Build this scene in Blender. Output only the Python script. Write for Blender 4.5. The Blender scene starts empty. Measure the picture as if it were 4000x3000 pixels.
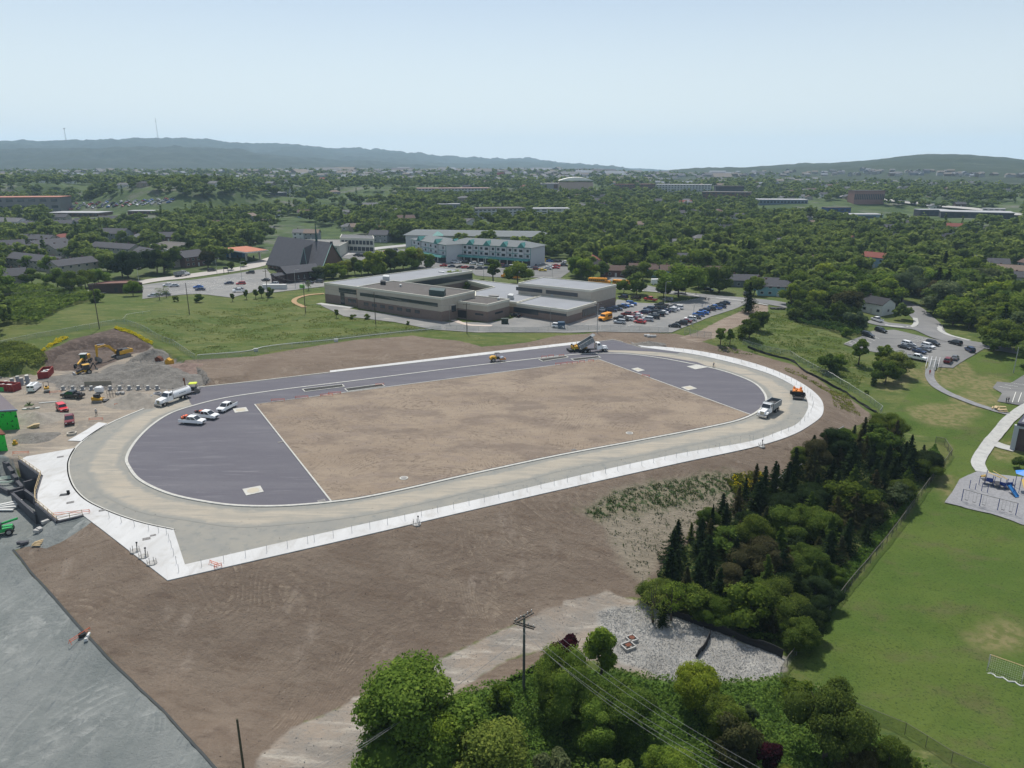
import bpy,bmesh,math,random
import numpy as np
from mathutils import Vector,Matrix
R=math.radians
SC=bpy.context.scene
# --------- camera, sky, sun, exposure
CAMH=57.0;FPX=2820.0;PITCH=math.atan((1500-362*1.8083)/FPX)
cd=bpy.data.cameras.new('camera');cam=bpy.data.objects.new('camera',cd)
SC.collection.objects.link(cam);SC.camera=cam
cam.location=(0,0,CAMH);cam.rotation_euler=(math.pi/2-PITCH,0,0)
cd.sensor_width=36;cd.lens=36*FPX/4000;cd.clip_start=1;cd.clip_end=40000
SUN_EL=R(61);SUN_AZ=R(-12) # azimuth from +Y towards +X
W=bpy.data.worlds.new("World");SC.world=W;W.use_nodes=True
nt=W.node_tree;bg=nt.nodes['Background']
sky=nt.nodes.new('ShaderNodeTexSky');sky.sky_type='NISHITA';sky.sun_disc=False
sky.sun_elevation=SUN_EL;sky.sun_rotation=SUN_AZ;sky.air_density=1.0;sky.dust_density=1.1;sky.ozone_density=2.0
vm=nt.nodes.new('ShaderNodeMix');vm.data_type='RGBA';vm.inputs[7].default_value=(8.2,8.9,9.0,1) # pale haze painted into the sky colour, strongest towards the horizon
wt=nt.nodes.new('ShaderNodeTexCoord');ws=nt.nodes.new('ShaderNodeSeparateXYZ');wr=nt.nodes.new('ShaderNodeMapRange');wr.inputs[1].default_value=.02;wr.inputs[2].default_value=.24;wr.inputs[3].default_value=.95;wr.inputs[4].default_value=.22
nt.links.new(wt.outputs['Generated'],ws.inputs[0]);nt.links.new(ws.outputs[2],wr.inputs[0]);nt.links.new(wr.outputs[0],vm.inputs[0]);nt.links.new(sky.outputs[0],vm.inputs[6]);nt.links.new(vm.outputs[2],bg.inputs[0]);bg.inputs[1].default_value=0.088
sl=bpy.data.lights.new('sun','SUN');so=bpy.data.objects.new('sun',sl);SC.collection.objects.link(so)
sl.energy=4.0;sl.angle=R(0.5);sl.color=(1,0.955,0.88)
sd=Vector((math.sin(SUN_AZ)*math.cos(SUN_EL),math.cos(SUN_AZ)*math.cos(SUN_EL),math.sin(SUN_EL)))
so.rotation_euler=sd.to_track_quat('Z','Y').to_euler();so.location=(0,100,400)
SC.view_settings.view_transform='Standard';SC.view_settings.look='None'
SC.view_settings.exposure=0.28;SC.view_settings.gamma=1.0
SC.cycles.max_bounces=5;SC.cycles.diffuse_bounces=2;SC.cycles.glossy_bounces=2
SC.cycles.transparent_max_bounces=12;SC.cycles.volume_bounces=2;SC.cycles.use_denoising=True
SC.cycles.transmission_bounces=2
rnd=random.Random(7);nrs=np.random.RandomState(7)
COL=SC.collection
# --------- where a ray of the survey photo meets the land
cp,sp_=math.cos(PITCH),math.sin(PITCH)
def ray(x,y):
 u=(x-2000)/FPX;v=(1500-y)/FPX
 return(u,cp+v*sp_,-sp_+v*cp)
def pz(x,y,z=0.0):
 d=ray(x,y);t=(z-CAMH)/d[2]
 return Vector((d[0]*t,d[1]*t,z))
def cr(ox,oy,pts,s=2.212):
 return[(ox+x/s,oy+y/s)for x,y in pts]
def V(pts):return[(x*1.8083,y*1.8083)for x,y in pts]
def sdist(P,poly):
 """signed distance (negative inside) of points (n,2) to a closed polygon"""
 P=np.asarray(P,float);A=np.asarray(poly,float);B=np.roll(A,-1,0)
 best=np.full(len(P),1e18);ins=np.zeros(len(P),bool)
 for a,b in zip(A,B):
  e=b-a;w=P-a
  t=np.clip((w@e)/(e@e+1e-12),0,1)
  q=w-t[:,None]*e
  best=np.minimum(best,(q*q).sum(1))
  c=((a[1]>P[:,1])!=(b[1]>P[:,1]))
  if a[1]!=b[1]:
   ins^=c&(P[:,0]<(b[0]-a[0])*(P[:,1]-a[1])/(b[1]-a[1])+a[0])
 d=np.sqrt(best)
 return np.where(ins,-d,d)
def hsh(i,j,s=0):
 n=(i*374761393+j*668265263+s*1442695041)&0x7fffffff
 n=((n^(n>>13))*1274126177)&0x7fffffff
 return((n^(n>>16))&0xffff)/65535.0
def vnoise(x,y,s=0):
 x=np.asarray(x,float);y=np.asarray(y,float)
 i=np.floor(x).astype(np.int64);j=np.floor(y).astype(np.int64);fx=x-i;fy=y-j
 fx=fx*fx*(3-2*fx);fy=fy*fy*(3-2*fy)
 return(hsh(i,j,s)*(1-fx)+hsh(i+1,j,s)*fx)*(1-fy)+(hsh(i,j+1,s)*(1-fx)+hsh(i+1,j+1,s)*fx)*fy
# plateau that carries the running track and the building yard
PLAT_PX=[(13,1790),(76,1799),(162,1860),(139,1930),(139,1966),(224,2037),(323,2014),(400,2072),(655,2270),(1400,2099),(1897,1982),
 (2400,1867),(2652,1810),(2991,1736),(3104,1697),(3167,1661),(3208,1628),(3217,1600),(3210,1567),(3183,1535),(3131,1498),(3049,1457),
 (2947,1421),(2825,1390),(2703,1368),(2602,1356),(2500,1348),(2461,1334),(2434,1334),(2393,1323),(2353,1328),(2271,1331),(2000,1362),
 (1289,1445),(1000,1484),(790,1508),(770,1470),(700,1425),(600,1372),(545,1366),(450,1366),(384,1366),(300,1385),(240,1412),(190,1440),(130,1468),(0,1480),(-500,1500),(-500,1790)]
PLAT=[tuple(pz(x,y)[:2])for x,y in PLAT_PX]
LC=[tuple(pz(x,y)[:2])for x,y in[(-500,1790),(13,1790),(76,1799),(162,1860),(139,1930),(139,1966),(224,2037),(323,2014)]]+ [tuple(pz(x,y,-3.6)[:2])for x,y in[(190,2110),(80,2160),(30,2140),(-500,2100)]]
CTRL=[(700,1500,-9),(1100,1400,-9),(1400,1350,-9),(1700,1400,-9),(1900,1500,-9.5),(2200,1200,-9.5),(1500,1600,-10),(900,1640,-9),(2200,1600,-10),
 (650,1640,-8),(520,1500,-7.5),(100,1400,-5),(400,1650,-6.5),(0,1200,-4.2),(200,1630,-6),(60,1180,-4),(-200,1300,-4.5),(300,1500,-5.5),
 (2100,1000,-8.5),(1950,950,-8),(1900,880,-6.5),(2150,850,-6.5),(1950,760,-4),(2100,720,-3.5),(1850,700,-3),(1750,720,-1.5),(1700,800,-4),(1850,870,-6),(2000,850,-6.2),(1780,1000,-9),(1700,1100,-9),
 (1600,650,0),(1500,700,.4),(1450,680,.8),(1400,640,1),(1100,650,1.2),(800,650,1.2),(1000,700,.8),(1700,640,0),(1900,650,-2),(2150,640,-2),(2300,900,-7),
 (600,700,1.2),(450,740,1.2),(300,690,3.6),(200,680,4.0),(100,690,4.0),(0,720,3.5),(-200,760,3),(100,640,3.0),(300,620,2),(500,600,1),(650,570,1.5),(330,570,2),(100,580,3),
 (900,560,2),(1300,570,2),(1700,570,1),(2100,560,1),(600,520,4),(1100,520,4),(1600,520,4),(2100,520,4),(100,520,5),
 (100,470,9),(600,470,8),(1100,470,9),(1600,470,8),(2100,470,8),(100,435,18),(600,430,18),(1100,430,16),(1600,430,14),(2100,430,16),
 (100,400,34),(400,395,40),(800,400,30),(1200,395,28),(1700,398,24),(2100,400,22),(-300,400,35),(2500,400,24),(2500,600,0),(-300,600,4),(2500,1500,-10),(-300,1650,-6),
 (600,1800,-8),(1100,1800,-10),(1800,1800,-10),(100,1800,-6.5)]
_c=[]
for x,y,z in CTRL:
 p=pz(x*1.8083,y*1.8083,z);_c.append((math.atan2(p.x,p.y),math.log(math.hypot(p.x,p.y)),z))
for az in np.linspace(-1.2,1.2,9):
 for r,z in(((2200,42),(4000,44),(8000,40),(12000,36))if az<.2 else((1500,22),(2200,30),(4000,26),(8000,20))):_c.append((az,math.log(r),z))
CT=np.array(_c)
def _target(x,y):
 a=np.arctan2(x,np.maximum(y,1e-3));l=0.5*np.log(x*x+y*y+25)
 num=np.zeros(len(x));den=np.zeros(len(x))
 for ca,cl,cz in CT:
  d2=(a-ca)**2+(l-cl)**2+2e-4
  w=1/(d2*d2);num+=w*cz;den+=w
 return num/den
def H(x,y):
 """height of the land at arrays x, y"""
 x=np.atleast_1d(np.asarray(x,float));y=np.atleast_1d(np.asarray(y,float))
 T=_target(x,y);P=np.stack([x,y],1)
 out=T.copy()
 near=(np.hypot(x,y)<420)
 if near.any():
  Pn=P[near];t=T[near];d=sdist(Pn,PLAT)
  n=(vnoise(Pn[:,0]/7,Pn[:,1]/7,3)-.5)*.5+(vnoise(Pn[:,0]/2.3,Pn[:,1]/2.3,5)-.5)*.34+(vnoise(Pn[:,0]/.9,Pn[:,1]/.9,6)-.5)*.12
  t=t+n*np.clip((d-2)/8,0,1)*np.interp(Pn[:,1],[150,215],[1,.25])
  dd=np.maximum(d-.5,0)
  up=np.where((Pn[:,0]<-75)&(Pn[:,1]>170),1.15,.22)
  # banks that ease out at the toe
  dn=-.40*dd;k=1.2
  lo=np.maximum(t,dn)+np.where(abs(t-dn)<2*k,(2*k-abs(t-dn))**2/(8*k),0)*(dd>2)*0.9
  h=np.where(t<0,np.minimum(lo,0),np.minimum(t,up*dd))
  lc=sdist(Pn,LC)<0
  h=np.where(lc,-3.6-.1*n,h)
  h=np.where(d<=0,0.0,h)
  out[near]=h
 far=~near
 if far.any():
  out[far]+=(vnoise(x[far]/90,y[far]/90,9)-.5)*np.clip((np.hypot(x[far],y[far])-420)/400,0,1)*7
 return out
def h1(x,y):return float(H([x],[y])[0])
def g(x,y):
 """point of the land seen at photo position x, y"""
 d=ray(x,y);dh=math.hypot(d[0],d[1])
 ts=45/dh*np.exp(np.linspace(0,5.6,420))
 zz=CAMH+d[2]*ts;hh=H(d[0]*ts,d[1]*ts)
 below=np.nonzero(zz<hh)[0]
 if len(below)==0:i=len(ts)-1;return Vector((d[0]*ts[i],d[1]*ts[i],hh[i]))
 i=max(below[0],1);t0,t1=ts[i-1],ts[i]
 tt=np.linspace(t0,t1,24);f=CAMH+d[2]*tt-H(d[0]*tt,d[1]*tt)
 j=int(np.nonzero(f<0)[0][0])if(f<0).any()else 23
 j=max(j,1);a,b=f[j-1],f[j];t=tt[j-1]+(tt[j]-tt[j-1])*(a/(a-b)if a!=b else 0)
 return Vector((d[0]*t,d[1]*t,CAMH+d[2]*t))
def G(pts):return[g(x,y)for x,y in pts]
# --------- mesh helpers
class MB:
 def __init__(s):s.v=[];s.f=[];s.m=[];s.mi=0
 def add(s,vs,fs,m=None):
  o=len(s.v);s.v+=[tuple(v)for v in vs];s.f+=[tuple(i+o for i in f)for f in fs];s.m+=[s.mi if m is None else m]*len(fs)
  return s
 def box(s,c,d,rz=0,m=None,taper=1.0,ty=None):
  x,y,z=d[0]/2,d[1]/2,d[2]/2;ty=taper if ty is None else ty
  p=[(-x,-y,-z),(x,-y,-z),(x,y,-z),(-x,y,-z),(-x*taper,-y*ty,z),(x*taper,-y*ty,z),(x*taper,y*ty,z),(-x*taper,y*ty,z)]
  ca,sa=math.cos(rz),math.sin(rz)
  return s.add([(c[0]+a*ca-b*sa,c[1]+a*sa+b*ca,c[2]+q)for a,b,q in p],[(0,3,2,1),(4,5,6,7),(0,1,5,4),(1,2,6,5),(2,3,7,6),(3,0,4,7)],m)
 def prism(s,poly,z0,z1,m=None,mtop=None):
  n=len(poly);a=sum(poly[i][0]*poly[(i+1)%n][1]-poly[(i+1)%n][0]*poly[i][1]for i in range(n))
  if a<0:poly=poly[::-1]
  zz0=z0 if hasattr(z0,'__len__')else[z0]*n
  s.add([(p[0],p[1],zz0[i])for i,p in enumerate(poly)]+[(p[0],p[1],z1)for p in poly],
 [(i,(i+1)%n,n+(i+1)%n,n+i)for i in range(n)]+[tuple(range(n-1,-1,-1))],m)
  k=len(s.v)-n;s.f.append(tuple(range(k,k+n)));s.m.append(s.mi if mtop is None and m is None else(mtop if mtop is not None else m))
  return s
 def tube(s,p0,p1,r0,r1=None,n=8,m=None,cap=True):
  r1=r0 if r1 is None else r1;p0=Vector(p0);p1=Vector(p1);d=(p1-p0)
  if d.length<1e-6:return s
  d.normalize();a=d.orthogonal().normalized();b=d.cross(a)
  vs=[p0+(a*math.cos(t)+b*math.sin(t))*r0 for t in[2*math.pi*i/n for i in range(n)]]+[p1+(a*math.cos(t)+b*math.sin(t))*r1 for t in[2*math.pi*i/n for i in range(n)]]
  fs=[(i,(i+1)%n,n+(i+1)%n,n+i)for i in range(n)]
  if cap:fs+=[tuple(range(n-1,-1,-1)),tuple(range(n,2*n))]
  return s.add(vs,fs,m)
 def path(s,pts,r,n=6,m=None):
  for a,b in zip(pts[:-1],pts[1:]):s.tube(a,b,r,n=n,m=m)
  return s
 def prof(s,pts,y0,y1,m=None,inset=0.0,zi=0):
  """side outline (x,z) given a width along y; inset narrows vertices above zi"""
  n=len(pts)
  def w(p):return inset if p[1]>zi else 0
  vs=[(p[0],y0+w(p),p[1])for p in pts]+[(p[0],y1-w(p),p[1])for p in pts]
  return s.add(vs,[tuple(range(n)),tuple(range(2*n-1,n-1,-1))]+[(i,n+i,n+(i+1)%n,(i+1)%n)for i in range(n)],m)
 def build(s,name,mats,parent=None,smooth=False):
  me=bpy.data.meshes.new(name);me.from_pydata(s.v,[],s.f)
  for mt in(mats if isinstance(mats,(list,tuple))else[mats]):me.materials.append(mt)
  if len(me.materials)>1:me.polygons.foreach_set('material_index',s.m)
  if smooth:me.polygons.foreach_set('use_smooth',[True]*len(me.polygons))
  me.update();return link(name,me,parent)
def link(name,me,parent=None):
 o=bpy.data.objects.new(name,me);COL.objects.link(o)
 if parent:o.parent=parent
 return o
def fixn(o):
 bm=bmesh.new();bm.from_mesh(o.data);bmesh.ops.recalc_face_normals(bm,faces=bm.faces);bm.to_mesh(o.data);bm.free();return o
def bevel(o,w,seg=2):
 bm=bmesh.new();bm.from_mesh(o.data);bmesh.ops.recalc_face_normals(bm,faces=bm.faces)
 bmesh.ops.bevel(bm,geom=[e for e in bm.edges if e.calc_length()>w*2.2],offset=w,segments=seg,affect='EDGES',profile=.6,clamp_overlap=True)
 bm.to_mesh(o.data);bm.free();return o
def empty(name,loc,rz=0,sc=1,rot=None):
 o=bpy.data.objects.new(name,None);COL.objects.link(o);o.location=loc;o.rotation_euler=rot or(0,0,rz)
 o.empty_display_size=.5
 if sc!=1:o.scale=(sc,)*3 if not hasattr(sc,'__len__')else sc
 return o
USED={}
def tag(o,label,cat,group=None,kind=None):
 o['label']=' '.join(label.split());o['category']=cat
 if group:o['group']=group
 if kind:o['kind']=kind
 return o
def struct(o,kind='structure'):o['kind']=kind;return o
def kids(o):return KID.get(o.name,[])
KID={}
def reg(o):
 """remember the children of a prototype so that copies are quick"""
 def walk(p):
  KID[p.name]=[c for c in bpy.data.objects if c.parent==p]
  for c in KID[p.name]:walk(c)
 walk(o);return o
def dup(o,loc=None,rz=None,sc=None,col=None,parent=None):
 c=o.copy();COL.objects.link(c)
 for k in('label','category','group','kind'):
  if parent is None and k in c:del c[k]
 if parent:c.parent=parent
 if loc is not None:c.location=loc
 if rz is not None:c.rotation_euler=(0,0,rz)
 if sc is not None:c.scale=(sc,)*3 if not hasattr(sc,'__len__')else sc
 if col and(o.type!='EMPTY')and o.get('paint',1):c.color=(*col,1)
 for ch in kids(o):dup(ch,parent=c,col=col)
 return c
def smooth_line(pts,n=8,closed=False):
 P=[Vector(p)for p in pts];out=[];m=len(P)
 rng=range(m)if closed else range(m-1)
 for i in rng:
  p0=P[(i-1)%m]if closed or i>0 else P[0]*2-P[1];p1=P[i];p2=P[(i+1)%m]
  p3=P[(i+2)%m]if closed or i+2<m else P[-1]*2-P[-2]
  # centripetal-like: keep it from overshooting on uneven spacing
  L=(p2-p1).length;a=(p1-p0).length or 1;b=(p3-p2).length or 1
  m1=((p1-p0)/a*L+(p2-p1))*.5 if a else p2-p1
  m2=((p3-p2)/b*L+(p2-p1))*.5
  for k in range(n):
   t=k/n;t2=t*t;t3=t2*t
   out.append(p1*(2*t3-3*t2+1)+m1*(t3-2*t2+t)+p2*(-2*t3+3*t2)+m2*(t3-t2))
 if not closed:out.append(P[-1])
 return out
def ribbon(name,pts,w,mat,z=.0,thick=0.0,drape=None,closed=False):
 """band of width w along pts (world); a real step of height thick"""
 n=len(pts);L=[];Rr=[]
 for i in range(n):
  a=pts[(i-1)%n]if closed or i else pts[0];b=pts[(i+1)%n]if closed or i<n-1 else pts[-1]
  d=Vector((b[0]-a[0],b[1]-a[1]));d.normalize();q=Vector((-d.y,d.x))*(w/2)
  L.append((pts[i][0]+q.x,pts[i][1]+q.y));Rr.append((pts[i][0]-q.x,pts[i][1]-q.y))
 if drape is not None:
  A=np.array(L+Rr);zz=H(A[:,0],A[:,1])+drape;zl=list(zz[:n]);zr=list(zz[n:])
 else:zl=zr=[z]*n
 mb=MB();tn=n if closed else n-1
 vs=[(*L[i],zl[i]+thick)for i in range(n)]+[(*Rr[i],zr[i]+thick)for i in range(n)]
 fs=[(i,n+i,n+(i+1)%n,(i+1)%n)for i in range(tn)]
 if thick:
  vs+=[(*L[i],zl[i]-.1)for i in range(n)]+[(*Rr[i],zr[i]-.1)for i in range(n)]
  fs+=[(2*n+i,i,(i+1)%n,2*n+(i+1)%n)for i in range(tn)]+[(n+i,3*n+i,3*n+(i+1)%n,n+(i+1)%n)for i in range(tn)]
 mb.add(vs,fs);return mb.build(name,mat)
def sheet(name,poly,mat,z=0.0,thick=0.0,drape=None,step=5.0):
 bm=bmesh.new();vs=[bm.verts.new((p[0],p[1],z))for p in poly]
 f=bm.faces.new(vs)
 if f.normal.z<0 or sum(poly[i][0]*poly[(i+1)%len(poly)][1]-poly[(i+1)%len(poly)][0]*poly[i][1]for i in range(len(poly)))<0:bmesh.ops.reverse_faces(bm,faces=[f])
 if drape is not None:
  bmesh.ops.triangulate(bm,faces=bm.faces[:])
  for ax in(0,1):
   lo=min(p[ax]for p in poly);hi=max(p[ax]for p in poly);c=lo+step
   while c<hi:
    no=(1,0,0)if ax==0 else(0,1,0);co=(c,0,0)if ax==0 else(0,c,0)
    bmesh.ops.bisect_plane(bm,geom=bm.verts[:]+bm.edges[:]+bm.faces[:],plane_co=co,plane_no=no,dist=1e-4);c+=step
  bm.verts.ensure_lookup_table();A=np.array([v.co[:2]for v in bm.verts]);zz=H(A[:,0],A[:,1])+drape
  for v,q in zip(bm.verts,zz):v.co.z=q
 if thick:
  r=bmesh.ops.extrude_face_region(bm,geom=bm.faces[:]);
  for e in r['geom']:
   if isinstance(e,bmesh.types.BMVert):e.co.z+=thick
  bmesh.ops.recalc_face_normals(bm,faces=bm.faces[:])
 me=bpy.data.meshes.new(name);bm.to_mesh(me);bm.free();me.materials.append(mat)
 return link(name,me)
# --------- materials
def mat(name,col,rough=.8,var=0.0,scale=1.0,col2=None,bump=0.0,metal=0.0,spec=.3,objcol=False,detail=6,trans=0.0,coord='Object',stretch=None):
 m=bpy.data.materials.new(name);m.use_nodes=True;t=m.node_tree;b=t.nodes['Principled BSDF']
 b.inputs['Roughness'].default_value=rough;b.inputs['Metallic'].default_value=metal;b.inputs['Specular IOR Level'].default_value=spec
 col=(*col,1);base=None
 if objcol:
  oi=t.nodes.new('ShaderNodeObjectInfo');base=oi.outputs['Color']
 if var or col2 or bump:
  tc=t.nodes.new('ShaderNodeTexCoord');out=tc.outputs[coord]
  if coord=='World':pass
  if stretch:
   mp=t.nodes.new('ShaderNodeMapping');mp.inputs['Scale'].default_value=stretch;t.links.new(out,mp.inputs[0]);out=mp.outputs[0]
  n=t.nodes.new('ShaderNodeTexNoise');n.inputs['Scale'].default_value=scale;n.inputs['Detail'].default_value=detail;n.inputs['Roughness'].default_value=.65
  t.links.new(out,n.inputs['Vector'])
  if col2 or var:
   mx=t.nodes.new('ShaderNodeMix');mx.data_type='RGBA'
   mr=t.nodes.new('ShaderNodeMapRange');mr.inputs[1].default_value=.32;mr.inputs[2].default_value=.68
   t.links.new(n.outputs[0],mr.inputs[0]);t.links.new(mr.outputs[0],mx.inputs[0])
   c2=(*col2,1)if col2 else tuple(c*(1-var)for c in col[:3])+(1,)
   if base:
    mx.blend_type='MULTIPLY';
    mx.inputs[6].default_value=(1,1,1,1);mx.inputs[7].default_value=(1-var,)*3+(1,)
    mx.blend_type='MIX'
    m2=t.nodes.new('ShaderNodeMix');m2.data_type='RGBA';m2.blend_type='MULTIPLY';m2.inputs[0].default_value=1
    t.links.new(base,m2.inputs[6]);t.links.new(mx.outputs[2],m2.inputs[7]);base=m2.outputs[2]
   else:
    mx.inputs[6].default_value=col;mx.inputs[7].default_value=c2;base=mx.outputs[2]
  if bump:
   bp=t.nodes.new('ShaderNodeBump');bp.inputs['Distance'].default_value=bump;bp.inputs['Strength'].default_value=1
   t.links.new(n.outputs[0],bp.inputs['Height']);t.links.new(bp.outputs[0],b.inputs['Normal'])
 if base:t.links.new(base,b.inputs['Base Color'])
 else:b.inputs['Base Color'].default_value=col
 if trans:
  tr=t.nodes.new('ShaderNodeBsdfTransparent');ms=t.nodes.new('ShaderNodeMixShader');ms.inputs[0].default_value=1-trans
  t.links.new(tr.outputs[0],ms.inputs[1]);t.links.new(b.outputs[0],ms.inputs[2]);t.links.new(ms.outputs[0],t.nodes['Material Output'].inputs[0])
 return m
def wmat(name,stops,rough=.9,bump=0.0,bscale=3.0,extra=None):
 """ground-like material in object space (objects sit at the origin): layered noises. stops: list of (scale, stretch, lo, hi, colour)"""
 m=bpy.data.materials.new(name);m.use_nodes=True;t=m.node_tree;b=t.nodes['Principled BSDF']
 b.inputs['Roughness'].default_value=rough;b.inputs['Specular IOR Level'].default_value=.2
 tc=t.nodes.new('ShaderNodeTexCoord');cur=None
 for k,(sc,st,lo,hi,c)in enumerate(stops):
  if cur is None:cur=c;continue
  o=noise(t,tc.outputs['Object'],sc,None if st=='ruts' else st,k*13.7,lo,hi)
  if st=='ruts':o=ruts(t,tc.outputs['Object'],sc,lo,hi)
  mx=t.nodes.new('ShaderNodeMix');mx.data_type='RGBA'
  if isinstance(cur,tuple):mx.inputs[6].default_value=(*cur,1)
  else:t.links.new(cur,mx.inputs[6])
  mx.inputs[7].default_value=(*c,1);t.links.new(o,mx.inputs[0]);cur=mx.outputs[2]
 if isinstance(cur,tuple):b.inputs['Base Color'].default_value=(*cur,1)
 else:t.links.new(cur,b.inputs['Base Color'])
 if bump:
  n=t.nodes.new('ShaderNodeTexNoise');n.inputs['Scale'].default_value=bscale;n.inputs['Detail'].default_value=5
  t.links.new(tc.outputs['Object'],n.inputs['Vector'])
  bp=t.nodes.new('ShaderNodeBump');bp.inputs['Distance'].default_value=bump;t.links.new(n.outputs[0],bp.inputs['Height']);t.links.new(bp.outputs[0],b.inputs['Normal'])
 return m
def noise(t,vec,sc,st=None,off=0,lo=.4,hi=.6,detail=7,dist=0.0):
 if st or off:
  mp=t.nodes.new('ShaderNodeMapping');mp.inputs['Location'].default_value=(off,off*.7,0)
  if st:
   mp.inputs['Rotation'].default_value=(0,0,st[2]if len(st)>2 else 0);mp.inputs['Scale'].default_value=(st[0],st[1],1)
  t.links.new(vec,mp.inputs[0]);vec=mp.outputs[0]
 n=t.nodes.new('ShaderNodeTexNoise');n.inputs['Scale'].default_value=sc;n.inputs['Detail'].default_value=detail;n.inputs['Roughness'].default_value=.62
 n.inputs['Distortion'].default_value=dist;t.links.new(vec,n.inputs['Vector'])
 mr=t.nodes.new('ShaderNodeMapRange');mr.inputs[1].default_value=lo;mr.inputs[2].default_value=hi;mr.interpolation_type='SMOOTHSTEP'
 t.links.new(n.outputs[0],mr.inputs[0]);return mr.outputs[0]
def ruts(t,vec,sc,lo,hi):
 """curving machine tracks: thin distorted bands, broken up by patches"""
 w=t.nodes.new('ShaderNodeTexNoise');w.inputs['Scale'].default_value=sc*.06;w.inputs['Detail'].default_value=1.2;w.inputs['Distortion'].default_value=.6;t.links.new(vec,w.inputs['Vector'])
 m1=t.nodes.new('ShaderNodeMath');m1.operation='MULTIPLY';m1.inputs[1].default_value=70;t.links.new(w.outputs[0],m1.inputs[0]);m2=t.nodes.new('ShaderNodeMath');m2.operation='FRACT';t.links.new(m1.outputs[0],m2.inputs[0])
 mr=t.nodes.new('ShaderNodeMapRange');mr.inputs[1].default_value=lo;mr.inputs[2].default_value=hi;t.links.new(m2.outputs[0],mr.inputs[0])
 n=noise(t,vec,.07,None,5,.42,.62);n2=noise(t,vec,.8,None,9,.40,.60)
 a=t.nodes.new('ShaderNodeMath');a.operation='MULTIPLY';t.links.new(mr.outputs[0],a.inputs[0]);t.links.new(n,a.inputs[1])
 b=t.nodes.new('ShaderNodeMath');b.operation='MULTIPLY';t.links.new(a.outputs[0],b.inputs[0]);t.links.new(n2,b.inputs[1]);return b.outputs[0]
def leafmat(name):
 m=bpy.data.materials.new(name);m.use_nodes=True;t=m.node_tree;t.nodes.remove(t.nodes['Principled BSDF'])
 oi=t.nodes.new('ShaderNodeObjectInfo');tc=t.nodes.new('ShaderNodeTexCoord');ge=t.nodes.new('ShaderNodeNewGeometry')
 at=t.nodes.new('ShaderNodeAttribute');at.attribute_name='leafv'
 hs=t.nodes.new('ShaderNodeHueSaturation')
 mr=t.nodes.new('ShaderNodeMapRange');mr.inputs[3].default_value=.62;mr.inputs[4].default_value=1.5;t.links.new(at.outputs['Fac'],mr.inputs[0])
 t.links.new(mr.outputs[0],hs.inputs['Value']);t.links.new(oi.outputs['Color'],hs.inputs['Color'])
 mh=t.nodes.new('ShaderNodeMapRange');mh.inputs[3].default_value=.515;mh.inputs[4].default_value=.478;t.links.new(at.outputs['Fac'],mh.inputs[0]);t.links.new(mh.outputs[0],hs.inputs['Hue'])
 d=t.nodes.new('ShaderNodeBsdfDiffuse');tr=t.nodes.new('ShaderNodeBsdfTranslucent');ms=t.nodes.new('ShaderNodeMixShader');ms.inputs[0].default_value=.48
 t.links.new(hs.outputs[0],d.inputs[0]);t.links.new(hs.outputs[0],tr.inputs[0]);t.links.new(d.outputs[0],ms.inputs[1]);t.links.new(tr.outputs[0],ms.inputs[2])
 t.links.new(ms.outputs[0],t.nodes['Material Output'].inputs[0]);return m
LEAF=leafmat('foliage')
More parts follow.
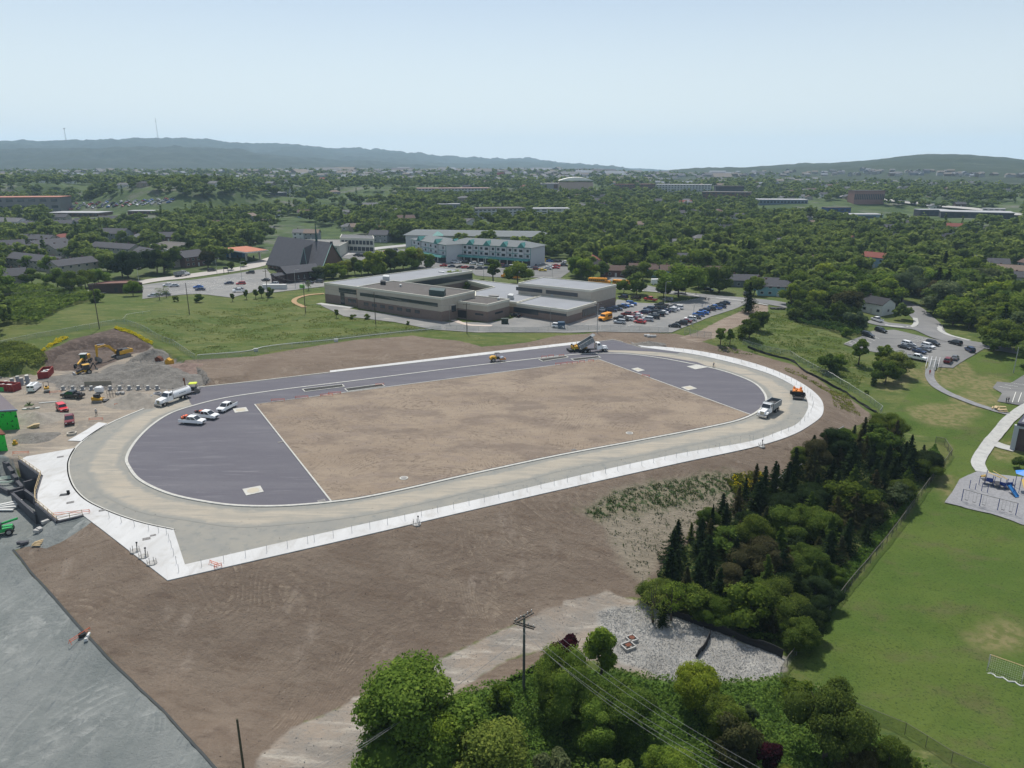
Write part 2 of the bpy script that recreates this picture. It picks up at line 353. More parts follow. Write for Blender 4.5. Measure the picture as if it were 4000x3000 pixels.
M=dict(
 bark=mat('bark',(.09,.07,.055),.9,.4,4),concrete=wmat('concrete',[(0,0,0,0,(.44,.44,.435)),(.12,(1,.25,.4),.38,.62,(.50,.50,.495)),(.25,None,.5,.75,(.38,.37,.35)),(.5,(1,.15,1.1),.5,.75,(.38,.37,.355)),(.9,None,.6,.8,(.33,.31,.28)),(3,None,.55,.8,(.46,.45,.43))],.85),
 kerb=mat('kerb_concrete',(.49,.48,.44),.85,.25,1.2),
 asphalt=wmat('fresh_asphalt',[(0,0,0,0,(.100,.096,.112)),(.05,(1,3,.5),.35,.65,(.122,.118,.132)),(.35,(.12,1,-1.05),.42,.68,(.100,.096,.112)),(.9,(.1,1,-1.05),.55,.75,(.165,.160,.172)),(6,None,.5,.7,(.085,.08,.10))],.85,.01,8),
 asphalt2=wmat('joint_asphalt',[(0,0,0,0,(.085,.082,.098)),(.4,None,.4,.6,(.11,.105,.12))],.85),
 lot=wmat('worn_asphalt',[(0,0,0,0,(.15,.15,.147)),(.06,None,.35,.65,(.19,.187,.18)),(.3,(.2,1,.3),.5,.7,(.115,.115,.117)),(1.5,None,.6,.75,(.23,.22,.21))],.9),
 drive=wmat('pale_gravelly_asphalt',[(0,0,0,0,(.215,.21,.20)),(.12,None,.4,.62,(.175,.175,.172)),(.5,(.25,1,.3),.6,.72,(.36,.34,.30)),(2,None,.55,.75,(.2,.2,.2))],.9),
 street=wmat('street_asphalt',[(0,0,0,0,(.165,.165,.165)),(.1,None,.4,.65,(.20,.197,.193))],.9),
 walk=wmat('walk_concrete',[(0,0,0,0,(.40,.40,.38)),(.8,None,.45,.65,(.33,.33,.32))],.9),
 path=wmat('path_asphalt',[(0,0,0,0,(.19,.19,.195)),(.8,None,.45,.65,(.24,.24,.24))],.9),
 play=wmat('play_gravel',[(0,0,0,0,(.25,.25,.258)),(2,None,.4,.65,(.20,.20,.21))],.95),
 line=mat('line_paint',(.75,.74,.68),.7),paint=mat('car_paint',(1,1,1),.28,spec=.6,objcol=True),glass=mat('dark_glass',(.018,.022,.028),.12,spec=.8),
 tyre=mat('tyre',(.02,.02,.02),.9),rim=mat('rim',(.35,.35,.36),.35,metal=.7),black=mat('black_plastic',(.025,.025,.027),.6),white=mat('white_paint',(.78,.78,.78),.4),
 chrome=mat('chrome',(.55,.56,.58),.25,metal=.9),yellow=mat('machine_yellow',(.62,.34,.03),.45,.15,3),steel=mat('worn_steel',(.24,.23,.22),.5,.3,4,metal=.3),
 lamp=mat('lamp_lens',(.8,.8,.78),.2),red=mat('red_lens',(.4,.02,.02),.3),orange=mat('barrier_orange',(.72,.13,.04),.6),wall=mat('painted_wall',(1,1,1),.8,.12,1.2,objcol=True),
 shingle=mat('shingles',(1,1,1),.9,.3,2.0,objcol=True,detail=4),pane=mat('window_pane',(.03,.04,.05),.15,spec=.7),trim=mat('trim_white',(.52,.52,.50),.6),brick=mat('brick',(.15,.085,.065),.9,.3,2),
 wood=mat('pole_wood',(.10,.085,.07),.9,.4,3),timber=mat('timber',(.5,.38,.22),.85,.2,4),wire=mat('cable',(.2,.2,.2),.6),galv=mat('galvanised',(.42,.43,.43),.5,.15,5,metal=.4),
 mesh=mat('chain_link',(.25,.28,.27),.6,trans=.72),mesh2=mat('dull_chain_link',(.09,.085,.075),.7,trans=.66),dullpost=mat('dull_post',(.13,.12,.10),.7),rubber=mat('silt_cloth',(.02,.02,.022),.8),blue=mat('play_blue',(.01,.04,.2),.4),rust=mat('rust',(.16,.06,.035),.9,.4,5),
 skin=mat('skin',(.45,.27,.2),.6),cloth=mat('clothing',(1,1,1),.85,objcol=True),hiviz=mat('hi_vis',(.6,.85,.05),.6),green=mat('green_wrap',(.04,.5,.05),.6),schoolpanel=mat('panel_grey',(.44,.39,.32),.85,.12,.5),
 schoolbrick=mat('school_brick',(.21,.155,.13),.9,.2,1.5),cream=mat('fascia_cream',(.55,.53,.45),.8),lightroof=mat('light_membrane',(.25,.26,.28),.85,.16,.12),darkroof=mat('tar_gravel_roof',(.115,.105,.097),.95,.25,.4),
 teal=mat('teal_metal',(.06,.21,.19),.5),charcoal=mat('charcoal_block',(.06,.06,.068),.9,.25,2),busyellow=mat('bus_yellow',(.75,.3,.02),.4),stone=mat('stone',(.4,.39,.37),.9,.3,2),slate=mat('slate',(.05,.05,.058),.8,.2,1))
for k in('glass','tyre','rim','black'):pass
# --------- the land
def poly_w(px):return[tuple(p[:2])for p in G(px)]
c5=lambda p:cr(0,1050,p);c6=lambda p:cr(1000,900,p);c7=lambda p:cr(2000,900,p);c8=lambda p:cr(3000,1000,p)
c1=lambda p:cr(0,450,p);c2=lambda p:cr(1000,600,p);c3=lambda p:cr(2000,600,p);c4=lambda p:cr(3000,500,p)
cA=lambda p:cr(400,1600,p);cB=lambda p:cr(1400,1600,p);cD=lambda p:cr(2200,1600,p);cE=lambda p:cr(2500,1250,p,2.4578)
cK=lambda p:cr(0,1550,p,2.37);cP=lambda p:cr(3400,1600,p,2.765);cQ=lambda p:cr(3600,1650,p,4.1475)
cF=lambda p:cr(2400,2000,p,1.8433);cG=lambda p:cr(1300,2300,p,1.8433);cH=lambda p:cr(0,2000,p,1.6588);cI=lambda p:cr(3000,2250,p);cY=lambda p:cr(0,1250,p,4.424)
Z={}
Z['soil']=V([(60,1178),(28,1190),(100,1272),(220,1407),(300,1487),(400,1588),(470,1665),(620,1662),(660,1560),(820,1480),(1100,1352),(1290,1290),(1390,1290),(1450,1200),(1600,1090),(1680,1050),(1825,935),(1895,905)])+ c8([(900,1380),(700,1230),(480,1100),(200,930),(0,880)])+c7([(2080,1060),(1900,1010),(1760,1000),(1600,950),(1420,893),(770,872),(640,893),(380,910),(160,962)])+c6([(2212,985),(1950,1005),(1750,952),(1550,937),(1350,908),(900,942),(480,1003),(0,1085)])+[(700,1425),(800,1500),(300,1800),(76,1850)]
Z['bare']=c7([(2212,640),(2080,640),(1600,880),(1440,925),(1600,970),(1760,930),(1950,830),(2212,700)])
Z['yard']=[(-500,1478),(0,1478),(136,1466),(200,1425),(225,1395),(300,1366),(384,1330),(520,1318),(583,1340),(690,1420),(800,1480),(780,1525),(600,1590),(440,1680),(320,1740),(300,1850),(76,1800),(0,1795),(-500,1795)]
Z['cut']=c5([(400,880),(350,735),(520,655),(650,600),(900,540),(1000,515),(1150,565),(1310,660),(1230,720),(1100,745),(1000,800),(880,850),(760,900),(620,880)])
Z['rubble']=c5([(480,1005),(900,900),(1080,820),(1240,710),(1390,690),(1500,790),(1760,880),(1820,980),(1600,1040),(900,1050),(500,1045)])
Z['pad']=V([(-400,980),(0,980),(60,1010),(200,1130),(100,1185),(60,1180),(25,1190),(100,1275),(220,1410),(300,1490),(400,1590),(475,1665),(475,1800),(-400,1800)])
Z['road']=V([(540,1700),(560,1630),(660,1560),(820,1480),(900,1448),(1100,1352),(1250,1290),(1310,1275),(1390,1300),(1500,1340),(1690,1420),(1700,1450),(1600,1480),(1400,1465),(1330,1440),(1180,1400),(1100,1425),(1000,1480),(900,1560),(780,1630),(740,1700)])
Z['rock']=V([(1290,1320),(1390,1305),(1500,1345),(1695,1425),(1690,1460),(1450,1475),(1330,1420)])
Z['lawn']=V([(1700,1440),(1770,1350),(1900,1195),(2060,985),(2060,960),(1960,930),(1920,900),(2000,800),(2010,790),(2120,760),(2400,760),(2700,1200),(2700,1800),(2200,1700),(2050,1640),(1850,1540)])
Z['under']=V([(730,1700),(800,1615),(900,1540),(1010,1500),(1100,1470),(1180,1440),(1300,1450),(1440,1470),(1690,1470),(1760,1480),(1850,1560),(1960,1640),(2100,1720),(2000,1900),(700,1900)])
Z['weed']=cD([(150,880),(260,830),(430,700),(900,610),(1200,560),(1500,540),(1700,560),(1800,640),(1500,760),(1350,740),(900,860),(500,900),(300,960)])
Z['straw']=cD([(250,830),(430,700),(1100,600),(1500,800),(1450,950),(1000,1100),(900,1250),(700,1500),(500,1300),(400,1100),(300,950)])
DRY=V([(1980,880),(2010,850)])
def blob(cx,cy,rx,ry,seed,n=14):
 q=random.Random(seed);return[(cx+rx*math.cos(t)*(1+.25*(q.random()-.5)),cy+ry*math.sin(t)*(1+.25*(q.random()-.5)))for t in[2*math.pi*i/n for i in range(n)]]
ZW={k:poly_w(v)for k,v in Z.items()}
dryw=[poly_w(blob(*a))for a in[(3700,1460,120,60,1),(3690,1620,130,50,2),(3820,1560,90,40,3),(3850,1500,100,30,4),(3900,2480,110,55,5),(3480,1500,70,25,6),(3540,1460,70,30,7),(3930,1760,60,40,10),(3700,1900,25,50,11),(3170,2740,25,12,12),(3360,2230,15,8,13)]]
def build_land():
 az=np.linspace(R(-58),R(58),900)
 rr=np.concatenate([np.linspace(18,45,20)[:-1],45*np.exp(np.linspace(0,math.log(9500/45),700))])
 A,RR=np.meshgrid(az,rr);X=(RR*np.sin(A)).ravel();Y=(RR*np.cos(A)).ravel()
 Zz=np.concatenate([H(X[i:i+60000],Y[i:i+60000])for i in range(0,len(X),60000)])
 na,nr=len(az),len(rr);i=np.arange(nr-1)[:,None]*na+np.arange(na-1)[None,:]
 F=np.stack([i,i+1,i+na+1,i+na],-1).reshape(-1,4)[:,::-1]
 me=bpy.data.meshes.new('ground');me.vertices.add(len(X));me.vertices.foreach_set('co',np.stack([X,Y,Zz],1).ravel())
 me.loops.add(F.size);me.loops.foreach_set('vertex_index',F.ravel().astype(np.int32));me.polygons.add(len(F))
 me.polygons.foreach_set('loop_start',np.arange(0,F.size,4,dtype=np.int32));me.polygons.foreach_set('loop_total',np.full(len(F),4,np.int32))
 me.update(calc_edges=True);me.polygons.foreach_set('use_smooth',np.ones(len(F),bool))
 P=np.stack([X,Y],1)
 def put(name,polys,mx=6.0):
  d=np.full(len(X),-mx)
  for pw in polys:
   q=np.array(pw);lo=q.min(0)-mx;hi=q.max(0)+mx
   s=((P>lo)&(P<hi)).all(1)
   if s.any():d[s]=np.maximum(d[s],np.clip(-sdist(P[s],pw),-mx,mx))
  a=me.attributes.new('z_'+name,'FLOAT','POINT');a.data.foreach_set('value',d.astype(np.float32))
 for k,v in ZW.items():put(k,[v]+([poly_w(V([(1100,1425),(1180,1400),(1200,1440),(1150,1478),(1060,1505),(1020,1545),(960,1530),(1000,1480)]))]if k=='soil' else[]))
 put('dry',dryw,4.0)
 a=me.attributes.new('dist','FLOAT','POINT');a.data.foreach_set('value',(np.hypot(X,Y)).astype(np.float32))
 m=bpy.data.materials.new('land');m.use_nodes=True;t=m.node_tree;b=t.nodes['Principled BSDF'];b.inputs['Roughness'].default_value=.95;b.inputs['Specular IOR Level'].default_value=.1
 tc=t.nodes.new('ShaderNodeTexCoord');vec=tc.outputs['Object']
 def mixc(a,bcol,fac):
  mx=t.nodes.new('ShaderNodeMix');mx.data_type='RGBA'
  for sck,c in((6,a),(7,bcol)):
   if isinstance(c,tuple):mx.inputs[sck].default_value=(*c,1)
   else:t.links.new(c,mx.inputs[sck])
  if isinstance(fac,float):mx.inputs[0].default_value=fac
  else:t.links.new(fac,mx.inputs[0])
  return mx.outputs[2]
 def zone(name,amp,nsc,soft):
  at=t.nodes.new('ShaderNodeAttribute');at.attribute_name='z_'+name
  n=t.nodes.new('ShaderNodeTexNoise');n.inputs['Scale'].default_value=nsc;n.inputs['Detail'].default_value=6;t.links.new(vec,n.inputs['Vector'])
  ma=t.nodes.new('ShaderNodeMath');ma.operation='MULTIPLY_ADD';t.links.new(n.outputs[0],ma.inputs[0]);ma.inputs[1].default_value=amp*2;ma.inputs[2].default_value=-amp
  ad=t.nodes.new('ShaderNodeMath');ad.operation='ADD';t.links.new(ma.outputs[0],ad.inputs[0]);t.links.new(at.outputs['Fac'],ad.inputs[1])
  mr=t.nodes.new('ShaderNodeMapRange');mr.inputs[1].default_value=-soft;mr.inputs[2].default_value=soft;mr.interpolation_type='SMOOTHSTEP';t.links.new(ad.outputs[0],mr.inputs[0]);return mr.outputs[0]
 N=lambda sc,st=None,off=0,lo=.4,hi=.6,d=7,dist=0.0:noise(t,vec,sc,st,off,lo,hi,d,dist)
 # rough meadow grass
 grass=mixc((.068,.098,.022),(.108,.122,.038),N(.05,(1,2.2,.3),3,.38,.62));grass=mixc(grass,(.048,.08,.024),N(.22,(.6,2,.35),9,.5,.72));grass=mixc(grass,(.19,.185,.08),N(.35,(.6,1.6,.3),20,.52,.78));grass=mixc(grass,(.04,.075,.02),N(1.8,None,5,.52,.75))
 # distant suburb floor: gardens, streets, yards
 town=mixc((.045,.07,.025),(.13,.13,.11),N(.02,None,31,.5,.62));town=mixc(town,(.07,.10,.035),N(.05,None,41,.45,.6))
 da=t.nodes.new('ShaderNodeAttribute');da.attribute_name='dist';dr=t.nodes.new('ShaderNodeMapRange');dr.inputs[1].default_value=340;dr.inputs[2].default_value=520;t.links.new(da.outputs['Fac'],dr.inputs[0])
 c=mixc(grass,town,dr.outputs[0])
 lawn=mixc((.064,.104,.020),(.088,.122,.026),N(.06,None,2,.35,.65));lawn=mixc(lawn,(.095,.098,.040),N(.12,(1,1.6,.8),12,.5,.75));lawn=mixc(lawn,(.036,.06,.015),N(3.0,None,6,.5,.7));
 c=mixc(c,lawn,zone('lawn',.8,.5,.4))
 dry=mixc((.18,.16,.075),(.105,.12,.038),N(.6,None,14,.4,.62));dryz=zone('dry',2.6,.25,2.2);c=mixc(c,dry,dryz)
 soil=mixc((.148,.114,.088),(.180,.142,.110),N(.07,(1,1.8,.5),7,.38,.62));soil=mixc(soil,(.135,.101,.076),N(.30,(.5,2.2,.62),17,.48,.72));soil=mixc(soil,(.25,.205,.165),N(.12,(1.6,.7,.2),27,.56,.78));soil=mixc(soil,(.235,.188,.142),ruts(t,vec,.45,.35,1.0));soil=mixc(soil,(.12,.09,.07),ruts(t,vec,.8,.6,1.0));soil=mixc(soil,(.115,.086,.067),N(.55,(.5,1.6,1.1),29,.54,.76));soil=mixc(soil,(.11,.085,.068),N(3.5,None,8,.56,.74));soil=mixc(soil,(.30,.265,.23),N(6.0,None,18,.63,.74))
 c=mixc(c,soil,zone('soil',.7,.6,.25))
 c=mixc(c,mixc((.25,.205,.165),(.17,.13,.10),N(.4,(.4,2,.5),3,.4,.65)),zone('bare',.8,.5,.3))
 straw=mixc((.25,.215,.165),(.185,.16,.12),N(.9,(.4,3,1.15),19,.4,.65));c=mixc(c,straw,zone('straw',2.2,.25,1.6))
 c=mixc(c,mixc((.05,.075,.03),(.2,.175,.12),N(1.1,None,77,.42,.52)),zone('weed',2.5,.3,1.5))
 yard=mixc((.27,.23,.185),(.20,.178,.152),N(.11,(1,1.7,.3),21,.4,.6));yard=mixc(yard,(.37,.32,.255),N(.3,(.3,2,.35),23,.52,.72));yard=mixc(yard,(.33,.285,.225),ruts(t,vec,.5,.3,1.0));yard=mixc(yard,(.13,.115,.10),N(.8,(.4,2,.25),25,.58,.74));c=mixc(c,yard,zone('yard',.8,.4,.3))
 rub=mixc((.135,.125,.112),(.18,.166,.148),N(.35,None,33,.42,.6));rub=mixc(rub,(.105,.098,.09),N(1.0,None,36,.54,.7));rub=mixc(rub,(.33,.32,.30),N(3,None,39,.64,.72));c=mixc(c,rub,zone('rubble',1.6,.3,.5))
 pad=mixc((.150,.165,.160),(.190,.202,.195),N(.10,(1,.35,-.5),51,.36,.62,7,1.2));pad=mixc(pad,(.275,.285,.272),ruts(t,vec,.28,.4,1.0));pad=mixc(pad,(.24,.25,.238),ruts(t,vec,.5,.5,1.0));pad=mixc(pad,(.22,.23,.22),N(.35,(2.0,.3,-.55),53,.54,.74,7,1.6));pad=mixc(pad,(.13,.145,.148),N(.7,(2,.4,-.3),55,.56,.74));pad=mixc(pad,(.10,.115,.115),N(7,None,57,.58,.74));c=mixc(c,pad,zone('pad',.10,1,.12))
 c=mixc(c,mixc((.085,.064,.053),(.13,.10,.085),N(.7,None,91,.45,.62)),zone('cut',1.2,.3,.6))
 road=mixc((.265,.222,.18),(.22,.20,.175),N(.12,None,61,.42,.6));road=mixc(road,(.38,.345,.295),N(.35,(.4,2,.55),63,.5,.72));road=mixc(road,(.19,.18,.165),N(1.2,(.5,2,.6),65,.55,.75));c=mixc(c,road,zone('road',1.2,.35,.35))
 rock=mixc((.24,.23,.21),(.32,.31,.285),N(.25,None,71,.4,.65));rock=mixc(rock,(.46,.45,.42),N(7,None,72,.58,.68));rock=mixc(rock,(.13,.13,.13),N(4.5,None,73,.54,.68));c=mixc(c,rock,zone('rock',1.6,.35,.8))
 und=mixc((.05,.09,.02),(.09,.16,.03),N(.5,None,81,.42,.6));c=mixc(c,und,zone('under',1.0,.5,.4))
 t.links.new(c,b.inputs['Base Color'])
 n1=t.nodes.new('ShaderNodeTexNoise');n1.inputs['Scale'].default_value=.9;n1.inputs['Detail'].default_value=10;n1.inputs['Roughness'].default_value=.72;t.links.new(vec,n1.inputs['Vector'])
 bp=t.nodes.new('ShaderNodeBump');bp.inputs['Distance'].default_value=.55;bp.inputs['Strength'].default_value=.75;t.links.new(n1.outputs[0],bp.inputs['Height']);t.links.new(bp.outputs[0],b.inputs['Normal'])
 me.materials.append(m);struct(link('ground',me))
build_land()
# --------- hills on the skyline
HILL={}
def hillmat(name,stops):return wmat(name,stops,1.0)
def hills(name,sky,r_base,r_crest,mat_,seed,y_base=372,amp=.006,back=1.35,rows=46):
 """sky: (x, y) of the crest in the photo's own units /1.8083; crest distance may vary along it"""
 xs=[p[0]for p in sky];ys=[p[1]for p in sky];n=420
 vs=[];X=np.linspace(xs[0],xs[-1],n);Yc=np.interp(X,xs,ys)
 rc=np.interp(X,[xs[0],xs[-1]],r_crest)if hasattr(r_crest,'__len__')else np.full(n,r_crest)
 grid=[]
 for k in range(rows):
  u=k/(rows-1)
  row=[]
  for i in range(n):
   fx=X[i]*1.8083;d=ray(fx,Yc[i]*1.8083);dh=math.hypot(d[0],d[1])
   zc=CAMH+d[2]/dh*rc[i];ax,ay=d[0]/dh,d[1]/dh
   zb=30.0
   if u<.8:
    q=u/.8;r=r_base+(rc[i]-r_base)*q;s=q*q*(3-2*q)*.55+q*.45
    # keep slopes below the line of sight to the crest
    zl=CAMH+(zc-CAMH)*(r/rc[i]);z=zb+(min(zl,zc)-zb)*s if zc>zb else zb*(1-q)+zc*q
   else:
    q=(u-.8)/.2;r=rc[i]*(1+(back-1)*q);z=zc*(1-q*q)+zb*.2*q*q
   row.append((ax*r,ay*r,z,r))
  grid.append(row)
 A=np.array(grid);nx=A[:,:,0];ny=A[:,:,1];rr_=A[:,:,3]
 nz=(vnoise(nx/260,ny/260,seed)-.5)*.5+(vnoise(nx/70,ny/70,seed+1)-.5)*.28+(vnoise(nx/22,ny/22,seed+2)-.5)*.16
 fall=np.minimum(1,np.linspace(0,1,rows)*2.2)[:,None]
 crestrow=np.abs(np.linspace(0,1,rows)-.8)[:,None]<.03
 z=A[:,:,2]+nz*rr_*amp*2.4*fall*np.where(crestrow,.45,1)
 v=np.stack([nx,ny,z],-1).reshape(-1,3)
 mb=MB();mb.v=[tuple(q)for q in v]
 mb.f=[(k*n+i,k*n+i+1,(k+1)*n+i+1,(k+1)*n+i)for k in range(rows-1)for i in range(n-1)];mb.m=[0]*len(mb.f)
 o=mb.build(name,mat_,smooth=True);HILL[seed]=(o,n);return struct(o)
HM1=hillmat('hill_forest',[(0,0,0,0,(.018,.028,.018)),(.012,None,.4,.6,(.028,.040,.022)),(.004,None,.55,.68,(.04,.05,.03)),(.05,None,.45,.62,(.02,.03,.018))])
HM2=hillmat('hill_near_forest',[(0,0,0,0,(.022,.034,.018)),(.02,None,.4,.6,(.034,.048,.022)),(.006,(1,4,.2),.6,.7,(.12,.12,.07)),(.08,None,.45,.62,(.022,.035,.018))])
hills('hills',[(-700,330),(-300,312),(0,306),(50,303),(85,307),(140,305),(190,303),(250,300),(330,302),(400,303),(480,309),(560,313),(600,311),(660,313),(740,320),(800,323),(850,327),(900,333),(960,340),(1050,345),(1120,343),(1200,351),(1290,359),(1350,366),(1400,372)],3300,(5200,7600),HM1,3,back=1.1)
hills('hills',[(-700,335),(-200,326),(0,325),(100,322),(250,319),(400,321),(500,326),(600,334),(750,345),(900,358),(1000,368),(1060,376)],2600,(4200,4600),HM1,8,back=1.1)
hills('hills',[(1390,376),(1460,368),(1560,366),(1620,361),(1700,356),(1750,353),(1800,351),(1850,347),(1900,342),(1950,336),(2000,332),(2030,331),(2080,332),(2150,339),(2212,346),(2350,356),(2700,372)],1500,(3400,2900),HM2,12,amp=.004)
# far headland and the sea line
hills('hills',[(1180,352),(1240,357),(1300,361),(1380,364),(1450,368)],7600,(8700,8900),HM1,21,amp=.001,back=1.04)
# --------- the oval: gravel base, kerbs, fresh asphalt, concrete strip
Z0=lambda pts:[pz(x,y)for x,y in pts]
OUT_L=[(608,1579),(422,1658),(338,1712),(295,1752),(270,1799),(267,1833),(274,1871),(295,1913),(338,1955),(422,1997),(527,2035),(591,2052),(678,2070)]
STRIP_IN=[(723,2208),(1400,2054),(1897,1946),(2400,1828),(2652,1774),(2946,1722),(3050,1685),(3104,1663),(3131,1640),(3151,1608),(3157,1588),(3149,1557),(3122,1527),(3082,1498),(3008,1463),(2907,1431),(2805,1405),(2703,1384),(2602,1370),(2506,1357)]
STRIP_OUT=[(655,2270),(1400,2099),(1897,1982),(2400,1867),(2652,1811),(2991,1736),(3104,1697),(3167,1661),(3208,1628),(3217,1600),(3210,1567),(3183,1535),(3131,1498),(3049,1457),(2947,1421),(2825,1390),(2703,1368),(2602,1357),(2500,1349),(2461,1336)]
KERB=[(499.5,1796),(533,1728),(606,1656),(678,1613),(759.5,1586),(859,1561),(1000,1538),(1400,1487.5),(1800,1437),(2049,1408),(2200,1391),(2297,1383.5),(2433,1384),(2568,1399),(2704,1424),(2866,1453),(2943,1498),(2980,1535),(2988,1566),(2952,1610),(2886,1640),(2785,1664),(2500,1719),(2168,1781),(1852,1848.6),(1400,1946),(1293,1960),(1214,1968),(1078,1976),(920,1973),(784,1955),(680,1932),(599,1901),(545,1869),(511,1826)]
KERB=[p for p in KERB if p!=(2866,1453)];KERB.insert(KERB.index((2943,1498)),(2800,1445));KERB.insert(KERB.index((2943,1498)),(2880,1470))
kerbw=smooth_line(Z0(KERB),8,closed=True)
outl=smooth_line(Z0(OUT_L),6)
sin_=smooth_line(Z0(STRIP_IN),6);sout=smooth_line(Z0(STRIP_OUT),6)
farin=Z0([(2434,1337),(2393,1328),(2353,1333),(2271,1344),(2000,1375),(1289,1457),(1000,1490),(768,1515),(700,1545),(650,1563)])
GR=wmat('track_gravel',[(0,0,0,0,(.34,.30,.24)),(.08,None,.35,.65,(.265,.25,.215)),(.35,(.25,1.6,.5),.42,.62,(.34,.305,.25)),(.9,(.15,2.2,.5),.5,.7,(.24,.23,.20)),(.16,(.5,1.2,.3),.56,.72,(.205,.205,.19)),(5,None,.55,.75,(.22,.21,.185))],.95,.03,6)
GRD=wmat('track_gravel_edge',[(0,0,0,0,(.215,.213,.195)),(.2,None,.35,.65,(.25,.24,.21)),(.6,None,.5,.7,(.185,.19,.178))],.95,.03,6)
struct(sheet('track_base',outl+sin_+farin,GRD,.02))
# paler travelled middle of the gravel, following both kerbs
def offs(pts,d):
 out=[];n=len(pts)
 for i in range(n):
  a=pts[(i-1)%n];b=pts[(i+1)%n];t_=Vector((b[0]-a[0],b[1]-a[1])).normalized();out.append(Vector((pts[i][0]-t_.y*d,pts[i][1]+t_.x*d,0)))
 return out
ar=sum(kerbw[i].x*kerbw[(i+1)%len(kerbw)].y-kerbw[(i+1)%len(kerbw)].x*kerbw[i].y for i in range(len(kerbw)))
sg=-1 if ar>0 else 1
def gravel_lane():
 n=len(kerbw);mb=MB();rows=[]
 for q in(1.4,3.0,5.2,7.6):
  o=offs(kerbw,sg*q);o=[Vector((p.x+(vnoise(p.x/9,p.y/9,4)-.5)*1.2,p.y+(vnoise(p.x/9,p.y/9,6)-.5)*1.2,.045))for p in o];rows.append(o)
 vs=[tuple(p)for r_ in rows for p in r_];fs=[]
 for k in range(3):
  for i in range(n):fs.append((k*n+i,k*n+(i+1)%n,(k+1)*n+(i+1)%n,(k+1)*n+i))
 mb.add(vs,fs);return fixn(mb.build('track_gravel',GR))
# soft-edged: the same noise-perturbed edge as the land
def lane_mat():
 t=GR.node_tree;b=t.nodes['Principled BSDF'];at=t.nodes.new('ShaderNodeAttribute');at.attribute_name='edge'
 tc=t.nodes.new('ShaderNodeTexCoord');n=t.nodes.new('ShaderNodeTexNoise');n.inputs['Scale'].default_value=.5;n.inputs['Detail'].default_value=8;t.links.new(tc.outputs['Object'],n.inputs['Vector'])
 ma=t.nodes.new('ShaderNodeMath');ma.operation='MULTIPLY_ADD';t.links.new(n.outputs[0],ma.inputs[0]);ma.inputs[1].default_value=1.2;ma.inputs[2].default_value=-.6
 ad=t.nodes.new('ShaderNodeMath');ad.operation='ADD';t.links.new(ma.outputs[0],ad.inputs[0]);t.links.new(at.outputs['Fac'],ad.inputs[1])
 mr=t.nodes.new('ShaderNodeMapRange');mr.inputs[1].default_value=.05;mr.inputs[2].default_value=.75;mr.interpolation_type='SMOOTHSTEP';t.links.new(ad.outputs[0],mr.inputs[0])
 base=b.inputs['Base Color'].links[0].from_socket;mx=t.nodes.new('ShaderNodeMix');mx.data_type='RGBA';mx.inputs[6].default_value=(.222,.22,.20,1)
 t.links.new(base,mx.inputs[7]);t.links.new(mr.outputs[0],mx.inputs[0]);t.links.new(mx.outputs[2],b.inputs['Base Color'])
lane_mat();lo=gravel_lane();struct(lo)
a=lo.data.attributes.new('edge','FLOAT','POINT');n_=len(kerbw);ev=np.zeros(len(lo.data.vertices),np.float32);ev[n_:3*n_]=1.0;a.data.foreach_set('value',ev)
# infield
struct(sheet('infield_asphalt',kerbw,M['asphalt'],.08))
SO=wmat('infield_soil',[(0,0,0,0,(.215,.168,.125)),(.035,(1,2,.3),.36,.6,(.25,.20,.15)),(.07,(1,1.6,.6),.46,.62,(.165,.130,.103)),(.20,(.7,1.5,.15),.50,.66,(.205,.163,.13)),(.5,'ruts',.55,.95,(.115,.088,.068)),(.8,'ruts',.6,1.0,(.13,.10,.078)),(.9,(.4,2,.9),.60,.74,(.31,.255,.195)),(1.5,(2.2,.5,.35),.58,.70,(.10,.08,.066)),(4,None,.58,.74,(.14,.11,.09))],.95,.22,1.2)
RECT=[(995,1581),(1400,1528),(2000,1450),(2340,1405),(2620,1507),(2929,1620)]
near=[(2886,1640),(2785,1664),(2500,1719),(2168,1781),(1852,1848.6),(1400,1946),(1293,1960)]
near_w=[]
kw=offs(kerbw,-sg*.35)
ks=[kw[i*8]for i in range(len(KERB))]
i0=KERB.index((2886,1640));i1=KERB.index((1293,1960))
near_w=[Vector((p.x,p.y,0))for p in kw[i0*8:i1*8+1]]
struct(sheet('infield_soil',Z0(RECT)+near_w,SO,.12))
fa=smooth_line(Z0([(764,1590),(859,1561),(1000,1538),(1400,1487.5),(1800,1437),(2049,1408),(2200,1391),(2297,1383.5),(2433,1384),(2568,1399),(2704,1424),(2790,1442)]),5)
FAR_ASPH=fa+Z0([(2723,1415),(2588,1393),(2475,1383),(2375,1375),(2371,1368),(2452,1370),(2565,1375),(2646,1381),(2658,1377),(2588,1368),(2506,1360),(2434,1338),(2393,1329),(2353,1334),(2271,1345),(2000,1376),(1289,1458),(1000,1491),(768,1516),(728,1519),(733,1552),(746,1579)])
struct(sheet('straight_asphalt',FAR_ASPH,M['asphalt'],.07))
def thing_ribbon(name,pts,w,m,z,th,closed=False):return struct(ribbon(name,pts,w,m,z,th,closed=closed))
thing_ribbon('kerb',offs(kerbw,sg*.25),.55,M['kerb'],.08,.1,True)
thing_ribbon('kerb',outl,.45,M['kerb'],.02,.12)
thing_ribbon('kerb',Z0([(770,1514),(1000,1489),(1289,1455)]),.4,M['kerb'],.02,.12)
thing_ribbon('kerb',Z0([(2271,1344),(2353,1333),(2393,1327),(2434,1336)]),.3,M['kerb'],.02,.12)
thing_ribbon('kerb',Z0([(1293,1960),(995,1581),(1400,1528),(2000,1450),(2340,1405),(2620,1507),(2932,1622)]),.3,M['kerb'],.12,.08)
struct(sheet('concrete_strip',sin_+sout[::-1],M['concrete'],.02,.13))
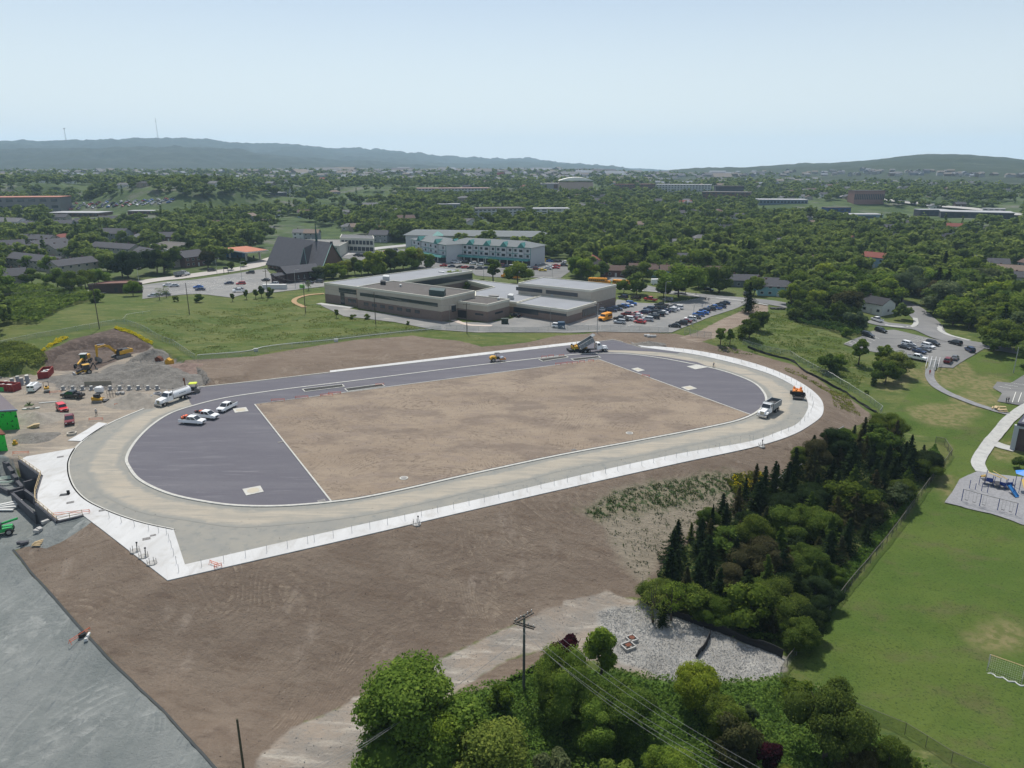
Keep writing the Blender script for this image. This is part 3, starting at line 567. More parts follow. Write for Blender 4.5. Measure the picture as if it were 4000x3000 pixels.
struct(sheet('concrete_strip',Z0([(1289,1456),(2000,1375),(2271,1344),(2271,1334),(2000,1365),(1289,1449)]),M['concrete'],.02,.11))
plaza=smooth_line(Z0(OUT_L[3:]),6)
struct(sheet('plaza_slab',[Vector(p)for p in plaza]+Z0([(723,2208),(655,2270),(400,2072),(323,2014),(224,2037),(139,1966),(139,1930),(162,1860),(76,1799),(105,1785)]),M['concrete'],.02,.12))
struct(sheet('plaza_slab',Z0([(265,1723),(322,1725),(338,1712),(422,1657),(385,1651),(340,1680)]),M['concrete'],.02,.12))
# expansion joints scored across the strip
jm=MB();acc=0
for i in range(len(sout)-1):
 a_,b_=sout[i],sout[i+1];L=(b_-a_).length;s=(-acc)%3.0
 while s<L:
  p=a_.lerp(b_,s/L);d=(b_-a_).normalized();q=Vector((-d.y,d.x,0))
  w_=min((p-c_).length for c_ in sin_)
  e=p+q*(w_*.985*(1 if(min((p+q*w_-c_).length for c_ in sin_)<min((p-q*w_-c_).length for c_ in sin_))else-1))
  jm.box(((p.x+e.x)/2,(p.y+e.y)/2,.153),((p-e).length,.045,.004),math.atan2(e.y-p.y,e.x-p.x));s+=3.0
 acc+=L
struct(jm.build('slab_joints',mat('joint',(.42,.41,.40),.9)))
# pits and slabs let into the infield
def slab(px,label,hole=True):
 P=Z0(px);c=sum(P,Vector())/4;t_=empty('concrete_pad',(c.x,c.y,.08));tag(t_,label,'concrete pad','square concrete pads set in the infield asphalt')
 mb=MB();mb.prism([(p.x-c.x,p.y-c.y)for p in P],0,.09);mb.build('slab',M['kerb'],t_)
 if hole:
  r=min((P[1]-P[0]).length,(P[2]-P[1]).length)*.36;m2=MB();m2.tube((0,0,.05),(0,0,.105),r,n=28);m2.build('circle',mat('shot_circle',(.42,.38,.3),.9)if 'shot_circle' not in bpy.data.materials else bpy.data.materials['shot_circle'],t_)
slab(cA([(1210,693),(1365,663),(1395,715),(1243,748)]),'white concrete pad with tan circle near the left field corner')
slab(cr(500,1250,[(1510,1285),(1700,1262),(1737,1320),(1540,1343)],3.686),'white concrete pad beside the lone white pickup')
slab(cr(2500,1250,[(395,650),(480,635),(548,662),(460,680)],2.4578),'square concrete pad by the right infield edge, nearer of two')
slab(c7([(1030,1200),(1085,1190),(1148,1212),(1090,1225)]),'square concrete pad near the far right infield corner')
slab(cr(2500,1250,[(448,450),(560,432),(650,458),(530,478)],2.4578),'large concrete pad with rough angled pieces beside inner kerb',False)
def pit(px,label):
 P=Z0(px);c=sum(P,Vector())/4;t_=empty('sand_pit',(c.x,c.y,.08));tag(t_,label,'sand pit','empty jump pits along the far straight')
 L=[(p.x-c.x,p.y-c.y)for p in P];f=MB()
 for i in range(4):
  a_,b_=L[i],L[(i+1)%4];mx,my=(a_[0]+b_[0])/2,(a_[1]+b_[1])/2;l=math.hypot(b_[0]-a_[0],b_[1]-a_[1])
  f.box((mx,my,.06),(l+.2,.3,.14),math.atan2(b_[1]-a_[1],b_[0]-a_[0]))
 f.build('kerb',M['kerb'],t_);k=MB();k.prism(L,0,.025);k.build('bed',mat('pit_bed',(.05,.048,.045),.95,.4,.8),t_)
pit(c6([(400,1375),(745,1335),(765,1355),(425,1398)]),'empty kerbed pit at the left end of far straight')
pit(c6([(765,1372),(1085,1330),(1115,1350),(795,1395)]),'empty kerbed pit with orange barrier inside')
pit(cr(1800,1200,[(670,453),(910,425),(930,437),(710,473)]),'kerbed pit behind the orange fencing near dump truck')
pit(cr(1800,1200,[(950,450),(1185,425),(1210,440),(985,468)]),'kerbed pit touching the far right infield corner')
# grates and manholes
def cover(px,label,round_=True,r=.55,z=.15):
 p=pz(*px);t_=empty('manhole_cover' if round_ else 'drain_grate',(p.x,p.y,z));tag(t_,label,'manhole' if round_ else 'drain grate')
 mb=MB()
 if round_:mb.tube((0,0,-.05),(0,0,.07),r*1.5,n=20);mb.build('ring',M['kerb'],t_);m2=MB();m2.tube((0,0,.07),(0,0,.12),r,n=18);m2.build('lid',M['steel'],t_)
 else:mb.box((0,0,.01),(r*2.2,r*1.5,.04),.5);mb.build('frame',M['steel'],t_);m2=MB();[m2.box((math.cos(.5)*q,math.sin(.5)*q,.035),(.06,r*1.4,.02),.5)for q in(-.4,-.2,0,.2,.4)];m2.build('bars',M['black'],t_)
cover(cB([(393,598)])[0],'round raised manhole in the soil near left kerb');cover(cD([(572,208)])[0],'white ringed manhole in the soil at right',z=.13)
cover(cA([(382,1123)])[0],'drain grate near the round planter bases',False,z=.15);cover(cA([(440,1093)])[0],'small drain grate above the larger one on the plaza',False,.35,z=.15)
cover(cK([(560,562)])[0],'drain grate on the upper plaza slab',False,z=.15);cover(cK([(652,985)])[0],'drain grate below the dark gap in the plaza',False,z=.15)
cover(cK([(948,1058)])[0],'dark grate beside the outer kerb of the bend',False,.5,z=.15);cover(cA([(1540,284)])[0],'small white box cover by the left infield line',False,.5,z=.12);cover(cA([(1893,792)])[0],'white box cover at the near left infield corner',False,.6,z=.12)
cover(cB([(1860,353)])[0],'dark utility box cover at the near kerb',False,.5,z=.13)
# roads, lots and paths draped over the land
def lotsheet(name,px,m,dr=.06):o=sheet(name,[Vector(p)for p in G(px)],m,drape=dr+.12,step=2.5);return struct(o)
LOTS={}
def addlot(k,name,px,m,dr=.06):LOTS[k]=[tuple(p[:2])for p in G(px)];return lotsheet(name,px,m,dr)
addlot('church','car_park',c1([(1230,1470),(1700,1420),(2212,1338)])+c2([(90,1000),(190,1100),(560,1110),(590,1112),(590,1150),(300,1185),(130,1205),(0,1190)])+c1([(2000,1580),(1700,1545),(1500,1560),(1230,1590)]),M['drive'])
addlot('mall','car_park',c2([(700,895),(870,850),(1340,825),(1330,880),(1600,932),(2212,1000)])+c7([(0,320),(160,268),(480,258),(480,330),(520,345),(420,415),(60,405),(0,415)])+c2([(2212,1080),(1900,1055),(1870,1030),(1620,985),(1400,1000),(1380,950),(1000,940)]),M['lot'])
addlot('school','car_park',c6([(560,650),(600,632),(870,690),(1600,790),(2000,800),(2212,765)])+c7([(60,740),(500,795),(640,730),(730,690),(890,640),(905,600),(1100,628),(1300,636),(1500,612),(1655,578),(1800,590),(1990,618),(2070,622),(1380,885),(1100,885),(770,878),(450,888),(0,884)])+c6([(1900,885),(1550,862),(1200,795),(760,745)]),M['drive'])
addlot('right','car_park',c8([(650,765),(900,650),(1090,640),(1550,745),(1750,745),(1890,790),(1600,970),(1480,965),(1370,915),(900,830)]),M['lot'])
addlot('court','play_court',c8([(1980,1090),(2100,1100),(2212,1030),(2500,1030),(2500,1330),(2212,1300),(1980,1260),(2020,1190),(1940,1140)]),M['lot'])
addlot('play','playground_gravel',cP([(1160,670),(960,760),(880,900),(800,1010),(1000,1060),(1300,1130),(1640,1250),(2400,1400),(2400,800)]),M['play'],.05)
def road(name,px,w,m,dr=.09,k=None):
 w3=smooth_line(G(px),6);o=struct(ribbon(name,w3,w,m,drape=dr+.14));LOTS[name+str(len(LOTS))]=None;ROADS.append((w3,w));return o
ROADS=[]
road('street',c7([(830,400),(1000,455),(1350,535),(1700,575),(2212,622)])+c8([(180,432),(300,450)]),10,M['street'])
road('street',c1([(700,1560),(1000,1490),(1220,1445),(1700,1382),(2212,1300)])+c2([(0,955),(100,925),(380,830)]),11,mat('old_street',(.40,.37,.34),.9,.15,.2))
road('street',c2([(690,885),(850,855),(1050,820),(1340,790)]),10,mat('pale_street',(.36,.355,.35),.9,.1,.2))
road('street',c8([(1080,380),(1200,430),(1300,500),(1380,580),(1420,650)]),9,M['street'],.10)
road('street',c8([(880,560),(1000,590),(1300,630),(1560,720),(1900,785),(2300,850)]),8.5,M['street'],.12)
road('path',c8([(1400,985),(1400,1060),(1500,1160),(1700,1250),(1900,1320),(2080,1370)]),2.6,M['path'])
road('walkway',cP([(1750,-60),(1640,0),(1500,110),(1380,250),(1280,370),(1180,520),(1160,590),(1210,680)]),2.8,M['walk'])
road('walkway',cP([(1330,370),(1420,400),(1560,440)]),2.6,M['walk'],.08)
road('dirt_path',c6([(590,548),(460,560),(350,590),(330,620),(420,668)]),2.2,mat('sandy',(.36,.24,.13),.95,.2,1))
road('pavement',c7([(900,505),(1200,530),(1500,550),(1640,575),(1900,600),(2212,650)]),1.6,M['walk'],.13)
road('pavement',c8([(1010,600),(1100,612),(1230,615),(1275,590),(1270,540)]),1.8,M['walk'],.16);road('pavement',c8([(1490,600),(1490,650),(1570,690),(1740,735)]),1.8,M['walk'],.16)
road('pavement',c6([(540,635),(830,672)]),3.0,M['walk'],.1)
road('pavement',c6([(1700,778),(1850,822),(2040,828)]),2.4,mat('pinkish_walk',(.45,.38,.33),.9),.1);road('pavement',c7([(540,790),(640,750),(720,730)]),7,mat('pinkish_walk2',(.36,.31,.27),.9,.2,.8),.1)
def stripes(name,rows,w=.12):
 mb=MB()
 for(a0,a1,b0,b1,n)in rows:
  A0,A1,B0,B1=G([a0,a1,b0,b1])
  for i in range(n):
   t_=i/max(n-1,1);p=A0.lerp(B0,t_);q=A1.lerp(B1,t_);d=(q-p);L=math.hypot(d.x,d.y)
   pts=np.array([[p.x+d.x*s,p.y+d.y*s]for s in(0,.25,.5,.75,1)]);zz=H(pts[:,0],pts[:,1])+.22;nx,ny=-d.y/L*w/2,d.x/L*w/2
   vs=[];[vs.extend([(x+nx,y+ny,z),(x-nx,y-ny,z)])for(x,y),z in zip(pts,zz)]
   mb.add(vs,[(2*k,2*k+1,2*k+3,2*k+2)for k in range(4)])
 return struct(fixn(mb.build(name,M['line'])))
q1=lambda f,*p:[f([x])[0]for x in p]
def row(f,a0,a1,b0,b1,n):return(*q1(f,a0,a1,b0,b1),n)
stripes('parking_lines',[row(c8,(660,760),(720,735)[:2],(860,690),(920,700),2)]+[row(c8,(700,755),(790,800),(860,680),(960,720),6),row(c8,(1230,730),(1330,750),(1280,700),(1380,722),4),row(c7,(880,830),(930,842),(1180,650),(1230,660),12),row(c7,(980,835),(1060,812),(1440,640),(1480,632),2),
 row(c7,(1380,815),(1420,830),(1780,650),(1830,660),14),row(c1,(1300,1515),(1420,1500),(1700,1560),(1850,1540),8),row(c1,(1500,1450),(1640,1470),(2050,1400),(2190,1420),14),row(c1,(1600,1500),(1760,1525),(2080,1440),(2212,1465),12),row(c2,(20,1120),(90,1135),(60,1080),(130,1092),5),row(c8,(1990,1130),(2100,1150),(2100,1100),(2212,1118),3),row(c8,(2110,1270),(2140,1180),(2212,1260),(2240,1190),3),row(c7,(1400,628),(1420,618),(1600,600),(1620,590),9)])
# --------- trees
def quads_mesh(name,C,Nn,S,val,extra=None,mats=(LEAF,)):
 """leaf faces: centres C, normals Nn, sizes S; extra = (verts, quads) of solid inner clumps"""
 n=len(C);Nn=Nn/np.linalg.norm(Nn,axis=1,keepdims=True)
 r=nrs.normal(size=(n,3));a=np.cross(Nn,r);a/=np.linalg.norm(a,axis=1,keepdims=True)+1e-9;b=np.cross(Nn,a)
 S=S[:,None];asp=nrs.uniform(.55,1,(n,1))
 q=np.stack([C-a*S-b*S*asp*.6,C+a*S*.7-b*S*asp,C+a*S+b*S*asp*.6,C-a*S*.7+b*S*asp],1).reshape(-1,3)
 F=np.arange(4*n).reshape(n,4);vv=np.repeat(val,4)
 if extra is not None:
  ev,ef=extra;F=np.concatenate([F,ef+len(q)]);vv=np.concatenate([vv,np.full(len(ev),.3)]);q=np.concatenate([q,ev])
 me=bpy.data.meshes.new(name);me.vertices.add(len(q));me.vertices.foreach_set('co',q.astype(np.float32).ravel())
 me.loops.add(F.size);me.loops.foreach_set('vertex_index',F.astype(np.int32).ravel());me.polygons.add(len(F))
 me.polygons.foreach_set('loop_start',np.arange(0,F.size,4,dtype=np.int32));me.polygons.foreach_set('loop_total',np.full(len(F),4,np.int32))
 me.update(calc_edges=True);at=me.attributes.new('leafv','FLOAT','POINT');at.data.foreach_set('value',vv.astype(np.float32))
 for m_ in mats:me.materials.append(m_)
 return me
def ball(c,r,nu=8,nv=5):
 th=np.linspace(0,math.pi,nv+1);ph=np.linspace(0,2*math.pi,nu,endpoint=False)
 v=np.array([[r*math.sin(t)*math.cos(p),r*math.sin(t)*math.sin(p),r*.9*math.cos(t)]for t in th for p in ph])+c
 f=np.array([[i*nu+j,(i+1)*nu+j,(i+1)*nu+(j+1)%nu,i*nu+(j+1)%nu]for i in range(nv)for j in range(nu)]);return v,f
def broad_pts(nl,n,seed,rx=.42,rz=.42,cz=.55,open_=0.0,low=.25):
 """points on lobes filling a crown of unit height"""
 q=np.random.RandomState(seed);cen=[];rad=[]
 for k in range(nl):
  for _ in range(50):
   p=q.uniform(-1,1,3)
   if(p**2).sum()<1:break
  rr_=q.uniform(.20,.50)*(rx+rz)/2;p=p*np.array([rx*.78,rx*.78,rz*.82]);p[2]+=cz-abs(p[:2]).sum()*.12
  cen.append(p);rad.append(rr_)
 cen=np.array(cen);rad=np.array(rad);out=[];nor=[]
 while sum(len(o)for o in out)<n:
  k=q.randint(nl,size=n);d=q.normal(size=(n,3));d/=np.linalg.norm(d,axis=1,keepdims=True);d[:,2]=np.where(d[:,2]<-.35,-d[:,2],d[:,2])
  rj=q.uniform(.78,1.12,n)
  P=cen[k]+d*rad[k][:,None]*rj[:,None]*np.array([1,1,.85])
  D=np.linalg.norm(P[:,None]-cen[None],axis=2)/rad[None];D[np.arange(n),k]=9
  keep=(D.min(1)>.80)&(P[:,2]>low*.6)
  out.append(P[keep]);nor.append(d[keep])
 return np.concatenate(out)[:n],np.concatenate(nor)[:n],cen,rad
def crown_broad(name,nl,n,size,seed,**kw):
 P,D,cen,rad=broad_pts(nl,n,seed,**kw);q=np.random.RandomState(seed+99)
 N_=D+q.normal(size=D.shape)*.55;N_[:,2]+=.25
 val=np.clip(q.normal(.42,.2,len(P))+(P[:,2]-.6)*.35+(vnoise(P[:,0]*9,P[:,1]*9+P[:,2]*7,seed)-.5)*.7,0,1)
 ev=[];ef=[];o=0
 if not kw.get('open_'):
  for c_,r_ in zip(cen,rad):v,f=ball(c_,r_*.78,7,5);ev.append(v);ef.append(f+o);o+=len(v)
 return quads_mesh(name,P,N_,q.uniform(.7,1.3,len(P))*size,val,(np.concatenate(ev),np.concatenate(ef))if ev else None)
def crown_conifer(name,n,size,seed,w=.17,ragged=.55):
 q=np.random.RandomState(seed);nb=int(n/14);C=[];N_=[]
 for k in range(nb):
  u=q.uniform(0,1)**.75;z=.08+.92*q.uniform(0,1)**1.25
  L=w*(1-((z-.08)/.93)**1.1)*q.uniform(1-ragged,1+ragged*.6)+.012;ang=q.uniform(0,2*math.pi)
  for j in range(14):
   t_=(j+.7)/14;dz=-.30*L*t_+.10*L*t_*t_*2
   p=[math.cos(ang)*L*t_,math.sin(ang)*L*t_,z+dz];C.append(np.array(p)+q.normal(size=3)*.007);N_.append([math.cos(ang)*.45,math.sin(ang)*.45,1])
 C=np.array(C);N_=np.array(N_)+q.normal(size=(len(C),3))*.35
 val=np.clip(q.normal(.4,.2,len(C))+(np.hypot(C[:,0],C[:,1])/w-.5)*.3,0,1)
 v=np.array([[w*.35*math.cos(a)*s,w*.35*math.sin(a)*s,z]for z,s in((.1,1),(.4,.75),(.7,.4),(.95,.04))for a in np.linspace(0,2*math.pi,7,endpoint=False)])
 f=np.array([[i*7+j,i*7+(j+1)%7,(i+1)*7+(j+1)%7,(i+1)*7+j]for i in range(3)for j in range(7)])
 return quads_mesh(name,C,N_,q.uniform(.7,1.3,len(C))*size,val,(v,f))
def trunk_mesh(kind,seed):
 q=random.Random(seed);mb=MB()
 if kind=='conifer':mb.tube((0,0,-.03),(0,0,.95),.014,.003,7)
 else:
  a=(q.uniform(-.02,.02),q.uniform(-.02,.02),.32);mb.tube((0,0,-.03),a,.028,.02,8)
  for k in range(5):
   t_=k*1.26+q.random();L=q.uniform(.16,.26);m_=(a[0]+math.cos(t_)*L*.5,a[1]+math.sin(t_)*L*.5,.48);e=(a[0]+math.cos(t_)*L,a[1]+math.sin(t_)*L,q.uniform(.62,.8))
   mb.tube(a,m_,.013,.009,5);mb.tube(m_,e,.009,.004,5)
  mb.tube(a,(a[0],a[1],.8),.016,.004,5)
 me=bpy.data.meshes.new('trunk');me.from_pydata(mb.v,[],mb.f);me.materials.append(M['bark']);me.update();return me
TRK={'conifer':trunk_mesh('conifer',1),'broad':trunk_mesh('broad',2)}
CR={
 'near':[crown_broad('crown',34,10000,.0105,11+k,rx=.40+.05*k)for k in range(6)],
 'mid':[crown_broad('crown',20,2000,.023,31+k,rx=.38+.06*k)for k in range(5)],
 'tall':[crown_broad('crown',14,2200,.020,51+k,rx=.25,rz=.42,cz=.56)for k in range(2)],
 'sparse':[crown_broad('crown',16,1100,.013,61+k,rx=.34,rz=.42,cz=.56,open_=1)for k in range(2)],
 'bush':[crown_broad('crown',11,1600,.030,71+k,rx=.55,rz=.46,cz=.45,low=0)for k in range(3)],
 'conifer':[crown_conifer('crown',3200,.015,81+k,w=.20+.04*k)for k in range(4)],
}
GREENS={'bright':(.170,.235,.032),'mid':(.120,.178,.030),'deep':(.082,.125,.024),'yellow':(.155,.190,.038),'dark':(.030,.050,.018),'brown':(.070,.070,.028),'grey':(.090,.122,.055),'purple':(.045,.012,.018)}
SHADE={'bright':'bright green','mid':'mid green','deep':'deep green','yellow':'yellow green','dark':'very dark green','brown':'brownish green','grey':'greyish green','purple':'dark purple'}
TREES=[] # (x, y) of everything with a crown, to keep later things apart
def tree(x,y,h,kind,shade,label,group=None,cat='tree',name='leafy_tree',wide=1.0,z=None,sink=0.0):
 z=h1(x,y)if z is None else z
 t_=empty(name,(x,y,z-sink),rnd.uniform(0,6.28));me=rnd.choice(CR[kind]);w=wide*rnd.uniform(.9,1.12)
 c_=link('crown',me,t_);c_.scale=(h*w,h*w,h);c_.rotation_euler=(0,0,rnd.uniform(0,6.28))
 b=GREENS[shade];j=rnd.uniform(.85,1.15);c_.color=(b[0]*j*rnd.uniform(.92,1.1),b[1]*j,b[2]*j*rnd.uniform(.85,1.15),1)
 if kind!='bush':
  k=link('trunk',TRK['conifer' if kind=='conifer' else 'broad'],t_);k.scale=(h*1.0,h*1.0,h)
 TREES.append((x,y,h*.35*w,t_,kind,shade,h));tag(t_,label,cat,group);return t_
def P3(px,z=None):p=g(*px);return p
def gt(px,hpx,kind,shade,label,**kw):
 """tree whose foot is at px and whose height is hpx photo units"""
 p=g(*px);depth=p.y*cp-(p.z-CAMH)*sp_;h=hpx*depth/FPX/max(.35,math.cos(PITCH+math.atan((px[1]-1500)/FPX))**1.0)
 return tree(p.x,p.y,h,kind,shade,label,**kw)
v=lambda x,y:(x*1.8083,y*1.8083)
# foreground trees and shrubs
NEAR=[((910,1655),190,'near','mid','large round tree with cream blossom beside the gravel road',1.45),((985,1700),150,'near','bright','low spreading bright tree at bottom beside the cream blossoming tree',1.2),
 ((1060,1740),170,'near','yellow','bright yellow green blossoming tree at bottom centre',1.2),((1090,1535),75,'bush','mid','round shrub left of the near wooden power pole',1.0),
 ((1215,1560),165,'near','mid','mid green tree below the purple leaved tree',.8),((1222,1455),110,'mid','purple','purple leaved tree beside the rocky gravel',.85),((1297,1470),135,'tall','bright','upright bright green tree beside the rocky gravel',1.0),
 ((1345,1590),135,'near','deep','deep green tree below the upright bright tree',1.1),((1290,1620),110,'near','mid','mid green tree under the wires near bottom centre',1.1),((1500,1540),130,'near','bright','bright maple standing against the pale riprap',.95),
 ((1560,1600),110,'near','mid','mid green tree right of the bright maple',.95),((1590,1655),110,'mid','brown','olive brown tree by the wires at the bottom',.9),((1655,1665),80,'mid','purple','dark purple shrub at the bottom of the thicket',1.0),
 ((1780,1640),190,'near','deep','large dark tree with lighter tufts at sports field corner',.95),((1850,1690),100,'near','brown','olive tree right of the large dark corner tree',.9),((1925,1700),110,'near','deep','deep green tree on the lower field fence',.95),
 ((1440,1720),110,'near','bright','bright green tree at the bottom edge below the wires',1.1),((1330,1720),90,'bush','mid','mid green bush at the bottom edge left of bright tree',1.0),((1700,1735),80,'near','yellow','pale yellow green tree at the bottom right of purple shrub',1.0),
 ((1620,1565),45,'mid','grey','thin grey tree growing out of the pale riprap',.8),((800,1740),70,'bush','bright','bright bush at the bottom left of the thicket',1.1),((1190,1700),90,'bush','grey','greyish bush in the bottom thicket',1.1),
 ((1000,1560),60,'bush','deep','deep green bush behind the cream blossoming tree',1.0),((1720,1510),60,'bush','mid','mid green bush at the end of the chain link fence',1.0),((1960,1740),80,'bush','bright','bright bush outside the lower field fence',1.0),((2060,1760),60,'bush','mid','mid green bush near the bottom right fence',1.0)]
for px,hp,kd,sh,lb,w in NEAR:gt(v(*px),hp*1.8083*(.95 if px[0]<1000 else.80),kd,sh,lb,wide=w*.9,cat='shrub' if kd=='bush' else 'tree',name='shrub' if kd=='bush' else 'leafy_tree')
# the grove between the embankment and the sports field
gv=poly_w(V([(1395,1300),(1440,1180),(1500,1150),(1570,1090),(1700,1010),(1835,950),(1905,935),(2000,1000),(2010,1040),(1950,1090),(1890,1170),(1820,1265),(1770,1350),(1760,1410),(1700,1410),(1600,1370),(1500,1340)]))
gx=[p[0]for p in gv];gy=[p[1]for p in gv];placed=[]
tries=0
while len(placed)<118 and tries<6000:
 tries+=1;x,y=rnd.uniform(min(gx),max(gx)),rnd.uniform(min(gy),max(gy))
 if sdist([(x,y)],gv)[0]>-.5 or any((x-a)**2+(y-b)**2<3.1**2 for a,b in placed):continue
 placed.append((x,y))
placed.sort(key=lambda p:-p[1])
gs={}
for x,y in placed:
 e=sdist([(x,y)],gv)[0];far=(y>120)
 con=rnd.random()<(.74 if y>112 else.60)and not(e>-2.5 and y<105)
 q=rnd.random()
 if con:kd,sh,h='conifer',('dark' if q<.55 else 'brown' if q<.85 else 'deep'),rnd.uniform(4.5,8.5)
 else:kd,sh,h='near' if rnd.random()<.7 else 'mid',('deep' if q<.55 else 'dark' if q<.75 else 'grey' if q<.84 else 'brown'),rnd.uniform(5,8)
 if e>-2.5:h*=.75
 sz='tall' if h>7.8 else 'small' if h<6 else 'middling';px_=math.atan2(x,y)
 pos=('far tip' if y>135 else 'upper part' if y>122 else 'middle' if y>108 else 'lower part' if y>96 else 'near tip');sd_='embankment edge' if e>-4 and x<46 else 'field fence edge' if e>-4 else 'inside'
 tree(x,y,h,kd,sh,f"{sz} {SHADE[sh]} {'spruce' if con else 'broadleaf tree'}, {sd_} of the dark grove, {pos}",group='trees of the dark grove',name='spruce' if con else 'leafy_tree',wide=1.3 if con else 1.25)
gt(v(1535,1165),72*1.8,'conifer','dark','lone windswept spruce sticking out above the bare slope',name='spruce',wide=.8)
gt(v(1410,1345),85*1.8,'sparse','yellow','thin pale birch at the left tip of the dark grove');gt(v(1450,1340),80*1.8,'sparse','bright','thin birch second from the left tip of dark grove');gt(v(1430,1352),50*1.8,'conifer','dark','small ragged spruce between the two thin birches',name='spruce')
# single trees on the right-hand slope and in the field
ONE=[(c7([(1800,990)]),145,'tall','mid','column shaped bushy tree left of the gate track'),(c7([(1880,985)]),120,'tall','mid','bushy tree just right of the column shaped one'),(c7([(2050,930)]),175,'mid','deep','big round tree on the grass above the track bend'),(c7([(2130,870)]),185,'mid','deep','big round tree behind the one above the bend'),
 (c7([(1970,925)]),90,'bush','mid','small bush between the column trees and round trees'),(c8([(780,940)]),200,'tall','mid','upright tree near the right car park corner'),(c8([(1000,950)]),165,'mid','mid','round tree directly below the right car park'),(c8([(1090,1030)]),175,'mid','yellow','yellowish tree in the middle of the slope clump'),(c8([(1010,1110)]),180,'mid','deep','lowest tree of the clump below the car park'),(c8([(910,1120)]),60,'bush','deep','low bush left of the slope clump'),
 (c8([(520,1010)]),170,'bush','deep','wide dark bush beside the curved fence'),(c8([(600,960)]),120,'bush','mid','mid green bush behind the wide dark one'),(c8([(850,1190)]),35,'bush','mid','tiny bush alone on the lawn'),(c8([(1140,900)]),80,'sparse','grey','bare grey tree beside the white pickup'),
 (c8([(680,700)]),80,'bush','mid','small bush at the left corner of right car park'),(c8([(300,560)]),200,'bush','deep','huge dark bush right of the two solar like panels'),(c8([(450,590)]),170,'bush','mid','large bush second from the left in the hedge row'),(c8([(600,600)]),190,'mid','deep','round tree in the hedge row left of the white house'),(c8([(740,640)]),170,'bush','grey','greyish bush at the end of the hedge row'),(c8([(800,600)]),90,'bush','mid','bush above the parked black cars'),
 (c8([(860,480)]),60,'bush','brown','flat topped brownish tree on the corner lawn'),(c8([(1970,810)]),230,'mid','mid','leafy tree overhanging the street at right'),(c8([(1850,700)]),180,'mid','yellow','yellow green tree by the right street verge'),(c8([(2090,800)]),200,'mid','deep','deep green tree at the right street verge'),(c8([(1730,640)]),140,'tall','deep','dark narrow tree behind the yellow green one'),
 (c8([(1600,560)]),200,'mid','mid','broad tree at the inside of street bend'),(c8([(1440,500)]),120,'mid','deep','dark tree hanging over the street bend'),(c8([(1400,430)]),200,'mid','brown','brownish tree behind the street bend'),(c8([(1090,470)]),120,'bush','dark','dark conifers beside the corner house'),(c8([(1150,400)]),250,'near','grey','tall grey green tree over the street entrance'),
 (c8([(1000,350)]),200,'mid','mid','broad tree just behind the corner house'),(c8([(560,460)]),210,'mid','deep','dark tree behind the hedge row'),(c8([(800,440)]),210,'mid','deep','dark tree left of the corner house'),(c8([(400,470)]),160,'mid','bright','bright tree behind the hedge row'),(c8([(200,430)]),170,'mid','mid','tree behind the white work pickup'),(c8([(250,330)]),190,'mid','mid','tree standing behind the pale blue house at left'),
 (cP([(1605,630)]),88,'mid','deep','small trimmed tree beside the playground')]
for pl,hp,kd,sh,lb in ONE:gt(pl[0],hp/2.212*1.15,kd,sh,lb,cat='shrub' if kd=='bush' else 'tree',name='shrub' if kd=='bush' else 'leafy_tree')
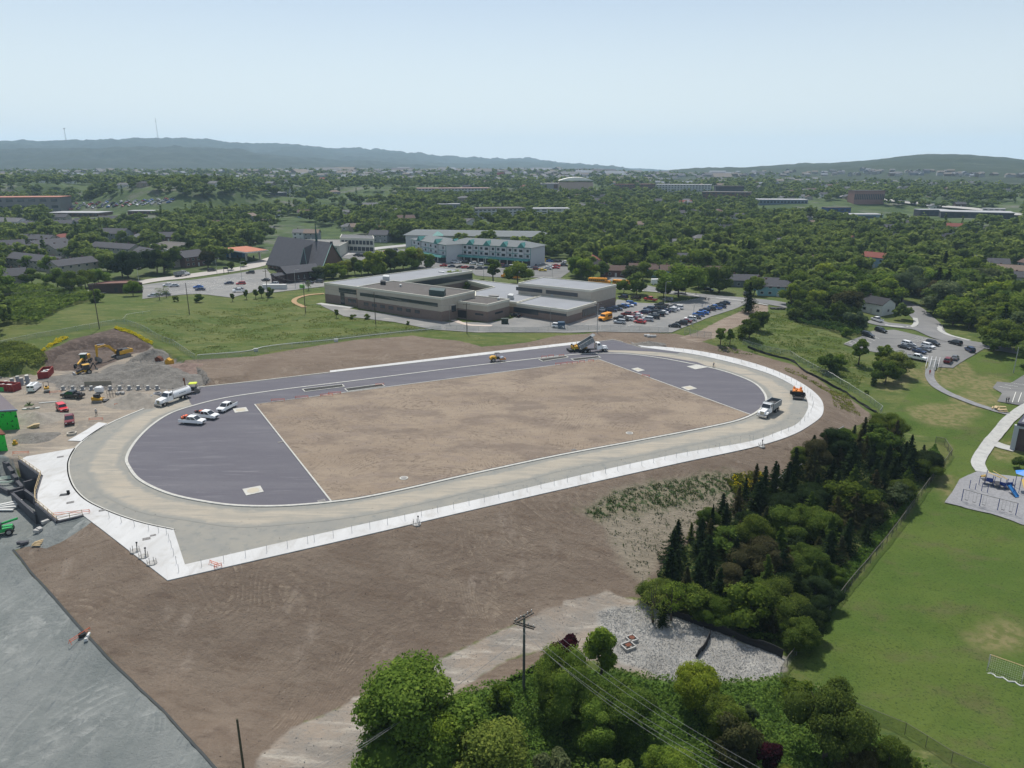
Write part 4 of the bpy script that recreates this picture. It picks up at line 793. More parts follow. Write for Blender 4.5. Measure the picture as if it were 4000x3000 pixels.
MIDT=[(c7([(965,545)]),95,'mid','mid','left tree of the pair on the school lawn'),(c7([(1075,565)]),120,'mid','mid','right tree of the pair on the school lawn'),(c7([(1310,580)]),110,'mid','grey','greyish tree on the lawn beside the flagpole lamp'),(c7([(1440,545)]),90,'mid','grey','small pale tree at the street edge'),(c7([(550,400)]),140,'mid','mid','tree right of the mall car park'),
 (c7([(640,430)]),150,'mid','bright','light tree behind the left school bus'),(c7([(770,410)]),120,'mid','mid','round tree before the brown roofed bungalow'),(c7([(1020,430)]),120,'mid','grey','round tree before the pale blue gabled house'),(c7([(1130,430)]),130,'mid','mid','second round tree before the blue gabled house'),(c7([(1560,450)]),130,'mid','mid','tree at the right of the pale blue house'),(c7([(1610,500)]),150,'mid','deep','dark tree by the driveway of the blue house'),
 (c7([(1790,540)]),190,'mid','deep','wide dark tree over the parked cars on the street'),(c7([(1710,530)]),140,'mid','mid','mid green tree left of wide dark street tree'),(c7([(2090,560)]),130,'mid','mid','tree before the slate roofed bungalow'),(c7([(50,460)]),150,'mid','mid','dense tree at the left corner of the upper gym'),(c7([(140,425)]),60,'mid','mid','sapling at the mall car park edge'),(c7([(750,660)]),80,'mid','deep','dark bushy tree on the gym corner'),(c7([(545,770)]),45,'bush','deep','small bush at the school entrance'),
 (c2([(1960,1130)]),40,'bush','mid','low bush by the upper gym'),(c2([(2050,1105)]),165,'tall','mid','tall leafy tree left of the school bus'),(c2([(1700,1170)]),130,'mid','bright','bright tree in the school courtyard'),(c2([(1560,1145)]),75,'bush','mid','low bushy tree in the school courtyard'),(c2([(1830,1180)]),60,'bush','mid','bush at the right of the courtyard'),
 (c2([(1500,985)]),100,'bush','mid','wide bushy tree at the mall car park'),(c2([(630,1085)]),110,'bush','bright','light bushy tree at the church end'),(c2([(520,1095)]),100,'bush','grey','grey leafy bush in front of the church'),(c6([(697,755)]),62,'tall','mid','small round conifer on the gravel by the school'),(c6([(840,765)]),40,'bush','mid','tiny shrub at the gravel island'),(c6([(955,765)]),42,'bush','mid','low shrub in front of the gravel island'),(c6([(1315,815)]),28,'bush','mid','small shrub at the drive edge'),
 (c5([(1150,235)]),105,'mid','mid','sapling in front of the dark low building'),(c1([(2010,1610)]),60,'tall','deep','dark young conifer at the lower edge of church car park'),(c1([(2130,1590)]),70,'tall','deep','second dark young conifer by the church car park'),(c6([(50,580)]),80,'tall','deep','dark conifer left of the double pole'),(c6([(130,575)]),70,'bush','mid','bush beside the double pole'),(c6([(0,590)]),70,'tall','deep','third dark conifer by the church car park'),
 (c5([(1380,270)]),85,'sparse','mid','thin young tree at the meadow top'),(c5([(1440,250)]),80,'sparse','mid','second thin young tree at the meadow top'),(c5([(1520,285)]),50,'bush','mid','round bush at the meadow top'),(c5([(1730,290)]),60,'bush','deep','dark wide bush on the meadow top'),(c5([(830,290)]),110,'bush','mid','bush around the foot of the first wooden pole'),
 (c6([(455,520)]),70,'sparse','mid','thin tree by the green bin'),(c1([(1060,1400)]),165,'mid','dark','dark pine beside the footpath left of the flat building'),(c1([(1110,1415)]),185,'mid','dark','taller dark pine beside the street lamp'),(c1([(1360,1375)]),170,'mid','dark','dark pine in front of the row houses'),(c1([(1420,1375)]),175,'mid','deep','dark tree in front of the brick end house'),(c1([(1500,1320)]),140,'mid','deep','tree beside the brick end house'),
 (c1([(1800,1320)]),140,'mid','brown','reddish brown tree right of the brick end house'),(c1([(1640,1240)]),130,'mid','dark','dark tree behind the brick end house'),(c1([(930,1350)]),130,'mid','yellow','yellow green tree between two row house blocks'),(c1([(860,1480)]),120,'mid','mid','tree at the left end of the flat dark building'),(c1([(740,1500)]),130,'mid','mid','tree among the group left of the flat dark building'),(c1([(630,1540)]),160,'mid','deep','tallest tree left of the flat dark building'),(c1([(500,1500)]),150,'mid','mid','tree third from the flat dark building'),
 (c1([(440,1380)]),140,'mid','bright','light tree in front of the long row house'),(c1([(250,1330)]),95,'mid','mid','small tree before the left row house'),(c1([(280,1470)]),120,'mid','deep','tree by the nearest row house gable'),(c1([(2000,1340)]),70,'mid','deep','small tree by the petrol station sign'),(c1([(2110,1310)]),60,'mid','deep','small tree by the petrol station verge')]
for pl,hp,kd,sh,lb in MIDT:gt(pl[0],hp/2.212*1.3,kd,sh,lb,cat='shrub' if kd=='bush' else 'tree',name='shrub' if kd=='bush' else 'leafy_tree')
# hedge of trees between church and school
for i,(x,y,hp)in enumerate([(600,1085,115),(660,1080,120),(730,1075,125),(790,1060,120),(850,1050,140),(910,1055,120),(970,1045,125),(1030,1050,165),(1090,1030,125),(1150,1030,150),(1200,1010,120),(1260,1000,130),(1310,995,130),(1360,985,110)]):
 gt(c2([(x+rnd.uniform(-14,14),y+rnd.uniform(-8,8))])[0],hp/2.212*rnd.uniform(1.0,1.6),['mid','near','bush','mid','near'][i%5],['mid','bright','deep','mid','yellow'][i*3%5],f"{['first','second','third','fourth','fifth','sixth','seventh','eighth','ninth','tenth','eleventh','twelfth','thirteenth','fourteenth'][i]} tree from the church in the row behind the school roof",group='row of trees between church and school')
# --------- prototypes: parts as shared meshes
class Proto:
 def __init__(s):s.parts=[]
 def add(s,name,mb,mats,role=None,parent=None,bev=0,smooth=False,fix=True,label=None):
  me=bpy.data.meshes.new(name);me.from_pydata(mb.v,[],mb.f)
  for mt in(mats if isinstance(mats,(list,tuple))else[mats]):me.materials.append(mt)
  if len(me.materials)>1:me.polygons.foreach_set('material_index',mb.m)
  if fix or bev:
   bm=bmesh.new();bm.from_mesh(me);bmesh.ops.recalc_face_normals(bm,faces=bm.faces)
   if bev:bmesh.ops.bevel(bm,geom=[e for e in bm.edges if e.calc_length()>bev*2.2],offset=bev,segments=2,affect='EDGES',profile=.6,clamp_overlap=True)
   bm.to_mesh(me);bm.free()
  if smooth:me.polygons.foreach_set('use_smooth',[True]*len(me.polygons))
  me.update();s.parts.append((name,me,role,parent,label));return len(s.parts)-1
 def inst(s,name,loc,rz=0,cols={},sc=1,rot=None,skip=()):
  r=empty(name,loc,rz,sc,rot);made=[]
  for i,(n,me,role,par,lb)in enumerate(s.parts):
   if n in skip:made.append(None);continue
   o=link(n,me,r if par is None else made[par]);made.append(o)
   if role and role in cols:o.color=(*cols[role],1)
   if lb:o['label']=lb
  return r
 def single(s,name,loc,rz=0,cols={},sc=1):
  o=link(name,s.parts[0][1]);o.location=loc;o.rotation_euler=(0,0,rz)
  if sc!=1:o.scale=(sc,)*3
  o.color=(*list(cols.values())[0],1)if cols else(1,1,1,1);return o
def frustum(mb,x0,x1,X0,X1,w0,w1,z0,z1,m=None):
 return mb.add([(x0,-w0,z0),(x1,-w0,z0),(x1,w0,z0),(x0,w0,z0),(X0,-w1,z1),(X1,-w1,z1),(X1,w1,z1),(X0,w1,z1)],[(0,3,2,1),(4,5,6,7),(0,1,5,4),(1,2,6,5),(2,3,7,6),(3,0,4,7)],m)
def wheel(r=.34,w=.24):
 mb=MB();mb.tube((0,-w/2,0),(0,w/2,0),r,n=16,m=0);mb.tube((0,-w/2-.012,0),(0,w/2+.012,0),r*.58,n=12,m=1);return mb
def car_proto(kind):
 p=Proto();b=MB();wl=.34;W_=.9
 if kind=='sedan':L0,L1=-2.3,2.3;b.prof([(L0,.3),(L0,.78),(L0+.12,.98),(-1.5,1.02),(.95,.98),(L1-.15,.80),(L1,.62),(L1,.3)],-W_,W_,inset=.06,zi=.9);cab=(-1.75,1.2,-1.05,.35,.80,.62,.98,1.44);ax=(-1.4,1.42)
 elif kind=='suv':L0,L1=-2.3,2.35;b.prof([(L0,.36),(L0,.95),(L0+.08,1.08),(-1.5,1.10),(1.0,1.08),(L1-.2,.95),(L1,.75),(L1,.36)],-W_-.03,W_+.03,inset=.05,zi=1.0);cab=(-2.22,1.25,-1.95,.45,.86,.70,1.07,1.72);ax=(-1.4,1.45);wl=.38
 elif kind=='pickup':L0,L1=-2.95,2.95;b.prof([(L0,.5),(L0,1.18),(-.95,1.18),(-.95,1.22),(1.5,1.22),(2.75,1.12),(L1,.95),(L1,.5)],-.99,.99,inset=.03,zi=1.1);cab=(-.95,1.75,-.75,.85,.93,.78,1.2,1.90);ax=(-1.75,1.95);wl=.43
 elif kind=='jeep':L0,L1=-2.1,2.1;b.prof([(L0,.5),(L0,1.1),(.8,1.1),(L1,1.02),(L1,.5)],-.9,.9);cab=(-2.05,.75,-2.0,.45,.82,.76,1.1,1.80);ax=(-1.35,1.35);wl=.42
 elif kind=='van':L0,L1=-2.8,2.8;b.prof([(L0,.42),(L0,1.2),(L0+.05,1.98),(.9,2.0),(1.05,1.93),(1.85,1.18),(2.6,1.05),(L1,.85),(L1,.42)],-.98,.98,inset=.12,zi=1.3);ax=(-1.8,1.85);wl=.4;cab=None
 body=p.add('body',b,M['paint'],'paint',bev=.05)
 if cab:
  c_=MB();frustum(c_,*cab[:2],*cab[2:4],cab[4],cab[5],cab[6],cab[7]);gl=p.add('windows',c_,M['glass'])
  r_=MB();frustum(r_,cab[2]-.03,cab[3]+.03,cab[2]+.05,cab[3]-.06,cab[5]+.02,cab[5]-.04,cab[7]-.02,cab[7]+.05);p.add('roof',r_,M['paint'],'paint')
  pl=MB() # pillars
  for xb,xt in((cab[0]+.02,cab[2]+.02),(cab[1]-.04,cab[3]-.02),((cab[0]+cab[1])/2-.1,(cab[2]+cab[3])/2-.1)):
   for s in(-1,1):pl.tube((xb,s*(cab[4]+.0),cab[6]),(xt,s*(cab[5]+.01),cab[7]),.045,n=4)
  p.add('pillars',pl,M['paint'],'paint')
 else:
  c_=MB();c_.add([(1.12,-.78,1.87),(1.12,.78,1.87),(1.80,.86,1.25),(1.80,-.86,1.25)],[(0,1,2,3)]);c_.add([(.2,-.925,1.3),(1.35,-.925,1.3),(.95,-.88,1.8),(.2,-.88,1.8)],[(0,1,2,3)]);c_.add([(.2,.925,1.3),(1.35,.925,1.3),(.95,.88,1.8),(.2,.88,1.8)],[(0,1,2,3)])
  for s in(-.45,.45):c_.box((-2.82,s,1.55),(.03,.7,.45))
  c_.v=[(x+.02*(x>1.1),y*1.01,z+.02)for x,y,z in c_.v];p.add('windows',c_,M['glass'],fix=False)
 if kind=='pickup':
  bd=MB();bd.box((-1.97,0,1.175),(1.86,1.72,.02));p.add('cargo_bed',bd,M['black'])
  tg=MB();tg.box((L0-.02,0,.85),(.04,1.6,.5));p.add('tailgate',tg,M['paint'],'paint')
 hd=MB()
 zz=.68 if kind=='sedan' else.85
 gr=MB();gr.box((L1+.005,0,zz-.12),(.04,1.0,.28));p.add('grille',gr,M['black'])
 for s in(-1,1):
  h_=MB();h_.box((L1-.02,s*.68,zz),(.08,.34,.17));p.add('headlight',h_,M['lamp'])
  t_=MB();t_.box((L0+.0,s*.76,zz+.05),(.06,.2,.24));p.add('tail_light',t_,M['red'])
 for x in ax:
  for s in(-1,1):
   w_=wheel(wl);w_.v=[(a+x,q+s*.82,z+wl)for a,q,z in w_.v];p.add('wheel',w_,[M['tyre'],M['rim']])
 return p
CARS={k:car_proto(k)for k in('sedan','suv','pickup','van','jeep')}
def low_car(kind):
 p=Proto();b=MB();zt=1.45 if kind=='sedan' else 1.75
 b.prof([(-2.25,.3),(-2.25,.95),(-1.6,1.0),(1.0,.98),(2.2,.75),(2.25,.3)],-.9,.9,m=0);frustum(b,-1.75 if kind=='sedan' else-2.1,1.15,-1.1 if kind=='sedan' else-1.9,.4,.8,.65,.97,zt-.05,m=1);frustum(b,-1.1 if kind=='sedan' else-1.9,.4,-1.05 if kind=='sedan' else-1.85,.35,.66,.6,zt-.06,zt,m=0)
 for x in(-1.4,1.4):
  for s in(-.83,.83):b.tube((x,s-.1,.33),(x,s+.1,.33),.33,n=10,m=2)
 p.add('car',b,[M['paint'],M['glass'],M['tyre']],'paint');return p
LOWC={k:low_car(k)for k in('sedan','suv')}
CC={'white':(.78,.78,.78),'silver':(.42,.44,.46),'black':(.012,.012,.014),'navy':(.015,.03,.08),'blue':(.02,.12,.42),'red':(.42,.015,.015),'darkred':(.16,.012,.016),'grey':(.12,.125,.13),'yellow':(.7,.5,.02),'teal':(.02,.12,.16)}
CN={'navy':'dark blue','darkred':'dark red'}
LANDM=[]
def car(px,hd,kind,colr,label,group='cars in the school car park',low=False,flip=False,dz=.19):
 """px foot centre; hd = (px, py) a second photo point the car's nose points towards"""
 p=g(*px);q=g(*hd);a=math.atan2(q.y-p.y,q.x-p.x)+(math.pi if flip else 0)
 s_=H([p.x+math.cos(a)*1.5,p.x-math.cos(a)*1.5],[p.y+math.sin(a)*1.5,p.y-math.sin(a)*1.5]);pit_=math.atan2(s_[1]-s_[0],3)
 z=p.z+dz
 if low:o=LOWC['suv' if kind in('suv','pickup','van')else 'sedan'].single('parked_car',(p.x,p.y,z),a,{'paint':CC[colr]});o.rotation_euler=(0,pit_,a)
 else:o=CARS[kind].inst({'van':'parked_van','pickup':'pickup_truck'}.get(kind,'parked_car'),(p.x,p.y,z),a,{'paint':CC[colr]},rot=(0,pit_,a))
 return tag(o,label,{'van':'van','pickup':'pickup truck'}.get(kind,'car'),group)
# school car park, row by row (crop units of c7)
def rows(f,lst,d,grp,where,low=False,jit=3):
 cnt={}
 for i,(x,y,c_,k)in enumerate(lst):
  n=CN.get(c_,c_);w={'sedan':'car','suv':'sport utility','pickup':'pickup','van':'van'}[k]
  nb=lst[i-1]if i else lst[1];nn=CN.get(nb[2],nb[2])
  lab=f"{n} {w} {'first' if i == 0 else 'last' if i == len(lst)-1 else ['','second','third','fourth','fifth','sixth','seventh','eighth','ninth','tenth','eleventh','twelfth','thirteenth','fourteenth','fifteenth','sixteenth','seventeenth','eighteenth','nineteenth','twentieth'][i] if i < 20 else 'further along'} in {where}"
  car(f([(x,y)])[0],f([(x+d[0],y+d[1])])[0],k,c_,lab,grp,low=low)
S,U,K='sedan','suv','pickup'
rows(c7,[(1405,840,'black',S),(1465,818,'black',U),(1500,802,'darkred',S),(1540,782,'white',U),(1580,765,'grey',S),(1610,742,'blue',U),(1650,726,'blue',S),(1665,708,'navy',U),(1710,695,'black',U),(1750,686,'blue',K),(1800,672,'navy',S),(1805,655,'black',U),(1838,640,'navy',S)],(-60,-5),'cars in the school car park','the grass bank row')
rows(c7,[(1105,805,'red',S),(1170,785,'silver',U),(1225,765,'black',U),(1225,745,'grey',S),(1270,742,'black',U),(1300,725,'white',S),(1320,712,'navy',S),(1290,688,'black',U),(1370,705,'silver',U),(1400,695,'white',S),(1430,682,'white',U),(1400,670,'grey',S)],(-60,-6),'cars in the school car park','the middle row, right side')
rows(c7,[(930,808,'silver',U),(940,782,'black',K),(1000,780,'white',U),(1035,768,'darkred',S),(1005,745,'darkred',K),(1080,750,'white',S),(1070,738,'red',S),(1140,725,'navy',U),(1165,712,'navy',S),(1185,692,'navy',U),(1230,722,'black',U),(1250,682,'black',S),(1290,662,'black',K)],(-60,-6),'cars in the school car park','the middle row, left side')
rows(c7,[(785,700,'white',S),(855,705,'navy',U),(905,694,'navy',U),(940,675,'black',S),(965,668,'blue',S),(1005,662,'white',S),(1030,648,'blue',U)],(60,2),'cars in the school car park','the row beside the gym')
rows(c7,[(960,592,'navy',U),(1068,602,'black',U),(1195,612,'red',K),(1345,614,'grey',U)],(-60,-8),'cars in the school car park','the line below the school lawn')
rows(c8,[(1240,800,'grey',S),(1180,805,'black',S),(1305,842,'navy',S),(1210,780,'white',U),(1350,825,'grey',S),(1380,797,'white',U),(1420,772,'black',U)],(50,12),'cars in the small right car park','the right car park middle block')
car(c8([(855,698)])[0],c8([(905,712)])[0],U,'black','black sport utility at the hedge, left in the right car park','cars in the small right car park');car(c8([(972,660)])[0],c8([(1025,675)])[0],U,'black','black sport utility at the hedge, nearer the street','cars in the small right car park')
car(c8([(1280,898)])[0],c8([(1340,910)])[0],K,'white','white pickup parked nearest the steps in the right car park','pickups');car(c8([(1615,768)])[0],c8([(1570,756)])[0],U,'black','black sport utility leaving the right car park','cars in the small right car park')
car(c8([(1742,828)])[0],c8([(1720,815)])[0],U,'navy','dark blue car alone at the right edge of the small car park','cars in the small right car park');car(c8([(1612,898)])[0],c8([(1640,872)])[0],S,'grey','grey car beside the dark red one','cars in the small right car park');car(c8([(1553,922)])[0],c8([(1585,895)])[0],U,'darkred','dark red car by the bottom corner of the small car park','cars in the small right car park')
car(c8([(940,568)])[0],c8([(890,552)])[0],K,'white','white pickup on the street before the corner house','pickups');car(c8([(2183,352)])[0],c8([(2212,358)])[0],S,'white','white car at the far right edge by the trees',None)
car(c7([(30,750)])[0],c7([(-30,740)])[0],S,'black','black car parked beside the school entrance wing',None);car(c7([(398,845)])[0],c7([(450,850)])[0],U,'white','white sport utility driving past the site fence',None)
car(c7([(1700,528)])[0],c7([(1760,534)])[0],U,'black','dark car under the street tree',None);car(c7([(2015,562)])[0],c7([(2005,545)])[0],U,'grey','grey car in the driveway of the slate roofed bungalow',None)
car(c1([(1830,1352)])[0],c1([(1880,1348)])[0],U,'black','black sport utility on the old street',None)
rows(c1,[(1452,1480,'white',S),(1507,1486,'silver',S),(1715,1497,'blue',S),(1732,1518,'navy',S),(1980,1464,'navy',S),(2082,1468,'red',U),(2068,1532,'white',K),(2062,1514,'grey',S),(2165,1372,'black',U),(1325,1572,'silver',S),(1430,1562,'grey',S)],(-50,2),'cars in the church car park','the church car park',low=False)
rows(c2,[(85,1104,'black',S),(160,1140,'silver',U),(462,1128,'black',S),(545,1118,'grey',U)],(-50,-2),'cars in the church car park','the line in front of the church')
rows(c2,[(1000,872,'silver',S),(1040,868,'white',S),(870,888,'black',U),(905,893,'black',U),(1060,888,'black',K),(1110,884,'black',U),(1130,852,'red',S),(1160,842,'navy',S),(1200,838,'grey',S),(1195,862,'blue',S),(1240,864,'silver',S),(1290,862,'white',S),(1080,916,'red',S),(1120,926,'silver',S),(790,842,'white',U),(825,838,'white',S)],(-50,0),'cars in front of the hotel','the left end of the hotel car park',True)
rows(c2,[(1372,912,'white',S),(1412,914,'red',S),(1620,978,'red',S),(1690,984,'navy',S),(1662,938,'silver',U),(1705,942,'white',U),(1742,950,'white',S),(1772,946,'silver',S),(1802,948,'black',U),(1875,958,'white',U),(1937,968,'white',U),(1760,990,'black',S)],(-50,0),'cars in front of the hotel','the middle of the hotel car park',True)
rows(c2,[(1806,994,'red',S),(1855,998,'black',U),(1925,1002,'grey',U),(1985,1000,'navy',S),(2120,980,'darkred',U),(2155,988,'navy',S),(2195,988,'white',U)],(-50,0),'cars in front of the hotel','the front line of the hotel car park',True)
rows(c7,[(125,322,'white',S),(180,304,'navy',U),(218,294,'white',U),(235,270,'navy',S),(290,274,'yellow',U),(328,276,'blue',S),(380,278,'black',U),(408,275,'black',S),(465,284,'white',S),(452,312,'black',U)],(50,2),'cars in front of the hotel','the back line right of the hotel',True)
rows(c7,[(75,332,'grey',S),(215,344,'darkred',U),(265,354,'yellow',S),(312,340,'silver',S),(330,325,'white',S),(385,314,'red',S),(380,334,'red',S)],(50,2),'cars in front of the hotel','the near line right of the hotel',True)
rows(c1,[(390,1245,'white',S),(470,1260,'silver',S),(610,1255,'white',U),(650,1258,'white','van'),(700,1262,'white','van'),(745,1280,'white',U),(790,1290,'red',U),(815,1285,'black',S),(730,1230,'black',U)],(50,4),'cars between the row houses','the yard between the row houses',True)
rows(c1,[(1705,1142,'white',U),(1740,1172,'white',S),(1765,1168,'silver',S),(1820,1158,'black',U),(1880,1140,'white',S)],(50,2),'cars behind the petrol station','the lot behind the petrol station',True)
# far packed car park at the left: about a hundred roofs
FC=[rnd.choice(['white','silver','navy','black','blue','grey','silver','navy','red'])for _ in range(96)]
FAR_Q=V([(262,446),(238,452),(330,434),(352,452)])
for i in range(96):
 a_,b_=(i%16)/15,(i//16)/5
 x=(540+(1500-540)*a_)+b_*(-60)+rnd.uniform(-8,8);y=800-(a_)*55-b_*0+(b_-.5)*52*(1-.25*a_)
 px=c1([(x,y)])[0]
 if i%11==7:continue
 car(px,(px[0]+14,px[1]+rnd.choice([-3,3])),rnd.choice([S,U]),FC[i],'small car among the distant packed car park at upper left','cars in the distant packed car park',low=True)
# --------- the suburb's trees: the largest as things, the rest one wood
KEEP=[] # footprints that stay free of trees
def keepout(poly,m=3.0):KEEP.append((np.array([tuple(p[:2])for p in poly]),m))
for k_,pl in LOTS.items():
 if pl:keepout(pl,3.5)
OPEN=[V([(390,434),(560,428),(780,416),(870,424),(860,436),(640,446),(520,456),(400,458)]),
 V([(0,585),(120,560),(330,600),(520,560),(560,530),(620,470),(900,540),(1210,570),(1230,600),(1400,640),(1660,690),(1720,660),(1800,690),(1880,700),(1990,700),(2100,760),(2212,780),(2400,1000),(2400,1700),(0,1700)]),
 V([(120,440),(200,430),(350,424),(420,430),(400,470),(230,482),(120,490)]),V([(1480,388),(1560,378),(1600,374),(1600,382),(1500,396)]),V([(1640,436),(1880,440),(2212,458),(2212,490),(1900,480),(1620,466)])]
for o_ in OPEN:keepout(poly_w(o_),0)
# --------- buildings
def winset(t,A,B,n,z0,z1,w,s0=0.0,s1=1.0,mt=None,fr=True,name='window',out=.03):
 """n windows along wall A->B (local xy), each its own part"""
 A=Vector(A[:2]);B=Vector(B[:2]);L=(B-A).length;d=(B-A)/L;a=math.atan2(d.y,d.x)
 for i in range(n):
  c=A+d*L*(s0+(s1-s0)*((i+.5)/n));mb=MB();mb.box((c.x,c.y,(z0+z1)/2),(w,.10+out,z1-z0),a,m=0)
  if fr:mb.box((c.x,c.y,z0-.06),(w+.2,.2+out,.1),a,m=1);mb.box((c.x,c.y,(z0+z1)/2),(.07,.14+out,z1-z0),a,m=1)
  mb.build(name,[mt or M['pane'],M['trim']],t)
def locs(P,o):return[(p.x-o.x,p.y-o.y)for p in P]
def blockb(name,label,cat,roofpx,hgt,gz,wallm,roofm,lower=None,fascia=None,parapet=.35,group=None):
 """flat-roofed block from its roof corners seen in the photo; local frame at its foot"""
 P=[pz(x,y,gz+hgt)for x,y in roofpx];c=sum(P,Vector())/len(P);t_=empty(name,(c.x,c.y,gz));tag(t_,label,cat,group);L=locs(P,c)
 keepout(P,3);
 if sum(L[i][0]*L[(i+1)%len(L)][1]-L[(i+1)%len(L)][0]*L[i][1]for i in range(len(L)))<0:L=L[::-1]
 blk(t_,L,0,hgt,wallm,roofm,lower,fascia,parapet);return t_,L,c
def inset(L,d):
 n=len(L);out=[]
 for i in range(n):
  p0,p1,p2=Vector(L[i-1]),Vector(L[i]),Vector(L[(i+1)%n]);a=(p1-p0).normalized();b=(p2-p1).normalized();na=Vector((-a.y,a.x));nb=Vector((-b.y,b.x));m=(na+nb);k=d/max(.3,m.dot(na));q=p1+m*k;out.append((q.x,q.y))
 return out
def blk(t_,L,z0,hgt,wallm,roofm,lower=None,fascia=None,parapet=.35):
 n=len(L);w=MB();w.prism(L,z0-1.5,hgt-.05);w.build('wall',wallm,t_)
 r_=MB();r_.prism(inset(L,.3),hgt-.3,hgt);r_.build('roof',roofm,t_)
 f_=MB();o1=inset(L,-.12);i1=inset(L,.28)
 for i in range(n):
  j=(i+1)%n;f_.add([(*o1[i],hgt-.55),(*o1[j],hgt-.55),(*i1[j],hgt-.55),(*i1[i],hgt-.55),(*o1[i],hgt+parapet),(*o1[j],hgt+parapet),(*i1[j],hgt+parapet),(*i1[i],hgt+parapet)],[(0,3,2,1),(4,5,6,7),(0,1,5,4),(2,3,7,6)])
 f_.build('parapet',fascia or M['cream'],t_)
 if lower:
  l_=MB();o2=inset(L,-.05);l_.prism(o2,z0-1.6,lower);l_.build('base_wall',M['schoolbrick'],t_)
FOLD=lambda p,a,b:None
# --- the school beyond the track: one building of several wings
gz=1.2
sc_t=None
def wing(f,pts,h,z,roofm,lower=3.6,wallm=None,fascia=None):
 global sc_t
 P=[pz(x,y,z+h)for x,y in f(pts)];keepout(P,2.5)
 if sc_t is None:
  c=sum(P,Vector())/len(P);sc_t=empty('school',(c.x,c.y,z));tag(sc_t,'long two storey tan and brown school with flat grey roofs','school');
 o=sc_t.location;L=[(p.x-o.x,p.y-o.y)for p in P]
 if sum(L[i][0]*L[(i+1)%len(L)][1]-L[(i+1)%len(L)][0]*L[i][1]for i in range(len(L)))<0:L=L[::-1]
 blk(sc_t,L,0,h,wallm or M['schoolpanel'],roofm,lower,fascia,.3);return L
WA=wing(c6,[(590,455),(865,490),(1290,440),(1868,352),(1580,322)],8.2,gz,M['lightroof'])
WB=wing(c6,[(870,490),(1600,588),(1890,527),(1185,438)],8.7,gz,M['darkroof'])
WC=wing(c6,[(1745,614),(2000,645),(2190,598),(1900,567)],6.2,gz,M['darkroof'])
WD=wing(c7,[(55,458),(685,523),(900,472),(270,408)],8.8,gz,M['lightroof'])
WE=wing(c7,[(40,632),(480,692),(730,622),(250,570)],4.6,gz,M['lightroof'],lower=2.4)
WF=wing(lambda p:p,c6([(1895,590),(1895,530),(2060,492),(1812,432),(1830,423),(2330,480)])+c7([(70,560),(245,565),(40,625)]),4.2,gz,M['lightroof'],lower=2.4)
sl_=sc_t.location
def LW(f,x,y,z):p=pz(*f([(x,y)])[0],gz+z);return(p.x-sl_.x,p.y-sl_.y)
def swin(f,a,b,zt,n,z0,z1,w,s0=0,s1=1,mt=None):winset(sc_t,LW(f,*a,zt),LW(f,*b,zt),n,z0,z1,w,s0,s1,mt,fr=False,out=.16)
swin(c6,(870,490),(1600,588),8.7,9,5.3,6.7,5.6,.05,.95);swin(c6,(870,490),(1600,588),8.7,7,1.6,2.9,2.6,.06,.78)
swin(c6,(590,455),(865,490),8.2,2,5.0,7.0,5.6,.48,.98);swin(c6,(590,455),(865,490),8.2,1,.1,4.9,2.4,.48,.64);swin(c6,(590,455),(865,490),8.2,2,1.4,2.9,2.2,.72,.98)
swin(c6,(1600,588),(1890,527),8.7,1,2.6,5.0,2.6,.3,.4);swin(c6,(1745,614),(2000,645),6.2,1,.1,3.0,4.5,.0,.3,M['black']);swin(c6,(1745,614),(2000,645),6.2,1,1.9,2.6,3.8,.55,.9);swin(c6,(2000,645),(2190,598),6.2,1,1.9,2.6,5,.3,.7)
swin(c7,(55,458),(685,523),8.8,1,5.8,7.3,13,.01,.30);swin(c7,(55,458),(685,523),8.8,1,5.8,7.3,15,.42,.80);swin(c7,(40,632),(480,692),4.6,1,1.2,3.2,12,.02,.36);swin(c7,(40,632),(480,692),4.6,6,2.3,3.2,2.4,.40,.98)
swin(c7,(480,692),(730,622),4.6,3,.5,3.3,3.6,.50,1.0);swin(c6,(1290,440),(1868,352),8.2,12,4.6,7.2,3.6,0,1)
m_=MB();a_=LW(c6,1650,640,4.2);m_.prism([LW(c6,1630,632,4.4),LW(c6,1740,645,4.4),LW(c6,1860,630,4.4),LW(c6,1740,605,4.4)],4.1,4.45);m_.build('entrance_canopy',M['charcoal'],sc_t)
def roofbox(f,pts,z,h,name,mt,par=None):
 P=[pz(x,y,gz+z)for x,y in f(pts)];mb=MB();mb.prism([(p.x-sl_.x,p.y-sl_.y)for p in P],z-.1,z+h);return mb.build(name,mt,sc_t)
roofbox(c6,[(1495,562),(1625,575),(1640,548),(1515,540)],8.7,2.2,'roof_vent',mat('green_unit',(.035,.06,.055),.5));roofbox(c6,[(1075,470),(1120,472),(1122,458),(1080,455)],8.7,1.5,'roof_vent',M['black']);roofbox(c6,[(1095,432),(1150,436),(1155,420),(1105,418)],8.2,1.8,'roof_vent',M['galv'])
roofbox(c6,[(1240,488),(1256,489),(1258,482),(1243,481)],8.7,.9,'roof_vent',M['galv']);roofbox(c6,[(2085,600),(2105,601),(2106,595),(2088,594)],6.2,.7,'roof_vent',M['galv']);roofbox(c6,[(2010,572),(2095,578),(2100,568),(2020,563)],6.2,.5,'roof_vent',M['steel']);roofbox(c6,[(1575,362),(1625,366),(1630,360),(1590,357)],8.2,.4,'skylight',M['galv'])
roofbox(c7,[(-40,592),(10,598),(15,580),(-20,575)],4.3,1.6,'roof_vent',M['galv']);roofbox(c7,[(212,552),(232,553),(234,545),(215,544)],4.3,1,'roof_vent',M['galv']);roofbox(c7,[(335,575),(355,577),(356,568),(338,567)],4.6,1.2,'roof_vent',M['galv'])
LANDM.append(('tan and brown school',sc_t))
